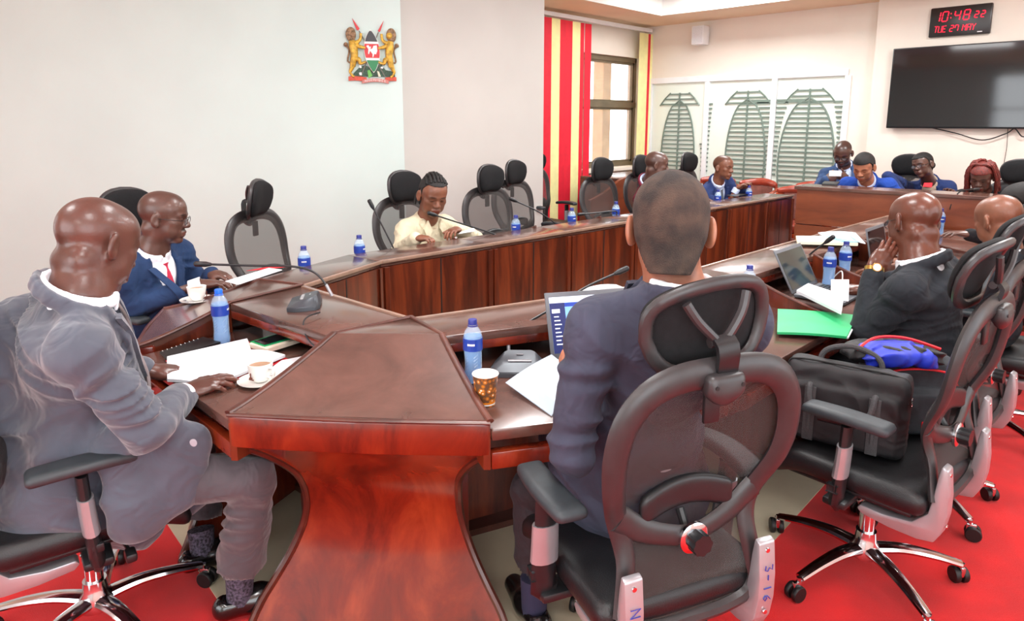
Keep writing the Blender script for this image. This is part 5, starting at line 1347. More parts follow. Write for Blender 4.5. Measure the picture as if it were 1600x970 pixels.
def hair_braids(root, base, hp, M, s, Hc, h, kw):
    hair_cap(root, base, hp, M, s, Hc, h, dict(line=0.062, back=-0.05, th=0.006, mat=M_REDH))
    R2 = random.Random(4)
    for k in range(46):
        a = R2.uniform(0.95, 5.33) if k < 38 else R2.uniform(-0.5, 0.5); rr = R2.uniform(0.9, 1.1)
        top = (0.03*math.sin(a), -0.01+0.04*math.cos(a), 0.125); x1, y1 = 0.094*rr*math.sin(a), -0.012+0.105*rr*math.cos(a)
        if k >= 38: x1, y1 = (0.090+R2.uniform(0, 0.012))*(1 if k % 2 else -1), R2.uniform(-0.02, 0.02)
        ln_ = R2.uniform(0.06, 0.13); 
        pts = [hp(*top)-base, hp((top[0]+x1)/2*1.15, (top[1]+y1)/2, 0.118)-base, hp(x1, y1, 0.06)-base, hp(x1*1.12, y1*1.08, -0.01)-base, hp(x1*1.1+R2.uniform(-.01, .01), y1*1.05, -ln_)-base]
        sp = spline(pts, 4); m = MB(); m.tube(sp, [0.0095*s*(1+0.25*math.sin(1.9*i+k)) for i in range(len(sp))], 6); m.build('braid', M_REDH, root)
SK1 = skin('skin_deep_brown', (86, 51, 41), 0.34)
SK2 = skin('skin_brown', (90, 60, 50), 0.36)
SK3 = skin('skin_warm_brown', (122, 76, 56), 0.42)
SK4 = skin('skin_light_brown', (164, 106, 80), 0.45)
SK5 = skin('skin_umber', (96, 54, 40), 0.30)
SUIT_GREY = cloth('grey_suit_cloth', (72, 76, 88), 0.6, 0.03, 0.4)
TR_GREY = cloth('grey_trouser_cloth', (70, 63, 68), 0.6, 0.03, 0.3)
SUIT_NAVY = cloth('navy_suit_cloth', (34, 56, 92)); SUIT_CHAR = cloth('charcoal_suit_cloth', (60, 62, 78)); SUIT_BLK = cloth('black_suit_cloth', (35, 39, 45))
SUIT_BURG = cloth('burgundy_jacket_cloth', (112, 34, 52)); SUIT_BLUE = cloth('bright_blue_suit_cloth', (30, 66, 150)); SUIT_NV2 = cloth('dark_blue_suit_cloth', (36, 52, 98)); SUIT_MID = cloth('mid_blue_suit_cloth', (52, 74, 112))
BLOUSE = cloth('cream_blouse_cloth', (214, 205, 176), 0.7, 0.02); BL_WHITE = cloth('white_shirt_cloth', (236, 238, 244), 0.7, 0.01); BL_BLUE = cloth('pale_blue_shirt_cloth', (196, 208, 236), 0.7, 0.02)
BEIGE = cloth('beige_knit_cloth', (176, 158, 140)); BLKTOP = cloth('black_top_cloth', (24, 24, 28))
TIE_RED = cloth('red_tie_cloth', (190, 46, 72), 0.5); TIE_BLUE = cloth('blue_tie_cloth', (36, 62, 170), 0.5); TIE_GREY = cloth('grey_tie_cloth', (96, 102, 108), 0.5); TIE_STR = cloth('striped_grey_tie_cloth', (120, 108, 108), 0.5, 0.3)
SOCK = mat('dark_flecked_sock', (58, 54, 66), 0.9, noise=0.6, nscale=120)
TR_DARK = cloth('dark_trouser_cloth', (44, 38, 42), 0.7)
Z3 = np.array([0, 0, 1.0])
# 1 grey-suited bald man, left foreground
WRr = W(292, 612, 2.0); WRl = W(236, 580, 2.13)
p1, i1 = person('bald man in a grey suit seated at the left, looking down at an open notebook', W(152, 384, 1.93), 20, 24, 4, 1.13, (-2.31, 0.45, 0.56), -9, SK1, SUIT_GREY, drape=[(W(52, 540, 1.98), W(48, 760, 1.92), 0.155, 0.165), (W(215, 700, 1.80), W(215, 800, 1.76), 0.10, 0.085, (np.array([0.98, -0.16, 0]), 0.45)), (W(130, 720, 1.80), W(130, 780, 1.78), 0.10, 0.09, (np.array([0.98, -0.16, 0]), 0.5)), (W(285, 700, 1.84), W(280, 770, 1.82), 0.075, 0.06, (np.array([0.98, -0.16, 0]), 0.45))],
    wr=WRr, wl=WRl, er=W(232, 668, 1.76), sw=0.185, girth=1.22, fat=1.0, tie=TIE_STR, shirt=BL_WHITE, res=0, skirt=0.10, sleeve=0.02, foldamp=0.009, N=W(124, 452, 1.84),
    hr=(W(355, 590, 2.06)-WRr, (0.15, -0.25, 1), (0.25, 0.3, 0.4, 0.5), 0.5), hl=(W(290, 576, 2.20)-WRl, (0, 0, 1), (0.35, 0.4, 0.45, 0.5), 0.6), hscale=1.02,
    legs=dict(pts=[W(395, 745, 1.92), W(372, 905, 1.98), (-2.56, 0.90, 0.52), (-2.35, 0.82, 0.10)], toe=[(0.25, 1, 0), (0.1, 1, 0)], sock=SOCK, w=0.92, hem=1.15), trouser=TR_GREY)
# 2 navy-suited man with glasses
h2 = W(256, 340, 3.25); w2r = W(314, 444, 3.20); w2l = W(330, 427, 3.36)
p2, i2 = person('man in a navy suit with glasses and a red tie, seated behind the grey-suited man', h2, -33, 8, 0, 1.06, (-3.68, 1.10, 0.54), -62, SK2, SUIT_NAVY,
    wr=w2r, wl=w2l, er=W(212, 478, 3.12), sw=0.185, girth=1.12, fat=0.5, tie=TIE_RED, shirt=BL_WHITE, res=1, tint=dict(scalp=(0.5, (0.55, 0.55, 0.58), 0.085), moustache=0.9), glasses=True, foldamp=0.004,
    hr=(W(358, 441, 3.26)-w2r, (0, 0, 1), (0.3, 0.35, 0.4, 0.5), 0.4), hl=(W(365, 434, 3.34)-w2l, (0, 0, 1), (0.4, 0.4, 0.5, 0.5), 0.4))
# 3 woman in cream
h3 = W(676, 306, 4.42); w3r = W(664, 372, 4.22); w3l = W(712, 361, 4.42)
p3, i3 = person('woman in a cream button-up shirt with tied-back braids, reading a paper into a microphone', h3, -110, 18, 4, 1.10, (-3.62, 2.86, 0.52), -96, SK3, BLOUSE,
    wr=W(650, 372, 4.12), wl=W(716, 358, 4.46), er=W(626, 392, 4.3), el=W(742, 372, 4.66), sw=0.155, girth=0.95, style='blouse', res=1, hair=hair_cornrow, foldamp=0.004, tint=dict(lips=(0.85, 0.55, 0.55)),
    hr=(Rv*0.8-Fv*0.1, (0, 0, 1), (0.6, 0.7, 0.8, 0.9), 0.5), hl=(-Rv*0.3-Fv*0.6, (0, 0, 1), (0.5, 0.6, 0.6, 0.7), 0.5), glasses=False)
# 4 burgundy
p4, i4 = person('man in a burgundy jacket, mostly hidden behind the foreground head', W(1026, 258, 6.4), -52, 8, 0, 1.05, (-3.66, 5.88, 0.54), -82, SK2, SUIT_BURG, sw=0.175, girth=1.1, fat=0.6, res=2, shirt=BL_BLUE, tie=TIE_GREY,
    tint=dict(scalp=(0.4, (0.5, 0.5, 0.52), 0.085)))
# 5 far man in dark blue
p5, i5 = person('man in a dark blue suit at the far end of the left run', W(1130, 262, 7.0), -95, 4, 0, 1.03, (-3.60, 6.76, 0.54), -100, SK3, SUIT_NV2, sw=0.175, girth=1.05, res=2, shirt=BL_BLUE, tie=TIE_GREY,
    tint=dict(scalp=(0.75, (0.3, 0.27, 0.26), 0.08)), wl=(-3.12, 6.65, 0.93), wr=(-3.12, 6.50, 0.93))
# 6 foreground man from behind
h6 = W(1047, 358, 1.66); w6l = W(892, 592, 1.92); w6r = (-1.20, 1.95, 0.80)
p6, i6 = person('short-haired man in a charcoal suit seated in the foreground, back to the camera', h6, 33, 10, 0, 1.17, (-1.03, 1.575, 0.56), 54, SK4, SUIT_CHAR,
    wl=w6l, wr=w6r, el=W(893, 702, 1.60), sw=0.20, girth=1.06, res=0, shirt=BL_WHITE, hair=hair_cap, hair_kw=dict(mat=M_BUZZ, th=0.0035, line=0.06, back=-0.078, nape=True), N=W(1064, 444, 1.62), foldamp=0.0075, sdrop=0.118,
    hl=(W(884, 535, 1.97)-w6l, Rv*-0.75-Fv*0.6, (0.5, 0.7, 0.8, 0.9), 0.4), hr=((-0.6, 0.5, 0.1), (0, 0, 1), (0.5, 0.5, 0.6, 0.6), 0.5), hscale=1.0, skirt=0.04, tint=dict(scalp=(0.5, (0.4, 0.36, 0.34), 0.0)),
    legs=dict(pts=[(-1.24, 1.98, 0.52), (-1.22, 1.94, 0.12), W(835, 765, 1.98), W(835, 925, 1.93)], toe=[(-0.8, 0.6, 0), (-0.85, 0.4, 0)], w=0.92, sock=mat('navy_sock', (38, 36, 62), 0.9)), trouser=TR_DARK)
# 7 bald man with cheek on hand
w7l = W(1366, 420, 2.76)
p7, i7 = person('bald man in a black suit resting his cheek on a gold-watched hand', W(1428, 348, 2.80), 52, 14, -6, 1.06, (-0.64, 3.16, 0.56), 84, SK5, SUIT_BLK,
    wl=w7l, el=W(1352, 520, 2.66), wr=(-1.0, 3.45, 0.80), sw=0.185, girth=1.15, fat=1.0, res=1, shirt=BL_WHITE, glasses=True, foldamp=0.006, sleeve=0.022,
    hl=(W(1404, 366, 2.80)-w7l, -Fv*0.8-Rv*0.1+Z3*0.2, (0.12, 0.12, 0.16, 0.2), 0.3, 0.25), hr=((-1, 0.2, 0), (0, 0, 1), (0.4, 0.4, 0.4, 0.4), 0.4), hscale=1.06,
    legs=dict(pts=[(-1.05, 3.34, 0.50), (-1.0, 3.34, 0.10), (-1.05, 3.06, 0.50), (-1.0, 3.06, 0.10)], toe=[(-1, 0, 0), (-1, 0, 0)]), trouser=SUIT_BLK)
# 8 bald man at the right edge
p8, i8 = person('bald man in a black suit at the right edge, partly hidden by chair headrests', W(1560, 346, 3.4), 55, 16, 0, 1.10, (-0.60, 4.08, 0.56), 90, SK3, SUIT_BLK, sw=0.18, girth=1.1, fat=0.7, res=2, shirt=BL_WHITE,
    wl=(-1.02, 3.9, 0.80), wr=(-1.02, 4.3, 0.80), legs=dict(pts=[(-1.02, 4.2, 0.50), (-1.0, 4.2, 0.10), (-1.02, 3.95, 0.50), (-1.0, 3.95, 0.10)], toe=[(-1, 0, 0), (-1, 0, 0)]))
# 9 man with phone, standing row behind the end desk
w9r = W(1291, 279, 6.82); w9l = W(1322, 277, 6.86)
p9, i9 = person('man in a mid-blue suit looking down at a phone behind the brown end desk', W(1317, 240, 7.0), -172, 28, 0, 1.06, W(1325, 330, 7.15), -160, SK2, SUIT_MID, wr=w9r, wl=w9l, sw=0.178, girth=1.08, res=2, shirt=BL_BLUE, tie=TIE_GREY, glasses=True,
    tint=dict(scalp=(0.7, (0.35, 0.32, 0.32), 0.075), beard=0.85, moustache=0.7), hr=(Rv*0.8+Z3*0.15-Fv*0.3, -Fv-Rv*0.2, (0.7, 0.8, 0.8, 0.9), 0.3), hl=(-Rv*0.8+Z3*0.15-Fv*0.3, -Fv+Rv*0.2, (0.7, 0.8, 0.8, 0.9), 0.3))
# 10 bright blue suit
p10, i10 = person('man in a bright blue suit and blue tie bending over the brown end desk', W(1350, 262, 6.35), -182, 24, 0, 1.08, W(1362, 345, 6.95), -168, SK4, SUIT_BLUE, sw=0.178, girth=1.05, res=2, shirt=BL_BLUE, tie=TIE_BLUE,
    hair=hair_cap, hair_kw=dict(line=0.07, back=-0.05, th=0.007, high=0.012), tint=dict(moustache=0.6, beard=0.3))
# 11 woman leaning in navy
p11, i11 = person('woman in a navy jacket with hair in a bun, leaning on one elbow', W(1442, 258, 6.75), 160, 6, -14, 1.02, W(1455, 330, 7.05), -168, SK2, SUIT_NV2, sw=0.16, girth=0.92, res=2, shirt=BEIGE, N=W(1452, 284, 6.86), glasses=True,
    er=W(1388, 276, 6.7), wr=W(1418, 312, 6.55), hair=hair_bun, hair_kw=dict(line=0.07, back=-0.055, th=0.006, bun=(0, -0.125, -0.02)))
# 12 red braids
p12, i12 = person('woman with dark red braids looking down, behind the brown end desk at the right', W(1534, 277, 5.75), 178, 24, 0, 1.04, W(1545, 372, 6.35), -160, SK2, BLKTOP, sw=0.155, girth=0.95, style='blouse', res=2, hair=hair_braids, tint=dict(lips=(1.3, 0.35, 0.4)))
# 13 black-haired person at the right edge
p13, i13 = person('person with black curly hair at the right edge, only the crown visible', W(1597, 318, 4.55), 110, 15, 0, 1.05, (-0.42, 5.2, 0.56), 92, SK2, BLKTOP, sw=0.18, girth=0.95, style='blouse', res=3, hair=hair_cap, hair_kw=dict(line=0.065, back=-0.08, th=0.018),
    legs=dict(pts=[(-0.84, 5.3, 0.50), (-0.84, 5.3, 0.10), (-0.84, 5.08, 0.50), (-0.84, 5.08, 0.10)], toe=[(-1, 0, 0), (-1, 0, 0)]))
# ---- accessories worn
def worn_watch(info_w, e, w, root, base):
    d = nrm(np.array(w)-np.array(e)); c = np.array(w)-d*0.003
    m = MB(); m.tube([c-d*0.007-base, c+d*0.007-base], [0.036, 0.036], 20, caps=False); m.tube([c-d*0.008-base, c+d*0.008-base], [0.0385, 0.0385], 20, caps=False)
    o = m.build('watch_strap', mat('gold_metal', (214, 176, 96), 0.25, metal=1.0), root)
    return o
wt = worn_watch(i7, i7['el'], w7l, p7, i7['base'])
m = MB(); n_ = nrm(-Fv*0.8-Rv*0.25); d = nrm(w7l-i7['el']); n_ = nrm(n_-d*(n_@d)); c = w7l-d*0.003+n_*0.036-i7['base']
q = Vector((0, 0, 1)).rotation_difference(Vector(n_)).to_matrix().to_4x4(); m.lathe([(0, 0), (0.019, 0), (0.020, 0.004), (0.018, 0.008), (0, 0.008)], 24, T(*c)@q); m.build('watch_case', mat('gold_metal'), wt)
m = MB(); m.lathe([(0, 0.0081), (0.015, 0.0081), (0, 0.0088)], 20, T(*c)@q); m.build('watch_face', mat('watch_face_white', (225, 225, 220), 0.2), wt)
m = MB(); m.lathe([(0, 0), (0.004, 0.002), (0.004, 0.005), (0, 0.007)], 10, T(*(i3['hp'](-0.084, -0.006, -0.034)-i3['base']))); m.build('earring', mat('pearl', (235, 230, 225), 0.2), p3)
m = MB(); lb = (-Rv*0.3-Fv)*0.0
for q in (0, 1):
    pts = [i10['B'](0.05-0.1*q, 0.13, 0.42)-i10['base'], i10['B'](0.03-0.06*q, 0.165, 0.30)-i10['base'], i10['B'](0.0, 0.18, 0.18)-i10['base']]; m.tube(spline(pts, 3), 0.004, 6)
m.build('lanyard', mat('red_white_lanyard', (210, 60, 70), 0.6), p10)
m = MB(); c = i1['B'](0.13, 0.24, 0.10)-i1['base']; m.lathe([(0, 0), (0.010, 0), (0.011, 0.003), (0, 0.004)], 14, T(*(W(303, 691, 1.72)-i1['base']))@Rx(PI/2)@Ry(0.6)); m.build('jacket_button', mat('grey_button', (150, 150, 158), 0.35), p1)
# ================================================================== EMBLEM ON THE WALL
ec = W(580, 82, 5.97); 
# put it on the wall plane
pcv = np.array([pc[0], pc[1]]); nn = np.array([-nw[0], -nw[1]]); dd = (ec[:2]-pcv)@nn
exy = ec[:2]-nn*dd
em = thing('coat_of_arms', 'painted coat of arms with two gold lions and crossed spears on the white wall', 'emblem', (exy[0], exy[1], ec[2]), math.atan2(dirw[1], dirw[0]))
KE = 0.00070
def ek(u, v, y=0.0): return ((u-497)*KE, -y, (480-v)*KE)
M_GOLD = mat('gold_lion_paint', (206, 164, 62), 0.4, noise=0.15, nscale=40, metal=0.2, bump=0.3, bscale=200); M_MANE = mat('brown_mane_paint', (140, 112, 84), 0.6, noise=0.25, nscale=60, bump=0.6, bscale=160)
M_ERED = mat('emblem_red', (206, 30, 40), 0.4); M_EGRN = mat('emblem_green', (20, 128, 72), 0.4); M_EBLK = mat('emblem_black', (40, 42, 48), 0.4); M_EWHT = mat('emblem_white', (240, 240, 236), 0.4)
M_SCRL = mat('emblem_scroll_red', (200, 72, 44), 0.45, noise=0.1, nscale=50); M_SGRY = mat('spear_shaft_grey', (120, 116, 108), 0.4)
def plate(name, pts, y0, y1, m_, parent, bev=0.0015):
    b = MB(); n = len(pts); bb = bmesh.new()
    lo = [bb.verts.new(ek(u, v, y0)) for u, v in pts]; hi = [bb.verts.new(ek(u, v, y1)) for u, v in pts]
    bb.faces.new(hi); bb.faces.new(lo[::-1])
    for i in range(n): bb.faces.new([lo[i], lo[(i+1) % n], hi[(i+1) % n], hi[i]])
    bmesh.ops.recalc_face_normals(bb, faces=list(bb.faces))
    if bev: bmesh.ops.bevel(bb, geom=list(bb.edges), offset=bev, segments=1, affect='EDGES')
    b._merge(bb); return b.build(name, m_, parent)
def shield_half(v):
    t = (v-225)/500.0; return 100*max(0.0, math.sin(PI*min(1, max(0, t)))**0.75)*(1.0-0.10*t)+ (1 if 0 < t < 1 else 0)
def shield_poly(v0, v1, inset=0, n=14):
    vs = [v0+(v1-v0)*k/n for k in range(n+1)]; L_ = []
    for v in vs:
        t = (v-225)/500.0; cx = 490+26*t; L_.append((cx, max(1.0, shield_half(v)-inset), v))
    return [(c+h, v) for c, h, v in L_]+[(c-h, v) for c, h, v in L_[::-1]]
shd = plate('shield_rim', shield_poly(226, 724), 0.018, 0.036, M_EWHT, em)
plate('shield_black', shield_poly(240, 362, 7), 0.034, 0.041, M_EBLK, shd); plate('shield_red', shield_poly(390, 552, 7), 0.034, 0.041, M_ERED, shd); plate('shield_green', shield_poly(580, 712, 7), 0.034, 0.041, M_EGRN, shd)
plate('cockerel', [(440, 412), (462, 405), (478, 430), (492, 415), (485, 455), (510, 440), (520, 412), (560, 405), (565, 470), (548, 512), (528, 505), (515, 545), (505, 545), (508, 510), (480, 470), (465, 512), (455, 505), (460, 450), (440, 425)], 0.041, 0.045, M_EWHT, shd, 0)
for s_, (a, b, h0, h1, h2) in enumerate([((360, 240), (650, 770), (283, 97), (368, 215), (330, 228)), ((588, 250), (360, 770), (655, 110), (612, 235), (580, 232))]):
    m = MB(); m.tube([ek(*a, 0.02), ek(*b, 0.014)], 0.0045, 8); spr = m.build('spear_shaft', M_SGRY, em)
    plate('spear_head', [h0, h1, ((h1[0]+h2[0])/2, (h1[1]+h2[1])/2+16), h2], 0.014, 0.026, M_ERED, spr)
def lion(side):
    fx = (lambda u: u) if side < 0 else (lambda u: 994-u+5)
    m = MB()
    def tb(pts, rs): m.tube(spline([ek(fx(u), v, y) for u, v, y in pts], 4), list(np.interp(np.linspace(0, 1, (len(pts)-1)*4+1), np.linspace(0, 1, len(rs)), rs)), 10, flat=(1, 0.9))
    tb([(275, 360, 0.025), (285, 430, 0.03), (295, 520, 0.03), (280, 600, 0.025), (275, 660, 0.022)], [0.030, 0.038, 0.032, 0.028, 0.02])
    tb([(275, 610, 0.024), (255, 680, 0.022), (238, 720, 0.02), (265, 765, 0.02), (285, 770, 0.02)], [0.026, 0.018, 0.012, 0.010, 0.012])
    tb([(290, 560, 0.03), (345, 575, 0.034), (360, 620, 0.034), (425, 598, 0.034)], [0.026, 0.02, 0.013, 0.011])
    tb([(300, 400, 0.03), (360, 425, 0.038), (425, 440, 0.042)], [0.022, 0.016, 0.011])
    tb([(300, 385, 0.03), (345, 365, 0.034), (372, 330, 0.034), (378, 270, 0.034)], [0.02, 0.016, 0.012, 0.012])
    o = m.build('lion', M_GOLD, em)
    m = MB(); m.lathe([(0, -0.018)]+[(0.05*math.sin(a), -0.018*math.cos(a)) for a in [PI*k/8 for k in range(1, 8)]]+[(0, 0.018)], 18, T(*ek(fx(262), 285, 0.028))@Rx(PI/2)@Matrix.Diagonal((0.85, 1.2, 1, 1))); m.build('mane', M_MANE, o)
    m = MB(); m.lathe([(0, -0.012)]+[(0.026*math.sin(a), -0.012*math.cos(a)) for a in [PI*k/6 for k in range(1, 6)]]+[(0, 0.012)], 14, T(*ek(fx(285 if side > 0 else 278), 290, 0.042))@Rx(PI/2)); m.build('lion_face', M_GOLD if side > 0 else M_MANE, o)
    m = MB(); sp = spline([ek(fx(265), 610, 0.015), ek(fx(215), 590, 0.015), ek(fx(235), 470, 0.015), ek(fx(205), 410, 0.015), ek(fx(180), 385, 0.015)], 4); m.tube(sp, [0.007]*10+[0.008, 0.010, 0.016, 0.02, 0.018, 0.014, 0.006], 8); m.build('tail', M_MANE, o)
lion(-1); lion(1)
plate('mountain', [(275, 735), (330, 680), (365, 650), (410, 640), (450, 650), (500, 690), (560, 650), (610, 630), (660, 690), (720, 700), (770, 715), (770, 770), (275, 770)], 0.004, 0.016, mat('emblem_dark_green', (52, 78, 62), 0.6, noise=0.3, nscale=60), em)
for pts, mm in (([(440, 700), (470, 690), (500, 760), (450, 790)], mat('emblem_leaf_green', (110, 190, 90), 0.5)), ([(555, 700), (580, 710), (600, 770), (570, 770)], mat('emblem_cream', (230, 225, 200), 0.5)), ([(345, 640), (370, 640), (375, 670), (350, 672)], M_EWHT), ([(340, 725), (370, 720), (375, 755), (345, 755)], M_EWHT), ([(600, 650), (630, 650), (630, 675), (602, 672)], M_EWHT)):
    plate('crop_emblem', pts, 0.015, 0.022, mm, em)
m = MB()
def rib(u0, u1, vf, hgt, y):
    n = 12; top = [(u0+(u1-u0)*k/n, vf(u0+(u1-u0)*k/n)) for k in range(n+1)]
    pts = top+[(u, v+hgt) for u, v in top[::-1]]; return pts
sc_ = plate('scroll', rib(372, 690, lambda u: 822-22*math.sin(PI*(u-372)/318)-10, 42, 0), 0.016, 0.030, mat('scroll_pink', (198, 120, 112), 0.5), em)
plate('scroll_end', rib(215, 430, lambda u: 772-8*math.sin((u-215)/60)+(u-215)*0.03, 52, 0), 0.008, 0.020, M_SCRL, em); plate('scroll_end', rib(650, 785, lambda u: 778-8*math.sin((u-650)/60), 48, 0), 0.008, 0.020, M_SCRL, em)
m = MB(); 
for k, c_ in enumerate('HARAMBEE'):
    for ln_ in FONT[c_]:
        u0 = 408+33*k; v0 = 856-22*math.sin(PI*(u0+11-372)/318)-12
        m.tube([ek(u0+p[0]*20, v0-p[1]*26, 0.031) for p in ln_], 0.0017, 5)
m.build('scroll_lettering', M_EWHT, sc_, False)

# ================================================================== SMALL THINGS
def bottle(label, x, y, z=ZW, rz=0.0, cap=(34, 46, 120), first=[None]):
    if first[0] is None:
        t = thing('water_bottle', label, 'bottle', (x, y, z), rz)
        prof = [(0.0, 0.004), (0.022, 0.0), (0.0295, 0.004), (0.031, 0.014), (0.030, 0.03), (0.027, 0.055), (0.0275, 0.085), (0.0305, 0.108), (0.0315, 0.115), (0.0315, 0.150), (0.0305, 0.158), (0.026, 0.172), (0.017, 0.186), (0.0125, 0.192), (0.0125, 0.200)]
        m = MB(); m.lathe(prof, 28); m.build('bottle_wall', M_PET, t)
        wp = [(r*0.93, zz) for r, zz in prof if zz < 0.162]; m = MB(); m.lathe(wp, 24); m.build('water', M_WATER, t)
        m = MB(); m.lathe([(0.0322, 0.112), (0.0322, 0.152)], 28, caps=False); lb = m.build('paper_label', M_LABEL, t)
        m = MB(); 
        for k in range(6): m.grid(lambda u, v: (0.0326*math.cos(-1.9+0.13*k+u*0.09), 0.0326*math.sin(-1.9+0.13*k+u*0.09), 0.131+0.007*v), 1, 1)
        m.build('label_wordmark', M_EWHT, lb, False)
        m = MB(); 
        for k in range(5):
            for j in range(5):
                a = 2*PI*k/5; m.tube([(0.0278*math.cos(a+0.5*s_), 0.0278*math.sin(a+0.5*s_), 0.045+0.011*j+0.010*s_) for s_ in (0, .5, 1)], 0.0012, 5)
        m.build('embossed_rib', M_PET, t)
        m = MB(); m.lathe([(0, 0.212), (0.0135, 0.212), (0.0145, 0.209), (0.0145, 0.196), (0.0135, 0.195)], 20); m.lathe([(0.0165, 0.190), (0.0165, 0.193), (0.013, 0.193)], 20, caps=False); m.build('cap', mat('navy_bottle_cap', (40, 48, 130), 0.4), t)
        first[0] = t; return t
    c = copy_tree(first[0]); c['label'] = label; c.location = (x, y, z); c.rotation_euler = (0, 0, rz); return c
BT = [(-1.56, 1.432, 'blue-labelled water bottle beside the patterned paper cup'), (-2.55, 1.03, 'blue-capped water bottle beside the open notebook in front of the grey-suited man'),
      (-3.15, 1.72, 'small water bottle behind the ledge, nearest the empty chair with the tilted headrest'), (-3.235, 2.11, 'water bottle behind the ledge, left of the cream-shirted woman'),
      (-3.17, 3.32, 'water bottle in front of the overlapping pair of empty chairs'), (-3.15, 3.90, 'water bottle behind the ledge between the pale column and the curved side desk'),
      (-3.15, 4.46, 'water bottle just left of the burgundy-jacketed man'), (-3.03, 5.93, 'water bottle in front of the far man in the dark blue suit'), (-3.0, 6.52, 'farthest water bottle of the left run, by the armchair corner'),
      (-1.29, 2.86, 'water bottle between the foreground chair and the tilted laptop, only its top visible'), (-1.19, 3.57, 'nearer of two water bottles in front of the bald man with the gold watch'), (-1.19, 3.80, 'farther of two water bottles in front of the bald man with the gold watch'), (-1.17, 5.76, 'water bottle behind the bald man with the gold watch, before the end desk')]
for i, (x, y, lb) in enumerate(BT):
    b_ = bottle(lb, x, y, ZW, [0.6, 2.4, 1, 2, 0.4, 1.4, 2.2, 0.3, 1, 0.5, 0.2, 1, 0.6][i])
    if i == 1:
        for ch_ in kids(b_):
            if ch_.name.startswith('cap'): ch_.data = ch_.data.copy(); ch_.data.materials[0] = mat('bright_blue_cap', (24, 104, 226), 0.4)

def cup(label, x, y, z, rz):
    t = thing('coffee_cup', label, 'cup', (x, y, z+0.012), rz)
    m = MB(); m.lathe([(0, 0.0), (0.022, 0.0), (0.026, 0.004), (0.035, 0.022), (0.040, 0.05), (0.041, 0.060), (0.038, 0.060), (0.036, 0.048), (0.03, 0.02), (0.02, 0.008), (0, 0.008)], 32); m.build('cup_bowl', M_CERAM, t)
    m = MB(); m.tube(spline([(0.038, 0, 0.048), (0.056, 0, 0.050), (0.062, 0, 0.034), (0.052, 0, 0.018), (0.033, 0, 0.016)], 5), 0.004, 8); m.build('cup_handle', M_CERAM, t)
    m = MB(); m.lathe([(0, 0.050), (0.036, 0.050)], 24, caps=False); m.build('coffee', mat('milky_coffee', (150, 110, 78), 0.2), t)
    m = MB(); m.box(-0.006, 0.006, -0.0415, -0.0385, 0.018, 0.022); m.box(-0.0012, 0.0012, -0.042, -0.039, 0.02, 0.036); m.box(-0.010, 0.010, -0.0395, -0.037, 0.012, 0.016); m.build('cup_crest', mat('brown_crest', (110, 52, 36), 0.4), t)
    s = thing('saucer', label.replace('coffee cup', 'saucer under the coffee cup'), 'saucer', (x, y, z), rz)
    m = MB(); m.lathe([(0, 0.001), (0.035, 0.001), (0.04, 0.003), (0.072, 0.014), (0.073, 0.016), (0.04, 0.008), (0.026, 0.007), (0, 0.007)], 36); m.build('saucer_dish', M_CERAM, s)
    sp = thing('teaspoon', 'metal teaspoon on the '+label.replace('coffee cup', 'saucer'), 'spoon', (x, y, z+0.008), rz+2.3)
    m = MB(); m.tube([(0.045, -0.02, 0.003), (0.062, 0.03, 0.009)], 0.0022, 6); m.build('handle', M_CHROME, sp)
    m = MB(); m.lathe([(0, 0.0), (0.008, 0.001), (0.010, 0.004), (0.008, 0.005), (0, 0.002)], 16, T(0.043, -0.028, 0.0)@Matrix.Diagonal((1, 1.5, 1, 1))); m.build('bowl', M_CHROME, sp)
p = WZ(408, 599, ZW); cup('white coffee cup beside the open notebook, at the foreground corner desk', p[0], p[1], ZW, 0.3)
cup('white coffee cup with a brown crest by the navy-suited man', -3.045, 1.135, 0.808, 2.6)

# patterned paper cup
pcup = thing('paper_cup', 'orange-brown patterned paper cup with a white rim beside the water bottle', 'cup', (-1.40, 1.335, ZW))
M_PC = mat('paper_cup_print', (168, 108, 40), 0.45); nt = M_PC.node_tree; vo = nt.nodes.new('ShaderNodeTexVoronoi'); vo.inputs['Scale'].default_value = 75; tcn = nt.nodes.new('ShaderNodeTexCoord'); crm = nt.nodes.new('ShaderNodeValToRGB')
nt.links.new(tcn.outputs['Object'], vo.inputs['Vector']); nt.links.new(vo.outputs['Distance'], crm.inputs[0]); nt.links.new(crm.outputs[0], nt.nodes['Principled BSDF'].inputs['Base Color'])
e_ = crm.color_ramp.elements; e_[0].position = 0.16; e_[0].color = lin((244, 236, 220)); e_[1].position = 0.62; e_[1].color = lin((96, 62, 40)); k_ = e_.new(0.24); k_.color = lin((214, 122, 20))
m = MB(); m.lathe([(0, 0.004), (0.027, 0.004), (0.027, 0.0), (0.0285, 0.0), (0.0385, 0.096), (0.0375, 0.096), (0.0275, 0.006)], 36); m.build('cup_wall', M_PC, pcup)
m = MB(); m.tube([(0.0385*math.cos(2*PI*k/36), 0.0385*math.sin(2*PI*k/36), 0.097) for k in range(37)], 0.002, 8); m.build('rolled_rim', M_EWHT, pcup)
m = MB(); m.lathe([(0.0370, 0.0955), (0.0288, 0.03), (0, 0.03)], 32, caps=False); m.build('inner_lining', mat('cup_inner_white', (250, 246, 238), 0.5), pcup)
m = MB(); m.lathe([(0.0296, 0.010), (0.0302, 0.0155)], 36, caps=False); m.build('orange_band', mat('orange_print', (226, 130, 20), 0.5), pcup); m = MB(); m.lathe([(0.0292, 0.005), (0.0296, 0.009)], 36, caps=False); m.build('white_band', M_EWHT, pcup)

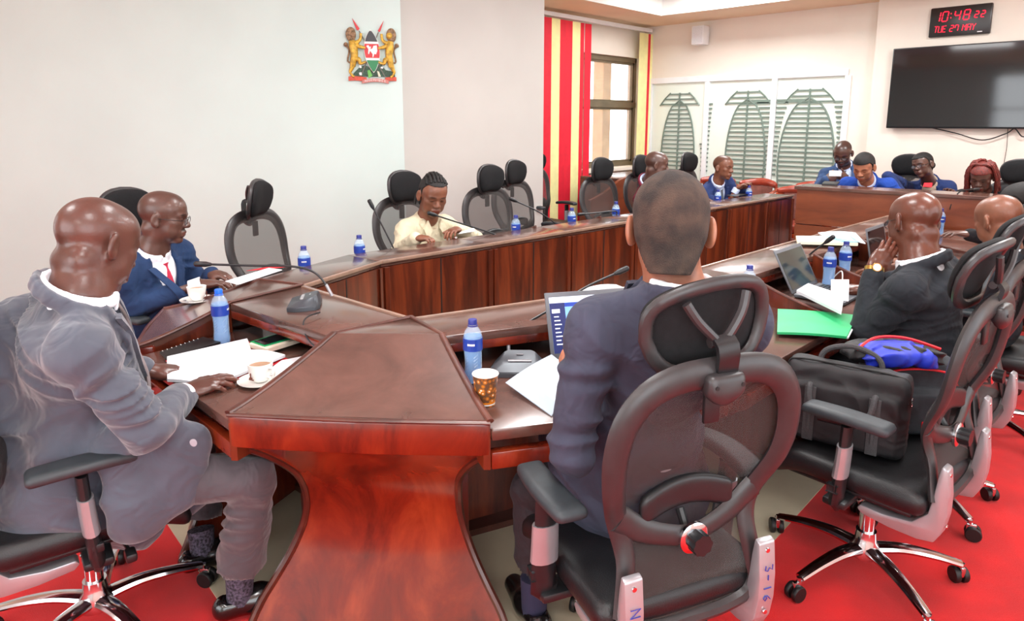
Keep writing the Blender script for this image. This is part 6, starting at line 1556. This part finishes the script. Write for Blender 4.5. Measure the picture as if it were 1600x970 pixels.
# sheets and books laid between four measured corners
def sheet_thing(name, label, cat, corners, z, th, m_, bulge=0.0, parts=None, group=None, nu=8, nv=6, part='sheet'):
    Cn = [np.array(c, float) if len(c) == 3 else WZ(c[0], c[1], z) for c in corners]
    cen = sum(Cn)/4; t = thing(name, label, cat, (cen[0], cen[1], z), 0, group)
    def fn(u, v):
        p = (Cn[0]*(1-u)+Cn[1]*u)*(1-v)+(Cn[3]*(1-u)+Cn[2]*u)*v-cen
        return (p[0], p[1], p[2]+cen[2]-z+th+bulge*math.sin(PI*u)*1.0)
    m = MB(); m.grid(fn, nu, nv, th*0.95)
    m.build(part, m_, t); return t, fn, cen
# open notebook of the grey-suited man
zb_ = ZW
nb = thing('open_notebook', 'open notebook with white pages and a red cover under the grey-suited man\'s hands', 'notebook', (*WZ(350, 578, ZW)[:2], ZW)); nbc = WZ(350, 578, ZW)
Q = [WZ(*p, ZW) for p in ((262, 566), (387, 537), (392, 555), (262, 602), (446, 563), (328, 613))]   # left page outer, spine, right page outer
def quad_pages(a, b, c, d, bul, th): 
    def fn(u, v):
        p = (a*(1-u)+b*u)*(1-v)+(d*(1-u)+c*u)*v-nbc; return (p[0], p[1], th+bul*math.sin(PI*v))
    return fn
m = MB(); m.grid(quad_pages(Q[0], Q[1], Q[2], Q[3], 0.006, 0.012), 10, 8, 0.010); m.build('left_pages', M_PAPER, nb)
m = MB(); m.grid(quad_pages(Q[3], Q[2], Q[4], Q[5], 0.006, 0.012), 10, 8, 0.010); m.build('right_pages', M_PAPER, nb)
m = MB(); ex = lambda p, k: nbc+(p-nbc)*k; m.grid(quad_pages(ex(Q[0], 1.04), ex(Q[1], 1.05), ex(Q[4], 1.04), ex(Q[5], 1.05), 0.0, 0.003), 4, 4, 0.0025); m.build('red_cover', M_RED, nb)
sheet_thing('loose_papers', 'white papers with a red stripe tucked under the coffee cup at the foreground corner desk', 'papers', [(440, 566), (490, 556), (440, 592), (405, 592)], ZW, 0.004, M_PAPER, part='sheets')
sp_, fn_, cen_ = sheet_thing('spiral_notebook', 'dark spiral-bound notebook beyond the open notebook', 'notebook', [(250, 556), (318, 532), (345, 540), (262, 566)], ZW, 0.008, M_BLACK, part='cover')
m = MB()
for k in range(9):
    q = fn_(0.06+0.10*k, 0.02); m.tube([(q[0]+0.006*math.cos(a), q[1]+0.0, q[2]+0.002+0.007*math.sin(a)) for a in [2*PI*j/10 for j in range(11)]], 0.0012, 5)
m.build('spiral_binding', M_EWHT, sp_)
bx, fnb, cb_ = sheet_thing('phone_box', 'flat cream phone box lying under the green-cased phone', 'box', [(389, 549), (452, 529), (483, 537), (418, 558)], ZW, 0.016, mat('cream_card', (220, 208, 190), 0.5), part='lid')
ph, fnp, cp_ = sheet_thing('mobile_phone', 'black phone in a bright green case lying on a flat box', 'phone', [(391, 540), (452, 522), (478, 529), (414, 548)], ZW+0.0165, 0.008, mat('green_case', (20, 150, 90), 0.4), part='case')
m = MB(); m.grid(lambda u, v: tuple(np.array(fnp(0.06+0.86*u, 0.1+0.74*v))+np.array([0, 0, 0.0086])), 4, 4, 0.001); m.build('screen', M_DGLASS, ph)

# papers in front of the other sitters
sheet_thing('paper_sheet', 'white sheet under the navy-suited man\'s hands on the left run', 'papers', [(352, 441), (420, 420), (441, 423), (372, 446)], ZW+0.12, 0.003, M_PAPER)
sheet_thing('paper_sheet', 'red-edged sheet beyond the navy-suited man\'s hands', 'papers', [(385, 424), (428, 416), (446, 418), (420, 421)], ZW+0.118, 0.002, M_RED)
sheet_thing('paper_sheet', 'white paper the cream-shirted woman reads from', 'papers', [W(716, 366, 4.32), W(741, 362, 4.5), W(742, 356, 4.55), W(722, 362, 4.4)], ZW+0.13, 0.003, M_PAPER)
sheet_thing('paper_sheet', 'white sheet in front of the far man in the dark blue suit', 'papers', [(1060, 320), (1078, 315), (1090, 317), (1070, 323)], ZL+0.001, 0.002, M_PAPER)
sheet_thing('paper_sheet', 'grey tablet-like sheet lying on the ledge near the far end of the left run', 'papers', [(1135, 306), (1160, 303), (1172, 304), (1148, 308)], ZL+0.001, 0.004, M_BLACK)
sheet_thing('document_stack', 'loose white and light-blue papers on the right ledge', 'papers', [(1278, 366), (1336, 366), (1352, 383), (1290, 374)], ZL+0.022, 0.006, M_PAPER, 0.008, part='sheets')
sheet_thing('printed_page', 'light-blue printed page lying across the loose white papers', 'papers', [(1290, 370), (1326, 367), (1343, 379), (1318, 379)], ZL+0.036, 0.002, mat('pale_blue_print', (130, 196, 226), 0.6, noise=0.2, nscale=40))
sheet_thing('paper_folder', 'cream folder with an orange edge on the right ledge', 'folder', [(1243, 377), (1322, 378), (1340, 389), (1245, 386)], ZL+0.001, 0.018, mat('cream_folder', (244, 234, 206), 0.6), part='cover')
sheet_thing('document_stack', 'stack of white pages under the bald man\'s elbow on the right run', 'papers', [(1244, 462), (1262, 451), (1318, 470), (1314, 497)], ZW+0.045, 0.014, M_PAPER, 0.0, part='sheets')
sheet_thing('notepad', 'cream notepad standing open beside the water bottle in front of the bald man', 'notepad', [W(1298, 440, 3.2), W(1326, 440, 3.2), W(1325, 474, 3.05), W(1298, 471, 3.05)], ZW+0.02, 0.006, M_PAPER, part='pages')
gf, fng, cg = sheet_thing('green_folder', 'bright green document folder overhanging the desk edge above the briefcase', 'folder', [(1215, 489), (1339, 499), (1322, 533), (1214, 526)], ZW+0.004, 0.010, mat('green_folder_card', (40, 176, 108), 0.45, noise=0.06, nscale=6), 0.004, part='cover')
m = MB(); m.grid(lambda u, v: tuple(np.array(fng(0.05+0.97*u, 0.06+0.88*v))-np.array([0, 0, 0.006])), 4, 3, 0.005); m.build('pages', M_PAPER, gf)
sl, fns, cs_ = sheet_thing('plastic_sleeve', 'clear plastic sleeve with white pages between the laptop and the foreground man', 'sleeve', [W(790, 600, 2.05), W(862, 556, 2.2), W(905, 590, 2.0), W(862, 652, 1.84)], ZW+0.01, 0.003, M_SLEEVE, 0.006, part='sleeve_film')
m = MB(); m.grid(lambda u, v: tuple(np.array(fns(0.25+0.7*u, 0.12+0.8*v))+np.array([0, 0, 0.0015])), 5, 4, 0.001); m.build('pages', M_PAPER, sl)
sheet_thing('paper_sheet', 'crumpled white paper on the ledge behind the open laptop', 'papers', [W(906, 456, 2.72), W(962, 447, 2.82), W(975, 452, 2.75), W(920, 462, 2.66)], ZL+0.002, 0.004, M_PAPER, 0.01)
sheet_thing('black_notebook', 'black notebook with a yellow edge on the brown end desk', 'notebook', [(1284, 289), (1308, 290), (1312, 286), (1288, 285)], EZ+0.001, 0.014, M_BLACK, part='cover')
sheet_thing('paper_sheet', 'folded red and white card on the end desk before the leaning woman', 'papers', [W(1442, 292, 6.3), W(1456, 293, 6.3), W(1457, 286, 6.34), W(1444, 286, 6.34)], EZ+0.03, 0.003, M_RED)

# microphones
M_MIC = mat('dark_grey_microphone', (70, 74, 80), 0.35, metal=0.3, noise=0.05)
def microphone(label, base, rz, neck, s=1.0, cable=None, foam=True):
    base = np.array(base, float); t = thing('conference_microphone', label, 'microphone', base, 0)
    if rz is not None:
        M0 = Rz(rz)@Matrix.Scale(s, 4)
        b = bmesh.new(); prof = [(-0.075, -0.055), (0.075, -0.055), (0.088, -0.02), (0.075, 0.045), (0.055, 0.06), (-0.055, 0.06), (-0.075, 0.045), (-0.088, -0.02)]
        lo = [b.verts.new((x, y, 0.0)) for x, y in prof]; mid = [b.verts.new((x, y, 0.016)) for x, y in prof]; hi = [b.verts.new((x*0.62, y*0.62+0.012, 0.030+(y+0.055)*0.18)) for x, y in prof]
        b.faces.new(hi); b.faces.new(lo[::-1])
        for i in range(8):
            j = (i+1) % 8; b.faces.new([lo[i], lo[j], mid[j], mid[i]]); b.faces.new([mid[i], mid[j], hi[j], hi[i]])
        bmesh.ops.recalc_face_normals(b, faces=list(b.faces)); bmesh.ops.bevel(b, geom=list(b.edges), offset=0.002, segments=2, affect='EDGES')
        m = MB(); m._merge(b, M0); bo = m.build('microphone_base', M_MIC, t)
        m = MB(); m.box(-0.035, 0.035, -0.012, 0.0, 0.034, 0.0375, 0.001, M0); m.box(-0.01, 0.01, 0.02, 0.024, 0.0445, 0.046, 0, M0); m.build('button', M_EWHT if False else M_SILVER, bo, False)
    P_ = [np.array(p, float)-base for p in neck]; sp = spline(P_, 8)
    m = MB(); m.tube(sp, 0.0042*s, 8); gn = m.build('gooseneck', M_BLACK, t)
    d = nrm(sp[-1]-sp[-4]); 
    m = MB(); m.tube([sp[-1], sp[-1]+d*0.012, sp[-1]+d*0.02, sp[-1]+d*0.06, sp[-1]+d*0.066], [0.006*s, 0.0085*s, 0.0105*s, 0.0105*s, 0.006*s], 12); m.build('capsule', M_BLACK, gn)
    d0 = nrm(sp[2]-sp[0]); m = MB(); m.tube([sp[0], sp[0]+d0*0.05], 0.0062*s, 10); m.build('neck_collar', M_SILVER, gn)
    if cable:
        m = MB(); m.tube(spline([np.array(p, float)-base for p in cable], 6), 0.003, 6); m.build('cable', M_BLACK, t)
    return t
b0 = WZ(476, 478, ZL)
microphone('grey microphone on the ledge beyond the foreground corner desk, neck bent left', b0, -0.62, [W(519, 462, 2.55), W(506, 440, 2.55), W(488, 424, 2.56), W(455, 416, 2.57), W(400, 415, 2.57), W(330, 413, 2.57)], 1.05,
           [W(500, 488, 2.46), W(482, 494, 2.4), W(474, 505, 2.36), W(480, 528, 2.30), W(497, 546, 2.22), W(512, 560, 2.2)])
b1 = WZ(812, 580, ZW)
microphone('black gooseneck microphone on the worktop behind the paper cup', b1, 0.75, [W(795, 552, 2.32), W(797, 530, 2.34), W(822, 506, 2.40), W(862, 482, 2.46), W(915, 449, 2.55), W(960, 428, 2.60)], 1.15)
def hidden_base(p, dx=0.12): return (p[0]-dx*0.3, p[1], ZW)
for lb, pts, s in [('gooseneck microphone in front of the cream-shirted woman', [W(775, 367, 4.35), W(720, 349, 4.3), W(683, 337, 4.24)], 1.25), ('gooseneck microphone left of the cream-shirted woman, pointing up', [W(614, 386, 4.05), W(600, 358, 4.05), W(584, 327, 4.05)], 1.2),
                   ('gooseneck microphone in front of the overlapping pair of empty chairs', [W(866, 348, 4.95), W(840, 330, 4.9), W(808, 315, 4.85)], 1.3), ('low gooseneck microphone lying over the window-lit ledge of the left run', [W(962, 330, 5.3), W(935, 332, 5.25), W(914, 334, 5.2)], 1.2),
                   ('gooseneck microphone rising behind the tilted laptop on the right run', [W(1252, 410, 3.7), W(1272, 392, 3.65), W(1288, 380, 3.62)], 1.2), ('gooseneck microphone right of the loose papers, reaching the bald man\'s face', [W(1350, 380, 4.35), W(1366, 366, 4.3), W(1382, 352, 4.25)], 1.2)]:
    e0 = np.array(pts[0]); bs = np.array([e0[0], e0[1], ZW]); 
    microphone(lb, bs, 1.2, [bs+np.array([0, 0, 0.03]), (bs+e0)/2+np.array([0, 0, 0.02])]+pts if e0[2] > ZW+0.06 else [bs+np.array([0, 0, 0.03])]+pts[1:], s)
bs = np.array([*W(1487, 345, 5.45)[:2], ZW]); microphone('gooseneck microphone with an arched neck in front of the braided woman', bs, 0.4, [bs+np.array([0, 0, 0.03]), W(1484, 328, 5.4), W(1492, 308, 5.4), W(1503, 298, 5.42), W(1520, 296, 5.45)], 1.2)

# laptops
def laptop(label, p0, along, back, w=0.34, dpt=0.235, lid=0.225, tilt=18, scr=None, colr=(70, 72, 76), backcol=None):
    """p0 = left end of the hinge, along = unit hinge direction, back = unit direction away from the user"""
    al, bk = nrm((*along, 0)), nrm((*back, 0)); t = thing('laptop', label, 'laptop', (p0[0], p0[1], ZW))
    Mx = Matrix(((al[0], bk[0], 0, 0), (al[1], bk[1], 0, 0), (0, 0, 1, 0), (0, 0, 0, 1)))
    MC = mat('laptop_shell', colr, 0.4, noise=0.03)
    m = MB(); m.box(0, w, -dpt, 0, 0.004, 0.020, 0.004, Mx); m.build('keyboard_base', MC, t)
    m = MB()
    for r_ in range(5):
        for c_ in range(14): m.box(0.02+c_*0.0216, 0.037+c_*0.0216, -0.03-r_*0.02, -0.046-r_*0.02+0.002, 0.0195, 0.0215, 0, Mx)
    m.build('keys', M_RUBBER, t, False)
    Ml = Mx@T(0, 0.004, 0.018)@Rx(-math.radians(tilt))
    m = MB(); m.box(0, w, 0, 0.007, 0, lid, 0.003, Ml); ld = m.build('lid', MC, t)
    m = MB(); m.box(0.014, w-0.014, -0.001, 0.0005, 0.018, lid-0.018, 0, Ml); so = m.build('screen', scr or M_DGLASS, ld, False)
    return t, Ml, so, ld
M_SCRA = mat('lit_screen_pale_blue', (120, 170, 226), 0.3, emit=(110, 165, 230), estr=0.55); M_SCRB = mat('lit_screen_deep_blue', (28, 58, 150), 0.3, emit=(30, 66, 170), estr=0.5); M_SCRC = mat('lit_screen_white', (220, 230, 245), 0.3, emit=(210, 222, 245), estr=0.6)
M_SCRD = mat('lit_screen_navy', (30, 40, 90), 0.3, emit=(34, 44, 100), estr=0.5)
pL = WZ(862, 561, ZW+0.02); al = nrm(np.array([0.52, 0.854, 0])); bk = np.array([-al[1], al[0], 0])
lt, Ml, so, ld = laptop('open laptop with a lit blue screen in front of the foreground man', pL[:2], al[:2], bk[:2], w=0.355, lid=0.235, tilt=22, scr=M_SCRA, colr=(96, 100, 106))
for nm, (x0_, x1_, z0_, z1_), mm in (('toolbar', (0.014, 0.341, 0.196, 0.217), M_SCRC), ('title_bar', (0.07, 0.341, 0.181, 0.195), M_SCRB), ('sidebar', (0.014, 0.07, 0.018, 0.196), M_SCRD), ('sidebar_button', (0.02, 0.05, 0.160, 0.174), M_SCRC)):
    m = MB(); m.box(x0_, x1_, -0.0016-(0.0006 if 'button' in nm else 0), -0.0009, z0_, z1_, 0, Ml); m.build(nm, mm, so, False)
m = MB()
for k in range(8): m.box(0.026, 0.044+0.004*(k % 3), -0.0022, -0.0015, 0.145-0.014*k, 0.149-0.014*k, 0, Ml)
m.build('menu_line', M_SCRC, so, False)
m = MB(); m.tube([Ml@Vector((0.09, -0.0016, 0.17)), Ml@Vector((0.2, -0.0016, 0.10))], 0.0015, 5); m.build('graph_line', M_SCRC, so, False)
l2, M2, s2, _ = laptop('tilted laptop with a dark greenish screen on the right run', (-1.235, 3.24), (0.0, 1.0), (-1.0, 0.0), w=0.33, lid=0.225, tilt=28, scr=mat('dark_green_screen', (38, 48, 44), 0.12, noise=0.3, nscale=6), colr=(60, 62, 64))
l3, M3, s3, _ = laptop('pale-edged laptop with dark lid beyond the two water bottles on the right', (-1.16, 4.18), (0.0, 1.0), (-1.0, 0.0), w=0.33, lid=0.22, tilt=12, colr=(150, 150, 154))
m = MB(); m.tube(spline([(-1.2, 3.62, ZW+0.02), (-1.14, 3.60, ZW+0.09), (-1.10, 3.5, ZW+0.03), (-1.08, 3.42, ZW+0.01)], 6), 0.003, 6); tag(m.build('charger_cable', M_EWHT), 'white charger cable looping beside the tilted laptop', 'cable')

# phone in the hands of the man behind the end desk
pp = (W(1305, 271, 6.78)); t = thing('mobile_phone', 'white phone held by the man in the mid-blue suit', 'phone', pp, YAW-1.57+1.45)
m = MB(); m.box(-0.058, 0.058, -0.004, 0.004, -0.028, 0.028, 0.003); m.build('phone_body', M_EWHT, t); m = MB(); m.box(-0.053, 0.053, 0.0035, 0.005, -0.024, 0.024); m.build('screen', M_DGLASS, t)

# briefcase and backpack on the chair seat
M_NYL = mat('black_nylon', (26, 26, 29), 0.6, noise=0.12, nscale=40, bump=0.3, bscale=700); M_STRAP = mat('grey_webbing', (62, 62, 64), 0.8, noise=0.1, nscale=200)
ba = WZ(1256, 566, 0.77); bb_ = WZ(1392, 592, 0.77); bd = nrm(bb_-ba); brot = math.atan2(bd[1], bd[0]); bc = (ba+bb_)/2
bc = np.array([bc[0], bc[1], 0.485])+np.array([-bd[1], bd[0], 0])*0.05
bag = thing('laptop_briefcase', 'black nylon laptop briefcase with webbing handles standing on the office chair seat', 'briefcase', bc, brot)
S = SDF((-0.24, -0.11, -0.01), (0.24, 0.11, 0.33), 0.0065)
S.box((0, 0.0, 0.145), (0.195, 0.055, 0.145), 0.03, None, 0.01); S.box((0, -0.055, 0.12), (0.175, 0.02, 0.105), 0.018, None, 0.012); S.box((-0.0, 0.062, 0.14), (0.18, 0.015, 0.12), 0.012, None, 0.01); S.folds(0.0035, 5, 1.5)
V, F_ = S.mesh(); quick_mesh('bag_body', smooth_mesh(V, F_, 2), F_, M_NYL, bag)
m = MB(); m.tube(spline([(-0.19, -0.03, 0.2), (-0.188, -0.03, 0.27), (-0.15, -0.03, 0.292), (0, -0.03, 0.295), (0.15, -0.03, 0.292), (0.188, -0.03, 0.27), (0.19, -0.03, 0.2)], 5), 0.004, 8); m.build('zip', M_RUBBER, bag)
for yy, hz_, dz in ((-0.062, 0.12, -0.02), (0.055, 0.36, 0.0)):
    m = MB(); pth = [(-0.10, yy-0.016, 0.10), (-0.10, yy-0.014, 0.24), (-0.085, yy-0.03 if yy < 0 else yy, 0.31 if yy > 0 else 0.17), (0, yy-0.055 if yy < 0 else yy, 0.34 if yy > 0 else 0.145), (0.085, yy-0.03 if yy < 0 else yy, 0.31 if yy > 0 else 0.17), (0.10, yy-0.014, 0.24), (0.10, yy-0.016, 0.10)]
    if yy < 0: pth = [(-0.10, -0.079, 0.06), (-0.10, -0.081, 0.20), (-0.10, -0.10, 0.225), (-0.09, -0.12, 0.17), (-0.05, -0.13, 0.135), (0.05, -0.13, 0.135), (0.09, -0.12, 0.17), (0.10, -0.10, 0.225), (0.10, -0.081, 0.20), (0.10, -0.079, 0.06)]
    m.tube(spline(pth, 5), 0.018, 8, flat=(1, 0.16), up=(0, 0, 1)) if False else m.tube(spline(pth, 5), 0.0095, 8); m.build('webbing_handle', M_STRAP, bag)
for x_ in (-0.10, 0.10): m = MB(); m.box(x_-0.018, x_+0.018, -0.0835, -0.077, 0.02, 0.215, 0.001); m.build('webbing_strap', M_STRAP, bag)
m = MB(); m.tube([(-0.06, -0.131, 0.135), (0.06, -0.131, 0.135)], 0.0155, 12); m.build('grip', M_BLACK, bag)
m = MB(); m.tube([(0.197, 0.012*math.cos(a), 0.2+0.016*math.sin(a)) for a in [2*PI*k/14 for k in range(15)]], 0.0022, 6); m.build('ring', M_CHROME, bag)
# backpack with red piping and a blue-lined jacket behind it
bp = thing('backpack', 'dark backpack with red piping leaning behind the briefcase on the same seat', 'backpack', (-0.60, 2.68, 0.485), math.radians(40))
S = SDF((-0.2, -0.13, -0.02), (0.2, 0.13, 0.36), 0.008); S.box((0, 0, 0.15), (0.15, 0.075, 0.15), 0.05, None, 0.01); S.box((0.0, -0.075, 0.10), (0.12, 0.025, 0.08), 0.02, None, 0.02); S.folds(0.004, 9, 1.4)
V, F_ = S.mesh(); quick_mesh('backpack_body', smooth_mesh(V, F_, 2), F_, mat('charcoal_nylon', (44, 50, 56), 0.6, noise=0.1, nscale=30, bump=0.3, bscale=600), bp)
m = MB(); m.tube(spline([(-0.14, -0.082, 0.2), (-0.1, -0.09, 0.25), (0, -0.092, 0.265), (0.1, -0.09, 0.25), (0.14, -0.082, 0.2)], 5), 0.004, 6); m.build('red_piping', mat('red_piping', (214, 20, 34), 0.5), bp)
m = MB(); m.box(0.02, 0.10, -0.106, -0.100, 0.05, 0.075, 0.002); m.build('red_patch', mat('red_piping'), bp)
jp = WZ(1395, 548, 0.80); jk_ = thing('folded_jacket', 'black jacket with a royal-blue lining and red zip heaped over the backpack', 'jacket', (jp[0]-0.02, jp[1]+0.03, 0.765), math.radians(50))
S = SDF((-0.22, -0.14, -0.03), (0.22, 0.14, 0.1), 0.007); S.ell((0, 0, 0.02), (0.17, 0.10, 0.035), None, 0.01); S.cap((-0.14, -0.05, 0.03), (0.13, -0.07, 0.02), 0.025, 0.03, 0.02); S.folds(0.010, 3, 1.6)
V, F_ = S.mesh(); quick_mesh('jacket_cloth', smooth_mesh(V, F_, 2), F_, M_NYL, jk_)
S = SDF((-0.22, -0.16, -0.03), (0.22, 0.14, 0.12), 0.007); S.cap((-0.12, -0.075, 0.025), (0.10, -0.085, 0.018), 0.026, 0.030, 0.02); S.ell((-0.02, -0.03, 0.045), (0.12, 0.045, 0.02), None, 0.02); S.folds(0.009, 6, 1.8)
V, F_ = S.mesh(); quick_mesh('blue_lining', smooth_mesh(V, F_, 2), F_, mat('royal_blue_lining', (24, 46, 176), 0.5, noise=0.1, nscale=20), jk_)
m = MB(); m.tube(spline([(-0.16, -0.06, 0.055), (-0.05, 0.005, 0.072), (0.06, 0.0, 0.068), (0.16, -0.05, 0.04)], 6), 0.006, 6); m.build('red_zip', mat('red_piping'), jk_)
